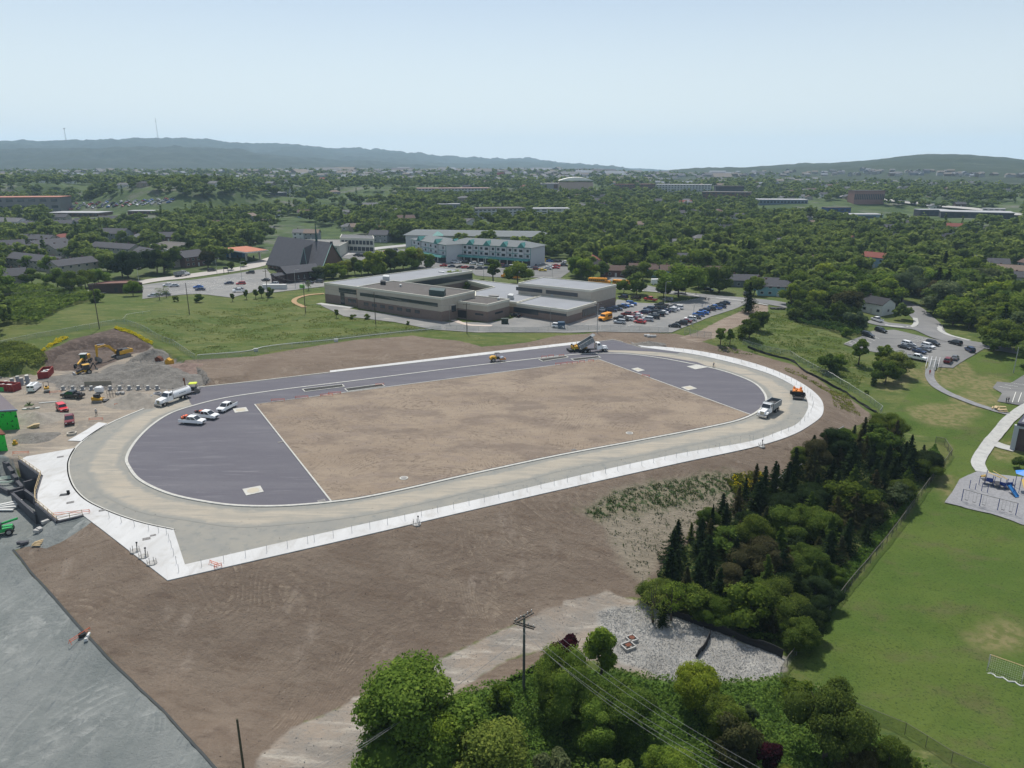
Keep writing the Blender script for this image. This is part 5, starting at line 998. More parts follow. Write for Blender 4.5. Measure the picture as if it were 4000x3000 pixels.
def bname(t,n):
 for w in(' with ',' behind ',' left ',' right ',' in ',' among ',' deep ',' at ',' showing ',' beneath ',' hidden ',' above ',' beside ',' before ',' joined ',' facing ',' along ',' ending ',' running ',' below ',' cut ',' across ',' on ',' farthest ',' second '):n=n.split(w)[0]if len(n.split(w)[0].split())>1 else n
 LANDM.append((' '.join(n.split()[:5]),t));return t
# --- church
def church():
 z=2.0;f=c2
 fr=g(*f([(655,1010)])[0]);P=lambda x,y,zz:pz(*f([(x,y)])[0],zz)
 gl,gr_=P(560,1065,z),P(765,990,z) # gable wall ends (front left low / right low)
 bl=P(100,985,z)
 apexF=P(660,835,z+17);
 c=(gl+gr_)/2;t_=empty('church',(c.x,c.y,z));tag(t_,'dark steep roofed church with brick gable and green spire','church')
 A=gl-c;B=gr_-c;D=Vector((bl.x-gl.x,bl.y-gl.y,0));W2=Vector((B.x-A.x,B.y-A.y,0));w=W2.length
 A0=Vector((A.x,A.y,0));B0=Vector((B.x,B.y,0));mid=(A0+B0)/2;hh=15.5;eave=2.6
 wl=MB();a,b=A0,B0;a2,b2=A0+D,B0+D
 pts=[a,b,b+Vector((0,0,eave)),mid+Vector((0,0,hh)),a+Vector((0,0,eave))]
 wl.add(pts+[p+D for p in pts],[(0,1,2,3,4),(9,8,7,6,5),(0,4,9,5),(1,6,7,2)]);o=fixn(wl.build('wall',M['brick'],t_))
 u=W2.normalized();out=-D.normalized()*.6
 rf=MB();
 for s,e0 in((1,a),(-1,b)):
  lo_=e0-u*s*1.1+Vector((0,0,eave-.9));hi_=mid+Vector((0,0,hh+.35));th=Vector((0,0,.35))
  rf.add([lo_+out,hi_+out,hi_+D-out,lo_+D-out]+[q+th for q in(lo_+out,hi_+out,hi_+D-out,lo_+D-out)],[(0,1,2,3),(4,7,6,5),(0,4,5,1),(1,5,6,2),(2,6,7,3),(3,7,4,0)])
 fixn(rf.build('roof',mat('church_slate',(.058,.06,.072),.85,.25,.6),t_))
 tr=MB()
 for s,e0 in((1,a),(-1,b)):tr.tube(e0-u*s*1.0+Vector((0,0,eave-.6))+out*1.1,mid+Vector((0,0,hh+.45))+out*1.1,.22,n=4)
 tr.build('gable_trim',mat('verdigris',(.18,.3,.26),.7),t_)
 # cross gable dormer
 k=D*.30;dm=MB();e=a+k;hgt=13.5;q0,q1_=e-u*.2,e+u*(w*.5);wd=D.normalized()*4.2
 pts=[q0-wd+Vector((0,0,3)),q0+wd+Vector((0,0,3)),q0*.35+q1_*.65+Vector((0,0,hgt)),q1_+Vector((0,0,3))+wd,q1_-wd+Vector((0,0,3)),q1_+Vector((0,0,hgt+.5))]
 dm.add([q0-wd+Vector((0,0,2.5)),q0+wd+Vector((0,0,2.5)),q0+Vector((0,0,hgt))+u*3.0,mid+k+Vector((0,0,hh-.8))+wd*.1,q1_-wd+Vector((0,0,4)),q1_+wd+Vector((0,0,4))],[(0,1,2),(0,2,3,4),(1,5,3,2)]);fixn(dm.build('dormer',mat('church_slate_dark',(.045,.047,.056),.85),t_))
 dt=MB();
 for s in(-1,1):dt.tube(q0+wd*s+Vector((0,0,2.5))-u*.1,q0+Vector((0,0,hgt))+u*2.9,.12,n=4)
 dt.build('dormer_trim',bpy.data.materials['verdigris'],t_)
 sp=MB();s0=mid+D*.26+Vector((0,0,hh-3));sp.tube(s0,s0+Vector((0,0,5)),.75,.6,8);sp.tube(s0+Vector((0,0,5)),s0+Vector((0,0,15)),.6,.04,8);sp.build('spire',mat('spire_green',(.03,.07,.06),.7),t_)
 bt=MB();s1=mid-u*0+Vector((0,0,hh+.2))+out*.5;bt.box((s1.x,s1.y,s1.z+.3),(1.2,1.2,1.4));bt.build('chimney',M['charcoal'],t_)
 winset(t_,a+D*.55,a+D,6,.7,2.0,1.2,out=.1);winset(t_,a+u*2,b-u*2,2,3.2,5.0,.9,.25,.75,out=.15)
 # low front wing
 P2=[P(195,1060,z),P(300,1110,z),P(560,1075,z),P(600,1010,z),P(300,1000,z)]
 fw=g(*f([(300,1108)])[0]);e2=Vector((P(560,1080,z)-P(270,1112,z)));L=e2.length;d2=e2.normalized();n2=Vector((-d2.y,d2.x,0));o2=P(270,1112,z)-c;o2.z=0
 q=[o2,o2+d2*L,o2+d2*L+n2*11,o2+n2*11];eh=4.4;w2=MB();r0=(q[0]+q[3])/2;r1=(q[1]+q[2])/2;rh=7.0
 w2.add([*q,*[p+Vector((0,0,eh))for p in q],r0+Vector((0,0,rh)),r1+Vector((0,0,rh))],[(0,1,5,4),(1,2,6,9,5),(2,3,7,6),(3,0,4,8,7)]);fixn(w2.build('side_wing_wall',mat('dark_brick',(.055,.035,.035),.9,.2,2),t_))
 r2=MB()
 for p,pp,m0,m1,sg_ in((q[0],q[1],r0,r1,-1),(q[3],q[2],r0,r1,1)):
  ov=n2*sg_*.7;vv=[p+ov+Vector((0,0,eh-.25))-d2*.5,pp+ov+Vector((0,0,eh-.25))+d2*.5,m1+Vector((0,0,rh+.1))+d2*.5,m0+Vector((0,0,rh+.1))-d2*.5];r2.add(vv+[x+Vector((0,0,.25))for x in vv],[(0,1,2,3),(4,7,6,5),(0,4,5,1),(1,5,6,2),(2,6,7,3),(3,7,4,0)])
 fixn(r2.build('side_wing_roof',bpy.data.materials['church_slate'],t_));winset(t_,q[0],q[1],4,1.2,3.0,1.1,.25,.95,out=.1)
 pr=MB();pc=o2-n2*(-3)-d2*3;pr.box((pc.x,pc.y,1.6),(5.5,4.5,4.2),math.atan2(d2.y,d2.x));fixn(pr.build('porch',bpy.data.materials['dark_brick'],t_));pr2=MB();ang=math.atan2(d2.y,d2.x)
 pr2.box((pc.x,pc.y,4.2),(6.5,5.4,1.1),ang,taper=1,ty=.06);pr2.build('porch_roof',bpy.data.materials['church_slate'],t_)
 keepout([gl,gr_,gr_+D,gl+D],2);keepout([p+c for p in q],2);keepout([gl+D*.0,P(90,1000,z),P(100,1060,z),P(560,1110,z)],1);return t_
bname(church(),'dark steep roofed church')
# --- houses, shared meshes
HP={}
def house_proto(w,d,h,roof,storeys=1,chim=True,pitch=.42,row=False):
 key=(w,d,h,roof,storeys,chim,row)
 if key in HP:return HP[key]
 p=Proto();b=MB();x,y=w/2,d/2;rh=y*pitch*2*.62
 if roof=='gable':
  b.add([(-x,-y,-2),(x,-y,-2),(x,y,-2),(-x,y,-2),(-x,-y,h),(x,-y,h),(x,y,h),(-x,y,h),(-x,0,h+rh),(x,0,h+rh)],[(0,1,5,4),(1,2,6,9,5),(2,3,7,6),(3,0,4,8,7)])
  r_=MB();ov=.45
  for s in(-1,1):
   k=rh/y;vv=[(-x-ov,s*(y+ov),h-ov*k),(x+ov,s*(y+ov),h-ov*k),(x+ov,0,h+rh),(-x-ov,0,h+rh)];r_.add([(a,q,z+.03)for a,q,z in vv]+[(a,q,z+.22)for a,q,z in vv],[(0,1,2,3),(4,7,6,5),(0,4,5,1),(1,5,6,2),(2,6,7,3),(3,7,4,0)])
 else:
  b.prism([(-x,-y),(x,-y),(x,y),(-x,y)],-2,h);r_=MB();ov=.5;rx=max(x-y,.2)
  r_.add([(-x-ov,-y-ov,h+.02),(x+ov,-y-ov,h+.02),(x+ov,y+ov,h+.02),(-x-ov,y+ov,h+.02),(-rx,0,h+rh),(rx,0,h+rh)],[(0,3,2,1),(0,1,5,4),(1,2,5),(2,3,4,5),(3,0,4)])
 wl=p.add('wall',b,M['wall'],'wall');rf=p.add('roof',r_,M['shingle'],'roof')
 if chim:
  for cx in([-x*.5]if not row else[-x*.6,0,x*.6]):c_=MB();c_.box((cx,y*.15,h+rh*.9+.25),(.8,.7,1.7));p.add('chimney',c_,M['brick'],parent=rf)
 for st in range(storeys):
  z0=.9+st*2.7;n=max(2,int(w/3.2))if not row else max(3,int(w/4))
  for s in(-1,1):
   for i in range(n):
    wx=-x+w*(i+.5)/n
    if not row and st==0 and i==n//2 and s<0:dd=MB();dd.box((wx,s*(y+.03),1.0),(1.0,.1,2.1));p.add('door',dd,M['trim']);continue
    m=MB();m.box((wx,s*(y+.02),z0+.65),(1.55,.10,1.3),m=1);m.box((wx,s*(y+.05),z0+.65),(1.3,.10,1.05),m=0);p.add('window',m,[M['pane'],M['trim']])
 for s in(-1,1):m=MB();m.box((s*(x+.02),0,.9+(storeys-1)*2.7+.65),(.10,1.3,1.2),m=1);m.box((s*(x+.05),0,.9+(storeys-1)*2.7+.65),(.10,1.05,.95),m=0);p.add('window',m,[M['pane'],M['trim']])
 HP[key]=p;return p
def house(px,w,d,h,rot,roof,wc,rc,label,storeys=1,chim=True,group=None,cat='house',name='house',row=False,world=None,keep=True):
 p=g(*px)if world is None else Vector(world)
 o=house_proto(w,d,h,roof,storeys,chim,row=row).inst(name,p,R(rot),{'wall':wc,'roof':rc})
 if keep:
  ca,sa=math.cos(R(rot)),math.sin(R(rot));keepout([(p.x+a*ca-b*sa,p.y+a*sa+b*ca)for a,b in((-w/2,-d/2),(w/2,-d/2),(w/2,d/2),(-w/2,d/2))],3.0)
  fl=math.hypot(p.x,p.y);ux,uy=-p.x/fl,-p.y/fl;nx,ny=-uy,ux;L=(46 if fl<420 else 30)if world is None or row else 34 # garden in front stays open
  keepout([(p.x+nx*w*.42,p.y+ny*w*.42),(p.x-nx*w*.42,p.y-ny*w*.42),(p.x-nx*w*.42+ux*L,p.y-ny*w*.42+uy*L),(p.x+nx*w*.42+ux*L,p.y+ny*w*.42+uy*L)],0)
 tag(o,label,cat,group);return o
WC_=dict(white=(.68,.68,.66),cream=(.5,.46,.38),pblue=(.28,.40,.52),slate=(.14,.16,.18),tan=(.30,.25,.2),grey=(.26,.265,.27),brick=(.14,.075,.06),teal=(.2,.36,.38),beige=(.36,.33,.28))
RC_=dict(brown=(.11,.072,.06),slate=(.075,.075,.085),grey=(.14,.14,.145),black=(.035,.035,.04),red=(.2,.06,.045),tan=(.2,.15,.12))
Hs=[(c7([(870,392)]),13,8,3.4,-8,'gable','brick','brown','brown roofed bungalow with white bay window behind the school buses',1),
 (c7([(720,340)]),12,9,3.0,-8,'gable','slate','black','dark roofed house left of the brown roofed bungalow',1),
 (c7([(1150,390)]),17,9,4.0,-12,'gable','teal','brown','pale blue gable ended house behind two round trees',1),
 (c7([(1385,425)]),13,9,5.2,-6,'gable','pblue','brown','pale blue two level house with white shuttered windows',2),
 (c7([(1640,415)]),20,9,4.2,-5,'gable','pblue','brown','long brown roofed house right of the pale blue one',1),
 (c7([(1980,480)]),15,9,3.4,-10,'gable','slate','slate','slate roofed bungalow with bay windows',1),(c7([(2190,510)]),14,9,3.4,-12,'gable','teal','slate','slate roofed pale teal bungalow at the street',1),
 (c8([(40,335)]),14,9,4.5,-14,'gable','teal','slate','pale teal two level house above the work pickup',2),
 (c7([(1495,310)]),9,8,5.5,-5,'gable','grey','slate','small grey two storey house among the trees behind the blue houses',2),(c7([(1790,240)]),16,9,3.2,30,'gable','beige','brown','brown roofed house with chimney deep in the trees',1),(c7([(1860,215)]),12,9,4,30,'gable','beige','tan','pinkish roofed house behind the deep brown roofed one',1),
 (c7([(1470,150)]),16,10,3.4,-5,'gable','white','grey','pale roofed house hidden in the canopy behind the school houses',1),
 (c8([(915,480)]),13,8.5,4.2,-62,'gable','white','black','white gabled house with tall brick chimney at street corner',1),
 (c4([(925,1200)]),14,9,6,-55,'gable','pblue','red','white sided gable house with reddish roof in the right trees',2),
 (c4([(1750,1200)]),12,9,4.5,-22,'gable','white','slate','white house with slate roof left of brick chimneys at far right',1),(c4([(1920,1230)]),16,9,4.5,-22,'gable','white','slate','white house with brick chimneys at the far right',1),(c4([(2060,1275)]),14,9,3.5,-30,'gable','cream','tan','pink tan roofed house at the right edge',1),(c4([(2190,1340)]),12,9,3.5,-20,'gable','white','slate','grey roofed house cut by the right edge',1),
 (c4([(340,1190)]),14,10,3.4,20,'gable','tan','brown','low brown roofed house in the right canopy',1),(c4([(90,1080)]),12,9,4,-40,'gable','slate','slate','slate roofed house at left of the right hand canopy',1),(c4([(540,1080)]),10,8,4,10,'gable','white','slate','small pale house deep in the right canopy',1),(c4([(1465,1080)]),11,9,3.4,-10,'gable','tan','brown','dark roofed cabin showing through the far right canopy',1),(c4([(1885,920)]),10,8,3.4,-10,'gable','white','grey','small grey roof in the upper right canopy',1),
 (c1([(120,975)]),26,11,5.5,-20,'gable','white','grey','long white two storey house at the left edge',2),(c1([(260,1000)]),13,11,5.2,-20,'gable','white','slate','white two storey block right of the long white house',2),(c1([(560,980)]),15,10,4.4,10,'gable','slate','slate','dark slate house left of centre among trees',1),(c1([(740,950)]),15,10,3.4,8,'gable','grey','slate','grey roofed house behind dark slate house',1),(c1([(945,940)]),16,10,4.4,0,'gable','white','slate','white house with dark roof in the left trees',1),(c1([(640,1010)]),13,9,3.2,5,'gable','cream','grey','cream low house with a pale grey roof',1),
 (c1([(990,1080)]),24,12,5.4,-12,'gable','grey','slate','grey two storey block with double gable behind the row houses',2),(c1([(1205,1095)]),12,11,3.2,-5,'hip','white','grey','white hip roofed house behind the row houses',1),(c1([(1480,1085)]),17,11,3.4,6,'gable','brick','slate','brick house with wide gable before the thick trees',1),(c1([(530,910)]),14,9,3.2,0,'gable','beige','slate','long low grey roof among the left trees',1),
 (c2([(1075,760)]),14,11,5.4,-8,'gable','grey','slate','two storey grey house right of the motel block',2),(c2([(400,740)]),12,9,5.4,0,'gable','white','grey','pale twin gabled house behind the church roof',2),(c2([(490,745)]),11,9,5.4,0,'gable','grey','tan','second pale gabled house behind the church roof',2),(c2([(800,660)]),12,10,3.2,15,'hip','cream','grey','hip roofed house in the canopy above the motel',1),(c2([(880,665)]),13,10,3.4,25,'gable','tan','tan','tan roofed house in the canopy above the motel',1),(c2([(1100,680)]),13,9,2.6,0,'gable','beige','red','red roofed bungalow above the motel',1),
 (c2([(1375,700)]),10,9,5.4,10,'gable','white','slate','white house left of the teal turret',2),(c2([(1110,560)]),11,9,3.2,5,'gable','white','grey','pale hidden house in the middle canopy',1),(c2([(1165,560)]),9,9,3.4,60,'gable','slate','slate','dark gable house beside the pale hidden house',1),(c2([(100,600)]),14,10,3.4,0,'hip','cream','tan','pinkish hip roofed house left in the canopy',1),(c2([(85,690)]),13,9,3.4,5,'gable','grey','grey','grey roofed house behind the church ridge',1),(c2([(985,470)]),16,9,3.6,15,'gable','beige','grey','grey pair of roofs in the far middle canopy',1),(c2([(1050,475)]),12,9,3.6,20,'gable','beige','grey','right one of the grey pair of roofs',1),(c2([(1830,620)]),12,9,3.4,20,'gable','white','grey','house left of the tan church like roof',1),(c2([(1895,635)]),9,9,5,70,'gable','white','tan','white gabled house with tan roof behind the hotel',2),
 (c3([(1470,500)]),13,9,4,20,'gable','cream','tan','tan roofed house in the middle of the far canopy',1),(c3([(1655,550)]),22,12,4.4,-4,'gable','brick','slate','big brick house with a slate roof in the far canopy',1),(c3([(1170,460)]),12,9,4,0,'hip','cream','brown','pinkish roofed house in the far canopy',1),(c3([(735,430)]),20,10,3.4,0,'gable','slate','slate','long dark roof with a porch in the far canopy',1),(c3([(910,430)]),8,8,5,0,'gable','brick','red','small red house in the far canopy',2),(c3([(600,700)]),8,7,4,0,'gable','white','grey','tiny white house beneath the wide canopy',1)]
for pl,w,d,h,rot,rf,wc,rc,lb,st in Hs:bname(house(pl[0],w,d,h,rot,rf,WC_[wc],RC_[rc],lb,st,chim=(w>11)),lb)
# row houses at the left
def rowh(p0,p1,d,lab,storeys=2,n=1):
 A,B=g(*c1([p0])[0]),g(*c1([p1])[0]);L=(B-A).length;c=(A+B)/2;rot=math.degrees(math.atan2(B.y-A.y,B.x-A.x));nn=Vector((-(B-A).y,(B-A).x,0)).normalized()*d/2
 if nn.y<0:nn=-nn
 c=c+nn;c.z=h1(c.x,c.y);bname(house(None,round(L),d,5.2,rot,'gable',WC_['beige'],RC_['slate'],lab,storeys,True,'row house blocks at the left','row house','row_house',row=True,world=c),lab)
rowh((490,1235),(780,1190),10,'row house block facing the little car yard, middle one');rowh((780,1195),(1130,1235),10,'long row house block running right from the middle one');rowh((1150,1255),(1500,1320),10,'row house block joined to the brick end house');rowh((330,1205),(620,1160),10,'row house block behind the little car yard')
rowh((60,1310),(480,1360),10,'long row house block along the lawn at left');rowh((520,1395),(860,1350),10,'row house block ending in a gable by the trees');rowh((0,1240),(360,1235),10,'row house block second from the left edge lawn');rowh((0,1490),(250,1475),11,'nearest row house block at the left edge');rowh((0,1200),(230,1190),10,'row house block with plain roof at the left edge');rowh((140,1130),(430,1150),10,'row house block farthest up at the left')
bname(house(c1([(1640,1300)])[0],14,12,5.6,60,'gable',WC_['brick'],RC_['slate'],'brick gable end house at the end of the row houses',2,True),'brick gable end house')
# flat and low buildings
def flat(name,lab,cat,f,pts,h,wallm,roofm,fascia=None,wins=None,gzv=None,lower=None):
 c_=g(*f([((pts[0][0]+pts[1][0])/2,(pts[0][1]+pts[1][1])/2)])[0]);z=gzv if gzv is not None else c_.z
 t_,L,c=blockb(name,lab,cat,f(pts),h,z,wallm,roofm,fascia=fascia,lower=lower)
 P=[pz(x,y,z+h)for x,y in f(pts)]
 for(i,n,z0,z1,w)in(wins or[]):
  A,B=P[i]-c,P[(i+1)%len(P)]-c;winset(t_,A,B,n,z0,z1,w,.03,.97,fr=False,out=.1)
 return bname(t_,lab)
flat('community_hall','low dark brick building with red brown roof','building',c1,[(760,1465),(1225,1452),(1130,1427),(945,1437)],4.2,mat('dark_brick2',(.07,.05,.045),.9,.2,2),mat('red_brown_roof',(.17,.085,.065),.9,.2,.5),fascia=mat('brown_trim',(.08,.05,.04),.8),wins=[(0,3,.6,2.4,1.2)],gzv=2.2)
flat('motel','long low cream block behind the church','building',c2,[(230,790),(720,800),(830,745),(430,745)],6.0,M['cream'],mat('gravel_roof',(.22,.215,.2),.95,.2,.5),wins=[(0,12,3.4,5.0,1.6)],gzv=3.2)
flat('motel','two storey motel with arched balconies behind the church','building',c2,[(725,728),(1020,738),(1010,712),(740,700)],8.5,M['cream'],mat('dark_flat_roof',(.12,.12,.125),.95),wins=[(0,9,4.6,7.2,2.1),(0,8,.4,3.0,2.6)],gzv=3.2)
flat('store','flat roofed garage block left of the petrol station','building',c1,[(1300,1120),(1500,1180),(1690,1112),(1440,1092)],4.5,mat('block_grey',(.3,.3,.3),.9),M['darkroof'],wins=[(0,3,.8,2.4,1.8)],gzv=3.5)
def farbox(name,lab,cat,f,x0,x1,yt,hp,wallm,roofm,rows=2,cols=8,dep=None,slope=0):
 """far flat-roofed block from the foot of its front wall"""
 A,B=g(*f([(x0,yt+hp)])[0]),g(*f([(x1,yt+hp+slope)])[0]);w=abs(x1-x0)/2.212*(A.y+B.y)/2/FPX;h=hp/2.212*(A.y+B.y)/2/FPX;dep=dep or min(w*.5,32)
 if abs(A.y-B.y)>w*.4:m_=(A+B)/2;d_=Vector((w/2,(B.y-A.y)*.15,0));A,B=m_-d_,m_+d_
 c=(A+B)/2;a=math.atan2(B.y-A.y,B.x-A.x);t_=empty(name,(c.x,c.y,min(A.z,B.z)),a);tag(t_,lab,cat);L=[(-w/2,0),(w/2,0),(w/2,dep),(-w/2,dep)]
 m=MB();m.prism(L,-3,h);m.build('wall',wallm,t_);m=MB();m.prism([(x*1.02,y*1.04-dep*.02)for x,y in L],h,h+.6);m.build('roof',roofm,t_)
 fh=h/max(rows,1)
 for r_ in range(rows):winset(t_,(-w/2,0),(w/2,0),cols,fh*r_+fh*.35,fh*r_+fh*.75,w/cols*.6,fr=False,out=.2)
 ca,sa=math.cos(a),math.sin(a);keepout([(c.x+x*ca-y*sa,c.y+x*sa+y*ca)for x,y in L],3);ux,uy=c.x/c.y,1;keepout([(A.x,A.y),(B.x,B.y),(B.x-ux*75,B.y-75),(A.x-ux*75,A.y-75)],0)
 return bname(t_,lab)
def fm(n,c):return mat(n,c,.9,.12,.2)
GB,PW,LR=fm('far_grey',(.19,.18,.175)),fm('far_pale',(.46,.46,.46)),fm('far_lightroof',(.36,.36,.37))
farbox('school','distant grey brick school with orange roof edges at left','school',c1,-300,465,735,105,GB,mat('orange_trim',(.34,.13,.08),.7),2,9,slope=-30)
farbox('mall','distant long flat roofed building below the packed car park','building',c1,410,850,848,28,M['brick'],LR,1,10);farbox('mall','flat roofed wing right of the distant long building','building',c1,1110,1360,832,28,M['brick'],LR,1,6)
farbox('sports_clubhouse','small dark clubhouse at the distant playing field','building',c2,135,285,340,24,M['slate'],LR,1,4,12);farbox('apartment_building','grey apartment block with dark balconies, left of the pair','apartment block',c2,1885,2330,478,85,PW,M['darkroof'],4,12)
farbox('apartment_building','white apartment block with black stripes, right of the pair','apartment block',c3,188,495,482,75,M['trim'],LR,4,5);farbox('apartment_building','long pale pink roofed apartment block in the distance','apartment block',c2,1405,2010,305,48,PW,fm('pink_roof',(.33,.22,.2)),3,22)
farbox('warehouse','small grey flat roofed block in the far canopy','building',c2,1588,1770,440,38,fm('bluegrey',(.2,.22,.24)),LR,1,8);farbox('office_building','dark red brick block under the black box storey','building',c3,1655,2045,340,66,M['brick'],M['darkroof'],3,10);farbox('office_building','black box storey rising behind dark red brick block','building',c3,1762,1988,290,106,M['charcoal'],M['darkroof'],1,1)
farbox('office_tower','brown striped office tower right of centre','office tower',c4,742,995,550,108,fm('brown_panel',(.25,.14,.12)),M['darkroof'],1,17);farbox('warehouse','pale blue fronted store below the brown striped tower','building',c4,675,985,752,40,fm('blue_front',(.2,.28,.36)),LR,1,1)
farbox('warehouse','dark glazed flat building right of the tower','building',c4,1315,1550,712,50,M['slate'],LR,1,6);farbox('warehouse','long dark building beside the red roofed restaurant','building',c4,1555,2080,715,50,M['slate'],LR,1,10,slope=40);farbox('warehouse','blue store left of the brown striped tower','building',c4,510,715,692,40,fm('blue_store',(.02,.06,.18)),M['darkroof'],1,4)
farbox('restaurant','white and blue building at the far right road','building',c4,1870,2030,700,30,PW,LR,2,4);farbox('warehouse','long blue grey building left of the tower across the road','building',c4,-60,330,625,36,fm('bg2',(.12,.17,.22)),LR,1,14);farbox('apartment_building','red roofed apartment block right of the white arena','apartment block',c3,900,1060,270,40,M['brick'],fm('rdr',(.22,.11,.09)),2,7)
farbox('apartment_building','second red roofed apartment block right of the arena','apartment block',c3,1065,1260,268,34,M['brick'],fm('rdr2',(.2,.11,.09)),2,8);farbox('apartment_building','pale long apartment block left of the dark red block','apartment block',c3,1255,1700,272,50,PW,LR,3,18);farbox('warehouse','long pale roofed shed on the far plain','building',c3,400,655,186,12,M['slate'],fm('p8',(.62,.63,.63)),0)
farbox('warehouse','bright white roofed shed left on the far plain','building',c3,0,125,208,18,M['trim'],fm('p9',(.75,.75,.75)),0);farbox('warehouse','bluish long shed behind the arena','building',c3,1060,1480,218,22,fm('p11',(.2,.24,.28)),LR,1,12);farbox('warehouse','red roofed hall far away near the ridge foot','building',c2,2085,2170,168,18,fm('pinkred',(.45,.12,.13)),fm('pr2',(.45,.12,.13)),0)
farbox('hilltop_building','square building standing on the far skyline','building',c3,1845,1910,118,30,fm('p12',(.2,.24,.25)),M['darkroof'],1,3)
def arena():
 c=g(*c3([(560,315)])[0]);d_=c.y/FPX;t_=empty('sports_arena',c,R(-3));tag(t_,'arena with a bright curved white roof','arena');w=455/2.212*d_;wl=300/2.212*d_
 x0=-w*.35;m=MB();m.box((x0+w*.32,0,6),(w*.62,50,13));m.build('wall',mat('arena_wall',(.45,.33,.28),.9),t_);r_=MB();n=10;vs=[]
 X=[x0+w*.01+w*.63*i/n for i in range(n+1)];Zc=[12.5+8*math.sin(math.pi*(i+1.5)/(n+3))for i in range(n+1)];r_.add([(x,-26,z)for x,z in zip(X,Zc)]+[(x,26,z)for x,z in zip(X,Zc)],[(i,i+1,n+2+i,n+1+i)for i in range(n)]+[tuple(range(n,-1,-1))+()]);fixn(r_.build('roof',mat('arena_roof',(.78,.76,.70),.6),t_))
 m2=MB();m2.box((x0-w*.15,0,5),(w*.34,40,12));m2.build('annex',mat('arena_grey',(.26,.25,.25),.9),t_);m3=MB();m3.box((x0-w*.04,-20.3,6),(6,.6,6));m3.build('door',M['brick'],t_);keepout([(c.x+a,c.y+b)for a,b in((-w*.55,-60),(w*.4,-60),(w*.4,35),(-w*.55,35))],2);return t_
bname(arena(),'white roofed arena')
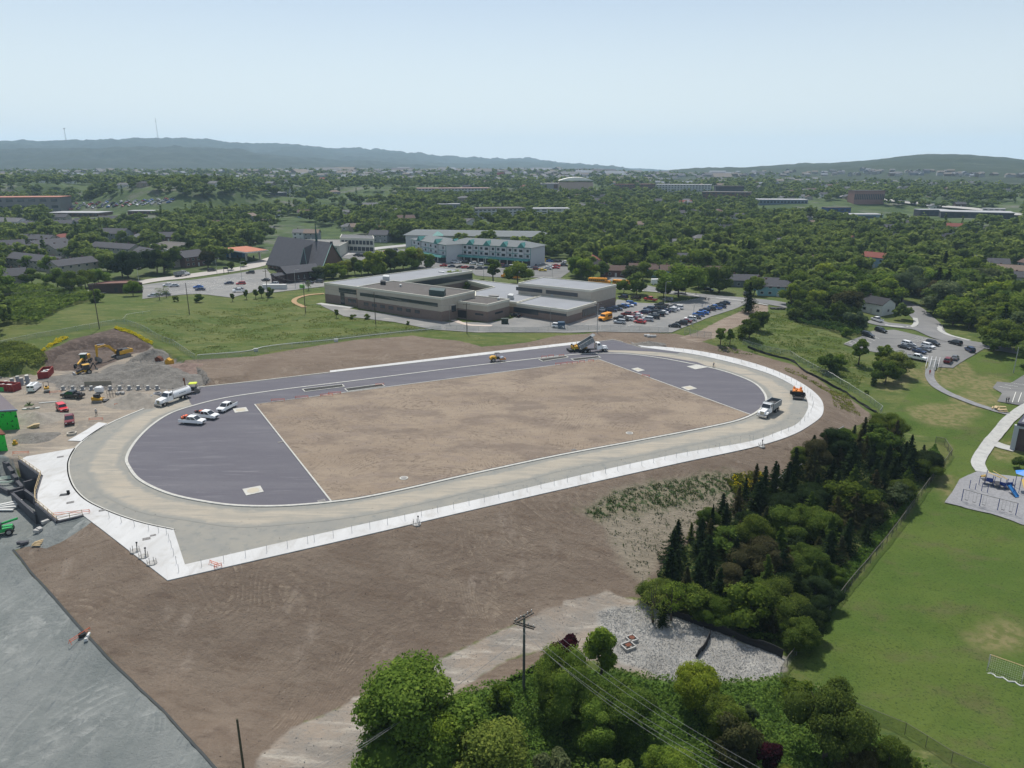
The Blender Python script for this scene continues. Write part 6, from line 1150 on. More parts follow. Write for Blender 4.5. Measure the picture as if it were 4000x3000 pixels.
# --- the hotel with teal gables
def hotel():
 z=2.8;f=c2;P=lambda x,y,h:pz(*f([(x,y)])[0],z+h);h=10.2
 A,B,C_=P(1345,738,h),P(1640,788,h),P(2212,850,h);D=pz(*c7([(160,150)])[0],z+h);
 # main front line: A..B short wing, B2..D long wing
 t_=empty('hotel',(B.x,B.y,z));tag(t_,'white three storey hotel with teal gables and arcade','hotel');o=t_.location
 tealw=M['teal'];wallw=mat('hotel_white',(.50,.51,.52),.8)
 def w_(A,B,dep,h,zr,ng,name):
  a=Vector((A.x-o.x,A.y-o.y,0));b=Vector((B.x-o.x,B.y-o.y,0));u=(b-a).normalized();n=Vector((-u.y,u.x,0));n=n if n.y>0 else-n;L=(b-a).length;ang=math.atan2(u.y,u.x)
  q=[a,b,b+n*dep,a+n*dep];m=MB();m.prism([(p.x,p.y)for p in q],-1,h);m.build('wall',wallw,t_)
  r_=MB();e=1.0;rr_=[a-u*e-n*e,b+u*e-n*e,b+u*e+n*(dep+e),a-u*e+n*(dep+e)];i1,i2=a+u*dep*.5+n*dep*.5,b-u*dep*.5+n*dep*.5
  r_.add([p+Vector((0,0,h))for p in rr_]+[i1+Vector((0,0,h+zr)),i2+Vector((0,0,h+zr))],[(0,3,2,1),(0,1,5,4),(1,2,5),(2,3,4,5),(3,0,4)]);r_.build('roof',mat('hotel_roof',(.15,.165,.17),.9,.1,.3)if 'hotel_roof' not in bpy.data.materials else bpy.data.materials['hotel_roof'],t_)
  bd=MB()
  for zz in(h-.35,6.4,3.6):bd.box(((a+b)/2-n*.05+Vector((0,0,zz)))[:],(L+.2,.12,.35),ang)
  for k in range(ng*2+1):p=a+u*L*k/(ng*2);bd.box((p.x-n.x*.05,p.y-n.y*.05,h*.66),(.3,.14,h*.62),ang)
  fixn(bd.build('teal_banding',tealw,t_))
  for k in range(ng):
   c=a+u*L*(k+.5)/ng;gb=MB();wd=2.6;pts=[c-u*wd-n*1.0+Vector((0,0,h-.3)),c+u*wd-n*1.0+Vector((0,0,h-.3)),c-n*1.0+Vector((0,0,h+2.6)),c+n*4.5+Vector((0,0,h+2.6))]
   gb.add(pts,[(0,1,2),(0,2,3),(2,1,3)]);gb.build('gable',tealw,t_)
   by=MB();by.box((c.x-n.x*.4,c.y-n.y*.4,h*.66-.3),(3.4,1.0,h*.62),ang);bo=by.build('bay',wallw,t_)
   for zz in(4.6,7.6):wv=MB();wv.box((c.x-n.x*.93,c.y-n.y*.93,zz+.6),(2.3,.1,1.5),ang);wv.build('window',M['pane'],t_)
  for zz in(4.6,7.6):
   for k in range(ng):
    for s in(-.30,.30):c=a+u*L*(k+.5+s*1.15)/ng;wv=MB();wv.box((c.x-n.x*.06,c.y-n.y*.06,zz+.6),(1.5,.12,1.4),ang);wv.build('window',M['pane'],t_)
  ar=MB();c=(a+b)/2-n*1.9;ar.box((c.x,c.y,3.3),(L,3.8,1.1),ang,taper=1,ty=.55);ar.build('arcade_roof',tealw,t_)
  gf=MB();c=(a+b)/2-n*.2;gf.box((c.x,c.y,1.2),(L-.4,.6,2.8),ang);gf.build('shop_front',M['slate'],t_)
  cl=MB();
  for k in range(int(L/5)+1):p=a+u*k*5-n*3.4;cl.box((p.x,p.y,1.3),(.4,.4,2.9),ang)
  cl.build('arcade_posts',M['trim'],t_);keepout([Vector((p.x+o.x,p.y+o.y,0))for p in q],4)
 w_(A,B,18,h,2.6,2,'a');w_(P(1645,770,h),D,18,h,2.8,5,'b')
 bl=MB();p=P(1400,838,3);bl.box((p.x-o.x,p.y-o.y,3.0),(17,4.5,.9),math.atan2(B.y-A.y,B.x-A.x));bl.build('awning',mat('blue_awning',(.02,.07,.38),.6),t_)
 tu=MB();p=P(1570,700,12);tu.add([(p.x-o.x-3.5,p.y-o.y-3.5,11.5),(p.x-o.x+3.5,p.y-o.y-3.5,11.5),(p.x-o.x+3.5,p.y-o.y+3.5,11.5),(p.x-o.x-3.5,p.y-o.y+3.5,11.5),(p.x-o.x,p.y-o.y,14.3)],[(0,1,4),(1,2,4),(2,3,4),(3,0,4),(0,3,2,1)]);tu.build('turret_roof',mat('pale_teal',(.12,.3,.27),.6),t_)
 bk=MB();c=P(1900,690,h);bk.box((c.x-o.x,c.y-o.y+8,4.4),(95,30,9.2),-.16);bk.build('rear_block',wallw,t_);br=MB();br.box((c.x-o.x,c.y-o.y+8,10.3),(98,33,2.4),-.16,taper=.93,ty=.2);br.build('rear_roof',bpy.data.materials['hotel_roof'],t_)
 keepout([(c.x-50,c.y-12),(c.x+55,c.y-25),(c.x+55,c.y+20),(c.x-50,c.y+35)],0);return t_
bname(hotel(),'teal gabled hotel')
# --- petrol station canopy
def station():
 z=3.0;P=[pz(*p,z+5.6)for p in c1([(1890,1160),(2120,1182)])]+[pz(*p,z+5.6)for p in c2([(105,830),(0,815)])]+[pz(*c1([(2100,1133)])[0],z+5.6)]
 P=[pz(*c1([(1890,1152)])[0],z+5.6),pz(*c1([(2125,1185)])[0],z+5.6),pz(*c2([(108,832)])[0],z+5.6),pz(*c1([(2130,1130)])[0],z+5.6)]
 c=sum(P,Vector())/4;t_=empty('petrol_station',(c.x,c.y,z));tag(t_,'petrol station with a wide orange red canopy','petrol station');L=locs(P,c);m=MB();m.prism(L,4.9,5.5);m.build('canopy',M['trim'],t_);m=MB();m.prism(inset(L if sum(L[i][0]*L[(i+1)%4][1]-L[(i+1)%4][0]*L[i][1]for i in range(4))>0 else L[::-1],.5),5.45,5.7);m.build('canopy_top',mat('orange_roof',(.36,.13,.07),.8),t_)
 for q in L:k=MB();k.box((q[0]*.6,q[1]*.6,2.4),(.9,.9,5));k.build('column',M['trim'],t_)
 for q in(-5,0,5):k=MB();k.box((q,0,.8),(.8,.6,1.7));k.build('fuel_pump',M['slate'],t_)
 k=MB();k.box((-12,10,2),(16,9,4.2));k.build('kiosk',mat('kiosk_blue',(.05,.16,.3),.6),t_);keepout(P,8);return t_
bname(station(),'orange roofed petrol station')
# --- brick school corner at the right edge, and green-wrapped building at the left edge
def side_school():
 z=g(*cP([(1500,430)])[0]).z;T=[pz(*cP([(x,y)])[0],z+8.2)for x,y in((1590,80),)];a=g(*cP([(1530,430)])[0]);h=6.6
 A=Vector((a.x,a.y,0));u=Vector((.80,-.60,0));n=Vector((.68,.73,0));t_=empty('school',(a.x,a.y,z));tag(t_,'brown brick school corner with grey trim at the right edge','school')
 q=[Vector(),u*45,u*45+n*30,n*30];m=MB();m.prism([(p.x,p.y)for p in q],-1,h-.4);m.build('wall',mat('brown_brick',(.10,.07,.065),.9,.25,2),t_);r_=MB();r_.prism([(p.x-.3,p.y-.3)for p in q],h-.4,h+.35);r_.build('roof',mat('dark_fascia',(.05,.05,.075),.7),t_)
 r2=MB();r2.prism([(p.x+.4,p.y+.3)for p in[u*.5+n*.5,u*44+n*.5,u*44+n*29,u*.5+n*29]],h+.3,h+.4);r2.build('roof_deck',mat('pale_deck',(.24,.25,.26),.9),t_)
 c_=MB();c_.box((0,0,h/2-.3),(1.0,1.0,h-.1),math.atan2(u.y,u.x));c_.build('corner_pillar',mat('pillar_grey',(.4,.42,.44),.8),t_);b_=MB();p=u*22;b_.box((p.x-n.x*.05,p.y-n.y*.05,h-.75),(44,.3,.6),math.atan2(u.y,u.x));b_.build('trim_band',bpy.data.materials['pillar_grey'],t_);keepout([p+a for p in q],3);return t_
bname(side_school(),'brown brick school corner')
def green_bld():
 gm=wmat('green_house_wrap',[(0,0,0,0,(.03,.46,.05)),(1.4,(1,3,.3),.58,.62,(.01,.05,.02))],.6)
 m=bpy.data.materials['green_house_wrap'];
 A,B=pz(*cK([(190,295)])[0],0),pz(*cK([(65,330)])[0],0);t_=empty('unfinished_building',A);tag(t_,'unfinished building in bright green wrap with dark flat roof','building')
 u=Vector((-1,-.16,0)).normalized();n=Vector((-.10,1,0)).normalized();h=4.3;P=lambda x,y,z=0:(pz(*cK([(x,y)])[0],z)-A)
 q=[P(185,300),P(-300,420),P(-300,60),P(150,140)];ax=[Vector((p.x,p.y,0))for p in q];c0=ax[0];tl=P(160,108,h);c1_=Vector((tl.x,tl.y,0));ax=[c0,c0+Vector((-30,-6,0)),c0+Vector((-44,10,0)),c0+Vector((-14,14,0))]
 w=MB();w.prism([(p.x,p.y)for p in ax],-1,h);w.build('wall',gm,t_);r_=MB();s=1.03;r_.prism([(p.x*s+.3,p.y*s)for p in ax],h,h+.3);r_.build('roof',mat('bitumen',(.14,.12,.13),.8,.1,.3),t_);e=MB();e.path([p*s+Vector((.3,0,h+.35))for p in ax],.15,4);e.build('roof_edge',mat('bluegrey_edge',(.2,.25,.36),.6),t_)
 B0=P(75,500,0);B0.z=0;l=MB();q2=[B0,B0+Vector((-25,-6,0)),B0+Vector((-33,3,0)),B0+Vector((-8,8,0))];l.prism([(p.x,p.y)for p in q2],-4.5,3.6);l.build('lower_wing',gm,t_);l2=MB();l2.prism([(p.x*1.0+.2,p.y)for p in q2],3.6,3.8);l2.build('lower_roof',M['rust'],t_)
 d=MB();dc=B0+Vector((-4.2,-1.2,.6));d.box(dc[:],(4.5,.5,2.2),math.atan2(6,25));d.build('window_opening',M['black'],t_)
 d2=MB();fb=MB();c=B0+Vector((-11,-2.8,-2.6));fb.box(c[:],(24,.6,3.2),math.atan2(6,25));fb.build('block_base',M['charcoal'],t_);return t_
green_bld()
def suburb():
 pts=[]
 q=np.random.RandomState(5)
 for r0,r1,sp in((250,620,8.0),(620,1000,10.5),(1000,1700,14.5),(1700,3000,24)):
  xs=np.arange(-r1*.85,r1*.85,sp);ys=np.arange(100,r1,sp);X,Y=np.meshgrid(xs,ys)
  X=(X+q.uniform(-.45,.45,X.shape)*sp).ravel();Y=(Y+q.uniform(-.45,.45,Y.shape)*sp).ravel()
  rr_=np.hypot(X,Y);s=(rr_>r0)&(rr_<r1)&(abs(np.arctan2(X,Y))<R(40));X,Y=X[s],Y[s]
  pts.append(np.stack([X,Y],1))
 P=np.concatenate(pts);ok=np.ones(len(P),bool)
 for pl,m in KEEP:
  lo=pl.min(0)-m-1;hi=pl.max(0)+m+1;s=np.nonzero(ok&((P>lo)&(P<hi)).all(1))[0]
  if len(s):ok[s[sdist(P[s],pl)<m]]=False
 for w3,w in ROADS:
  A=np.array([p[:2]for p in w3])
  s=np.nonzero(ok&(P>A.min(0)-12).all(1)&(P<A.max(0)+12).all(1))[0]
  if len(s):D=np.linalg.norm(P[s][:,None]-A[None],axis=2).min(1);ok[s[D<w/2+3]]=False
 r_=np.hypot(P[:,0],P[:,1])
 # clearings: gardens and streets get sparser canopy, more so far away
 n=vnoise(P[:,0]/45,P[:,1]/45,4)*.6+vnoise(P[:,0]/13,P[:,1]/13,7)*.4
 thr=np.interp(r_,[250,700,1200,2500],[.16,.30,.37,.43]);ok&=n>thr
 P=P[ok];T=np.array([(t[0],t[1],t[2])for t in TREES])
 keep=np.ones(len(P),bool)
 for tx,ty,tr in T:keep&=(P[:,0]-tx)**2+(P[:,1]-ty)**2>(tr*.8+2.5)**2
 P=P[keep];r_=np.hypot(P[:,0],P[:,1]);Zt=H(P[:,0],P[:,1])
 hh=q.triangular(6,11,17,len(P))*np.interp(r_,[0,900,1600],[1,1,.9])
 con=q.uniform(size=len(P))<.14
 a=np.arctan2(P[:,0],P[:,1]);inview=abs(a)<R(35.8)
 order=np.argsort(np.where(inview,-(hh/r_),1));nind=max(0,296-len(TREES));ind=set(order[:nind].tolist())
 LM=[(n_,o.location.x,o.location.y)for n_,o in LANDM]
 for i in order[:nind]:
  x,y=P[i];h=hh[i];s_=q.choice(['deep','mid','bright','grey','yellow','brown'],p=[.32,.36,.13,.1,.05,.04]);
  if con[i]:s_='dark'
  n_,lx,ly=min(LM,key=lambda l:(l[1]-x)**2+(l[2]-y)**2);dx,dy=x-lx,y-ly;D=math.hypot(dx,dy)
  rel='behind' if dy>abs(dx)else 'in front of' if-dy>abs(dx)else 'right of' if dx>0 else 'left of'
  if D>45:rel={'behind':'well beyond','in front of':'well in front of','right of':'far right of','left of':'far left of'}[rel]
  sz='tall' if h>10.5 else 'low' if h<8.2 else 'middling'
  tree(x,y,h,'conifer' if con[i]else 'mid',s_,f"{sz} {SHADE[s_]} {'conifer' if con[i] else 'tree'} {rel} the {n_}",group='trees of the leafy suburb',name='conifer' if con[i]else 'leafy_tree',wide=1.25)
 # the rest reads as one wood: merged meshes by distance
 tm={}
 def temp(kind,n,size,seed):
  if kind:P_,D_,cen,rad=broad_pts(9,n,seed,rx=.46,rz=.34)
  else:
   z=q.uniform(0,1,n)**1.3*.9+.08;a_=q.uniform(0,6.28,n);w=.19*(1.02-z)*q.uniform(.6,1.1,n);P_=np.stack([np.cos(a_)*w,np.sin(a_)*w,z],1);D_=np.stack([np.cos(a_)*.6,np.sin(a_)*.6,np.full(n,.7)],1);cen=[np.array([0,0,.35])];rad=[.16]
  ev=[];ef=[];o=0
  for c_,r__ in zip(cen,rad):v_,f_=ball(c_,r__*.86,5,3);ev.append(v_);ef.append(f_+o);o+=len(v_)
  return P_,D_,np.concatenate(ev),np.concatenate(ef),size
 T1=[temp(1,210,.058,101+k)for k in range(4)];T2=[temp(1,90,.085,111+k)for k in range(3)];T3=[temp(1,26,.14,121+k)for k in range(3)]
 C1=[temp(0,150,.045,131),temp(0,60,.07,132),temp(0,20,.12,133)]
 rest=[i for i in range(len(P))if i not in ind]
 for lv,(a0,a1)in enumerate(((0,650),(650,1150),(1150,5000))):
  CC=[];NN=[];SS=[];VV=[];EV=[];EF=[];o=0;KC=[];KE=[]
  for i in rest:
   if not(a0<=r_[i]<a1):continue
   tp=C1[lv]if con[i]else(T1,T2,T3)[lv][i%3];th=q.uniform(0,6.28);c_,s_=math.cos(th),math.sin(th);w=1.35 if not con[i]else 1
   Rm=np.array([[c_,-s_,0],[s_,c_,0],[0,0,1]]);h=hh[i]*1.06;S3=np.array([h*w,h*w,h]);off=np.array([P[i,0],P[i,1],Zt[i]-.3])
   CC.append((tp[0]*S3)@Rm.T+off);NN.append(tp[1]@Rm.T+q.normal(size=tp[1].shape)*.5+[0,.1,.45]);SS.append(q.uniform(.7,1.3,len(tp[0]))*tp[4]*h)
   tone=q.uniform(-.42,.36)-(.25 if con[i]else 0)
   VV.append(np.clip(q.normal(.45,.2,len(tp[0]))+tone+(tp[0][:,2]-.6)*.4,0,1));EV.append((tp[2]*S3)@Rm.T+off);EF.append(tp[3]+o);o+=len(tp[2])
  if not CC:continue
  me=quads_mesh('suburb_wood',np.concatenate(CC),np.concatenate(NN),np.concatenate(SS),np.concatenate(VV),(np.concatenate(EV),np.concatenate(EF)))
  ob=link('distant_wood',me);ob.color=(.132,.180,.044,1);tag(ob,'continuous canopy of garden trees filling the suburb '+('behind the nearest houses','in the middle distance','out towards the hills')[lv],'woodland',kind='stuff')
def cover_stuff(name,poly,n,hgt,size,col,label,cat,seed,lump=3.0,thin=0.0,val0=.45):
 q=np.random.RandomState(seed);A=np.array([tuple(p[:2])for p in poly]);lo,hi=A.min(0),A.max(0);P=[]
 while sum(map(len,P))<n:
  c_=q.uniform(lo,hi,(n,2));c_=c_[sdist(c_,A)<-.2]
  if thin:c_=c_[(vnoise(c_[:,0]/lump*1.7,c_[:,1]/lump*1.7,seed+3)*.55+vnoise(c_[:,0]/lump*6,c_[:,1]/lump*6,seed+5)*.45)>thin]
  P.append(c_)
 P=np.concatenate(P)[:n];b=vnoise(P[:,0]/lump,P[:,1]/lump,seed);b2=vnoise(P[:,0]/lump*3,P[:,1]/lump*3,seed+1);z0=H(P[:,0],P[:,1])
 z=z0+hgt*(b*.65+b2*.35)*q.uniform(.55,1.05,n);e=.3
 gx_=(vnoise(P[:,0]/lump+e,P[:,1]/lump,seed)-b)*3;gy_=(vnoise(P[:,0]/lump,P[:,1]/lump+e,seed)-b)*3
 N_=np.stack([-gx_,-gy_,np.full(n,.8)],1)+q.normal(size=(n,3))*.5
 me=quads_mesh(name,np.stack([P[:,0],P[:,1],z],1),N_,q.uniform(.6,1.3,n)*size,np.clip(q.normal(val0,.2,n)+(b-.5)*.7,0,1))
 o=link(name,me);o.color=(*col,1);return tag(o,label,cat,kind='stuff')
cover_stuff('undergrowth',ZW['under'],60000,2.1,.14,(.095,.165,.032),'dense bright green undergrowth filling the bottom of the view','undergrowth',3)
cover_stuff('undergrowth',poly_w(V([(1560,1380),(1760,1400),(1820,1290),(1900,1180),(2040,1000),(2020,960),(1990,990),(2000,1050),(1880,1160),(1800,1250),(1750,1370)])),11000,1.3,.16,(.09,.16,.03),'bright green undergrowth between dark grove and field fence','undergrowth',5)
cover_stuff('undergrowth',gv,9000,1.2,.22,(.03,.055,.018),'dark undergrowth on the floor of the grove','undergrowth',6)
MEAD=poly_w(c5([(1080,480),(1530,385),(2212,330)])+c6([(0,590),(330,620),(560,660),(760,745),(1200,800),(1560,865),(700,940),(0,1025)])+c5([(1705,745),(1500,650),(1250,530)]))
cover_stuff('meadow_grass',MEAD,9000,.28,.17,(.16,.19,.05),'tussocky grass of the meadow left of the school','grass',31,lump=9,thin=.52)
cover_stuff('meadow_grass',poly_w(c8([(-450,830),(-300,620),(20,480),(180,520),(420,640),(640,720),(640,800),(900,960),(760,1180),(400,1020),(200,860)])),9000,.35,.18,(.13,.18,.04),'rough grass on the slope right of the track bend','grass',32,lump=5,thin=.45)
cover_stuff('thicket',poly_w(c5([(-300,480),(0,480),(330,480),(420,420),(600,330),(760,290),(840,250),(620,180),(560,200),(300,150),(0,130),(-300,120)])),15000,4.2,.45,(.115,.17,.035),'tall bushy thicket at the left edge behind the meadow','thicket',7,lump=6)
cover_stuff('thicket',poly_w(c5([(-300,900),(-300,690),(150,640),(330,700),(400,760),(430,800),(330,880),(0,950)])),14000,1.6,.2,(.14,.18,.04),'rough green scrub left of the excavated bank','scrub',8,lump=3)
cover_stuff('gorse',poly_w(c5([(350,735),(430,690),(520,640),(600,600),(560,585),(500,600),(420,660),(345,715)])),1500,.9,.15,(.55,.47,.02),'yellow flowering weeds on the left rim of the cut','flowering weeds',9,lump=1.4,thin=.45)
cover_stuff('gorse',poly_w(c5([(980,520),(1000,505),(1080,520),(1160,550),(1330,640),(1320,665),(1260,640),(1150,575),(1050,545)])),2600,.9,.15,(.50,.45,.02),'yellow flowering weeds on the right rim of the cut','flowering weeds',10,lump=1.4,thin=.35)
cover_stuff('weeds',poly_w(cD([(1380,600),(1560,545),(1700,545),(1800,640),(1700,760),(1500,770)])),3200,.8,.13,(.12,.14,.025),'dense yellowish weeds beside the fence on the slope','weeds',11,lump=1.2,thin=.42)
cover_stuff('gorse',poly_w(cD([(1380,600),(1560,545),(1700,545),(1800,640),(1700,700),(1480,700)])),600,.95,.12,(.6,.5,.02),'yellow flowers among the weeds on the slope','flowering weeds',12,lump=1.2,thin=.55)
cover_stuff('weeds',ZW['weed'],3600,.35,.10,(.055,.085,.024),'scattered small green weeds across the bare slope','weeds',13,lump=1.5,thin=.50)
cover_stuff('weeds',ZW['straw'],1500,.35,.10,(.055,.085,.03),'sparse green tufts on the pale slope','weeds',14,lump=1.5,thin=.55)
cover_stuff('weeds',poly_w(c8([(150,960),(420,1090),(700,1200),(740,1290),(820,1400),(560,1300),(540,1200),(380,1100),(130,990)])),3200,.5,.12,(.14,.16,.03),'yellow green weeds along the curved fence','weeds',15,lump=2,thin=.48)
cover_stuff('weeds',poly_w(c6([(1350,905),(1550,930),(1800,955),(1940,1000),(2212,980)])+poly_w(c7([(160,960),(380,905),(640,888),(760,875),(640,868),(0,885)]))+poly_w(c6([(1900,895),(1600,865)]))),6500,.5,.2,(.06,.11,.022),'rough green verge between school drive and track','verge',16,lump=2.5)
cover_stuff('bushes',poly_w(c8([(150,420),(160,520),(280,600),(500,640),(650,700),(800,700),(860,620),(840,560),(700,520),(500,440),(300,380)])),8000,3.0,.34,(.045,.085,.022),'dense hedge growth below the corner house','bushes',17,lump=4)
# pale blossom on the nearest trees
suburb_done=False
# --------- random far houses, then the suburb wood
def far_houses():
 q=random.Random(11);n=0;spots=[]
 tries=0
 while n<170 and tries<4000:
  tries+=1;r_=q.uniform(420,1500)**1.0;a=q.uniform(-.64,.64);x,y=math.sin(a)*r_,math.cos(a)*r_
  sp=24 if r_<900 else 20
  if any((x-b[0])**2+(y-b[1])**2<sp**2 for b in spots):continue
  if any(((p.min(0)-14<(x,y)).all()and(p.max(0)+14>(x,y)).all()and sdist([(x,y)],p)[0]<12)for p,m in KEEP):continue
  if any(min((x-p.x)**2+(y-p.y)**2 for p in w3[::3])<200 for w3,w in ROADS):continue
  spots.append((x,y));n+=1
  wc=q.choice(['white','white','cream','grey','pblue','beige','tan','brick','slate']);rc=q.choice(['slate','grey','brown','black','tan','slate','red' if q.random()<.3 else 'grey']);st=1 if q.random()<.6 else 2
  nm,lo,lp=min(((nn,(o.location.x-x)**2+(o.location.y-y)**2,o.location)for nn,o in LANDM),key=lambda l:l[1]);dx,dy=x-lp.x,y-lp.y
  rel=('behind' if dy>0 else 'in front of')if abs(dy)>abs(dx)else('right of' if dx>0 else 'left of');D=math.sqrt(lo)
  lab=f"{dict(white='white',cream='cream',grey='grey',pblue='pale blue',beige='beige',tan='tan',brick='brick',slate='dark slate')[wc]} {'two storey ' if st == 2 else ''}{'hip' if n%4 == 0 else 'gable'} roofed house {'far ' if D > 110 else ''}{rel} the {nm}"
  rot=q.choice([0,90,20,-20,70])+q.uniform(-8,8)
  house(None,q.choice([12,15]),9,3.2 if st==1 else 5.4,rot,'hip' if n%4==0 else 'gable',WC_[wc],RC_[rc],' '.join(lab.split()[:16]),st,chim=False,group='houses scattered through the leafy suburb',world=(x,y,h1(x,y)),keep=r_<800)
  if r_>=800:keepout([(x-6-x/y*34,y-34),(x+6-x/y*34,y-34),(x+6,y+6),(x-6,y+6)],2)
far_houses();
suburb()
# specks of roofs on the far plain and hill estate: one mass nobody could count
def far_town():
 q=random.Random(21);mb=MB();mats_=[mat('far_%d'%i,c,.9)for i,c in enumerate([(.27,.265,.25),(.15,.15,.15),(.17,.15,.13),(.36,.36,.35),(.10,.10,.11),(.2,.215,.24)])]
 def put(x,y,w,d,h,z):
  rz=q.choice([0,.4,-.3,1.2])+q.uniform(-.1,.1);mb.box((x,y,z+h/2),(w,d,h),rz,m=q.choice([0,3,2,5]));k=h;ca,sa=math.cos(rz),math.sin(rz)
  p=[(-w/2-.4,-d/2-.4,k),(w/2+.4,-d/2-.4,k),(w/2+.4,d/2+.4,k),(-w/2-.4,d/2+.4,k),(-w/2,0,k+d*.28),(w/2,0,k+d*.28)];mb.add([(x+a*ca-b*sa,y+a*sa+b*ca,z+c)for a,b,c in p],[(0,1,5,4),(2,3,4,5),(1,2,5),(3,0,4)],m=q.choice([1,4,1,2,5]))
 xs=[];
 for _ in range(1900):
  r_=q.uniform(1450,3600);a=q.uniform(-.63,.63);xs.append((math.sin(a)*r_,math.cos(a)*r_,q.uniform(10,20),q.uniform(9,14),q.uniform(4,8)))
 for _ in range(60):
  r_=q.uniform(1700,3300);a=q.uniform(-.28,.30);xs.append((math.sin(a)*r_,math.cos(a)*r_,q.uniform(30,70),q.uniform(18,30),q.uniform(6,9)))
 A=np.array([x[:2]for x in xs]);Zh=H(A[:,0],A[:,1])
 for(x,y,w,d,h),z in zip(xs,Zh):put(x,y,w,d,h,z)
 ho_,nn=HILL[12];vv=ho_.data.vertices
 for _ in range(130):
  i=q.randrange(int(nn*.15),int(nn*.8));k=q.randrange(8,int(8+16*max(.1,1-1.3*i/nn)));c=vv[k*nn+i].co;put(c.x+q.uniform(-8,8),c.y,q.uniform(10,18),10,q.uniform(4,8),c.z-1)
 o=mb.build('distant_town',mats_);tag(o,'countless small roofs of the distant town below the hills','town',kind='stuff')
far_town()
# highway climbing to the right of centre
struct(ribbon('highway',[p for p in smooth_line([g(*c3([p])[0])for p in[(1900,172),(1800,182),(1720,195),(1640,215),(1590,235),(1640,255),(1760,262)]],5)],26,mat('pale_road',(.36,.35,.33),.9),drape=2.5));struct(ribbon('highway',smooth_line([g(*c4([p])[0])for p in[(120,540),(300,572),(560,592),(760,615),(1100,640),(1400,680),(1700,705),(2212,770)]],5),16,bpy.data.materials['pale_road'],drape=2.0))
for px,hp,lb in((c1([(570,215)])[0],82,'shorter radio mast with a dish on top on the left ridge'),(c1([(1366,208)])[0],148,'tall thin radio mast on the ridge crest')):
 d=ray(*px);k=5400/math.hypot(d[0],d[1]);x,y,z=d[0]*k,d[1]*k,CAMH+d[2]*k-8;h=hp/2.212*5400/FPX+8;t_=empty('radio_mast',(x,y,z));tag(t_,lb,'radio mast');m=MB()
 for s in(-1,1):m.tube((s*3,0,0),(s*.8,0,h),.8,.4,4)
 for i in range(12):zz=h*i/12;w=3-2.2*i/12;m.tube((-w,0,zz),(w,0,zz+h/12),.4,n=4)
 m.build('lattice',M['steel'],t_)
 if hp<100:m=MB();m.tube((-5,0,h-6),(5,0,h-4),3.2,3.2,10);m.build('dish',M['galv'],t_)
# --------- poles, lamps and cables
POLE={}
def pole(px,top,label,arms=1,r=.16,mt=None,name='power_pole',arm_az=0,z=None,lampz=0):
 p=g(*px)if z is None else pz(*px,z);depth=p.y*cp-(p.z-CAMH)*sp_;hpx=px[1]-top[1];el=PITCH+math.atan(((px[1]+top[1])/2-1500)/FPX);h=hpx*depth/FPX/math.cos(el)*math.cos(el-PITCH)
 t_=empty(name,p,arm_az);tag(t_,label,name.replace('_',' '));m=MB();m.tube((0,0,-.4),(0,0,h),r,r*.72,10);m.build('pole',mt or M['wood'],t_)
 for k in range(arms):a=MB();a.box((0,.12,h-.35-k*1.1),(2.6,.12,.14));a.build('crossarm',M['wood'],t_)
 if arms:
  i_=MB();
  for s in(-1.15,-.4,.4,1.15):i_.tube((s,.12,h-.28),(s,.12,h-.05),.05,n=6)
  i_.build('insulators',M['galv'],t_)
 if lampz:a=MB();a.path([(0,0,h-.1),(.6,0,h+.25),(1.6,0,h+.3)],.05);a.build('lamp_arm',M['galv'],t_);l_=MB();l_.box((1.9,0,h+.27),(.7,.25,.14));l_.build('lamp_head',M['galv'],t_)
 POLE[label]=(p,h,arm_az);return t_,p,h
nearpx=(2046,2712)
pole(nearpx,(2050,2408),'tall wooden power pole with crossed double arms in the foreground',0,.20,mat('greenish_pole',(.12,.13,.115),.9,.3,3))
ph=POLE['tall wooden power pole with crossed double arms in the foreground'][1]
par=[o for o in COL.objects if o.get('label','').startswith('tall wooden power pole')][0]
for(zz,az,off)in((ph-.25,.75,.22),(ph-.25,.75,-.22),(ph-1.5,-.45,.2),(ph-1.5,-.45,-.2)):
 m=MB();m.box((-math.sin(az)*off,math.cos(az)*off,zz),(2.9,.12,.16),az);m.build('crossarm',M['wood'],par)
m=MB()
for az,zz in((.75,ph-.1),(-.45,ph-1.35)):
 for s in(-1.3,-.6,.6,1.3):m.tube((math.cos(az)*s,math.sin(az)*s,zz),(math.cos(az)*s,math.sin(az)*s,zz+.3),.06,n=6)
m.build('insulators',M['galv'],par)
pole((975,3180),(957,2818),'bare wooden pole at the bottom left edge',0,.15,mat('olive_pole',(.06,.055,.035),.9),name='power_pole')
pole(c5([(860,520)])[0],c5([(808,130)])[0],'wooden pole in the meadow above the excavated cut',1);pole(c5([(1638,395)])[0],c5([(1610,125)])[0],'wooden pole second from the left in the meadow',0)
pole(c6([(428,710)])[0],c6([(410,430)])[0],'wooden pole left of the school in the meadow',1);pole(c6([(1034,805)])[0],c6([(1022,535)])[0],'wooden pole before the long windows of the school',1);pole(c6([(1823,890)])[0],c6([(1818,630)])[0],'wooden pole wrapped in plants before school entrance',1)
pole(c6([(104,590)])[0],c6([(93,325)])[0],'wooden pole with arms by the church car park',2);pole(c6([(342,500)])[0],c6([(335,345)])[0],'thin lamp post before the church side wing',0,.1,M['galv'],'lamp_post',lampz=1)
pole(c7([(735,885)])[0],c7([(740,630)])[0],'grey pole with twin arms at the gym corner',1,.14,M['galv'],'power_pole');pole(c7([(1319,645)])[0],c7([(1330,448)])[0],'tall lamp post at the top of the school car park',0,.12,M['galv'],'lamp_post',lampz=1);pole(c7([(1561,832)])[0],c7([(1572,645)])[0],'lamp post inside the right row of parked cars',0,.12,M['galv'],'lamp_post',lampz=1)
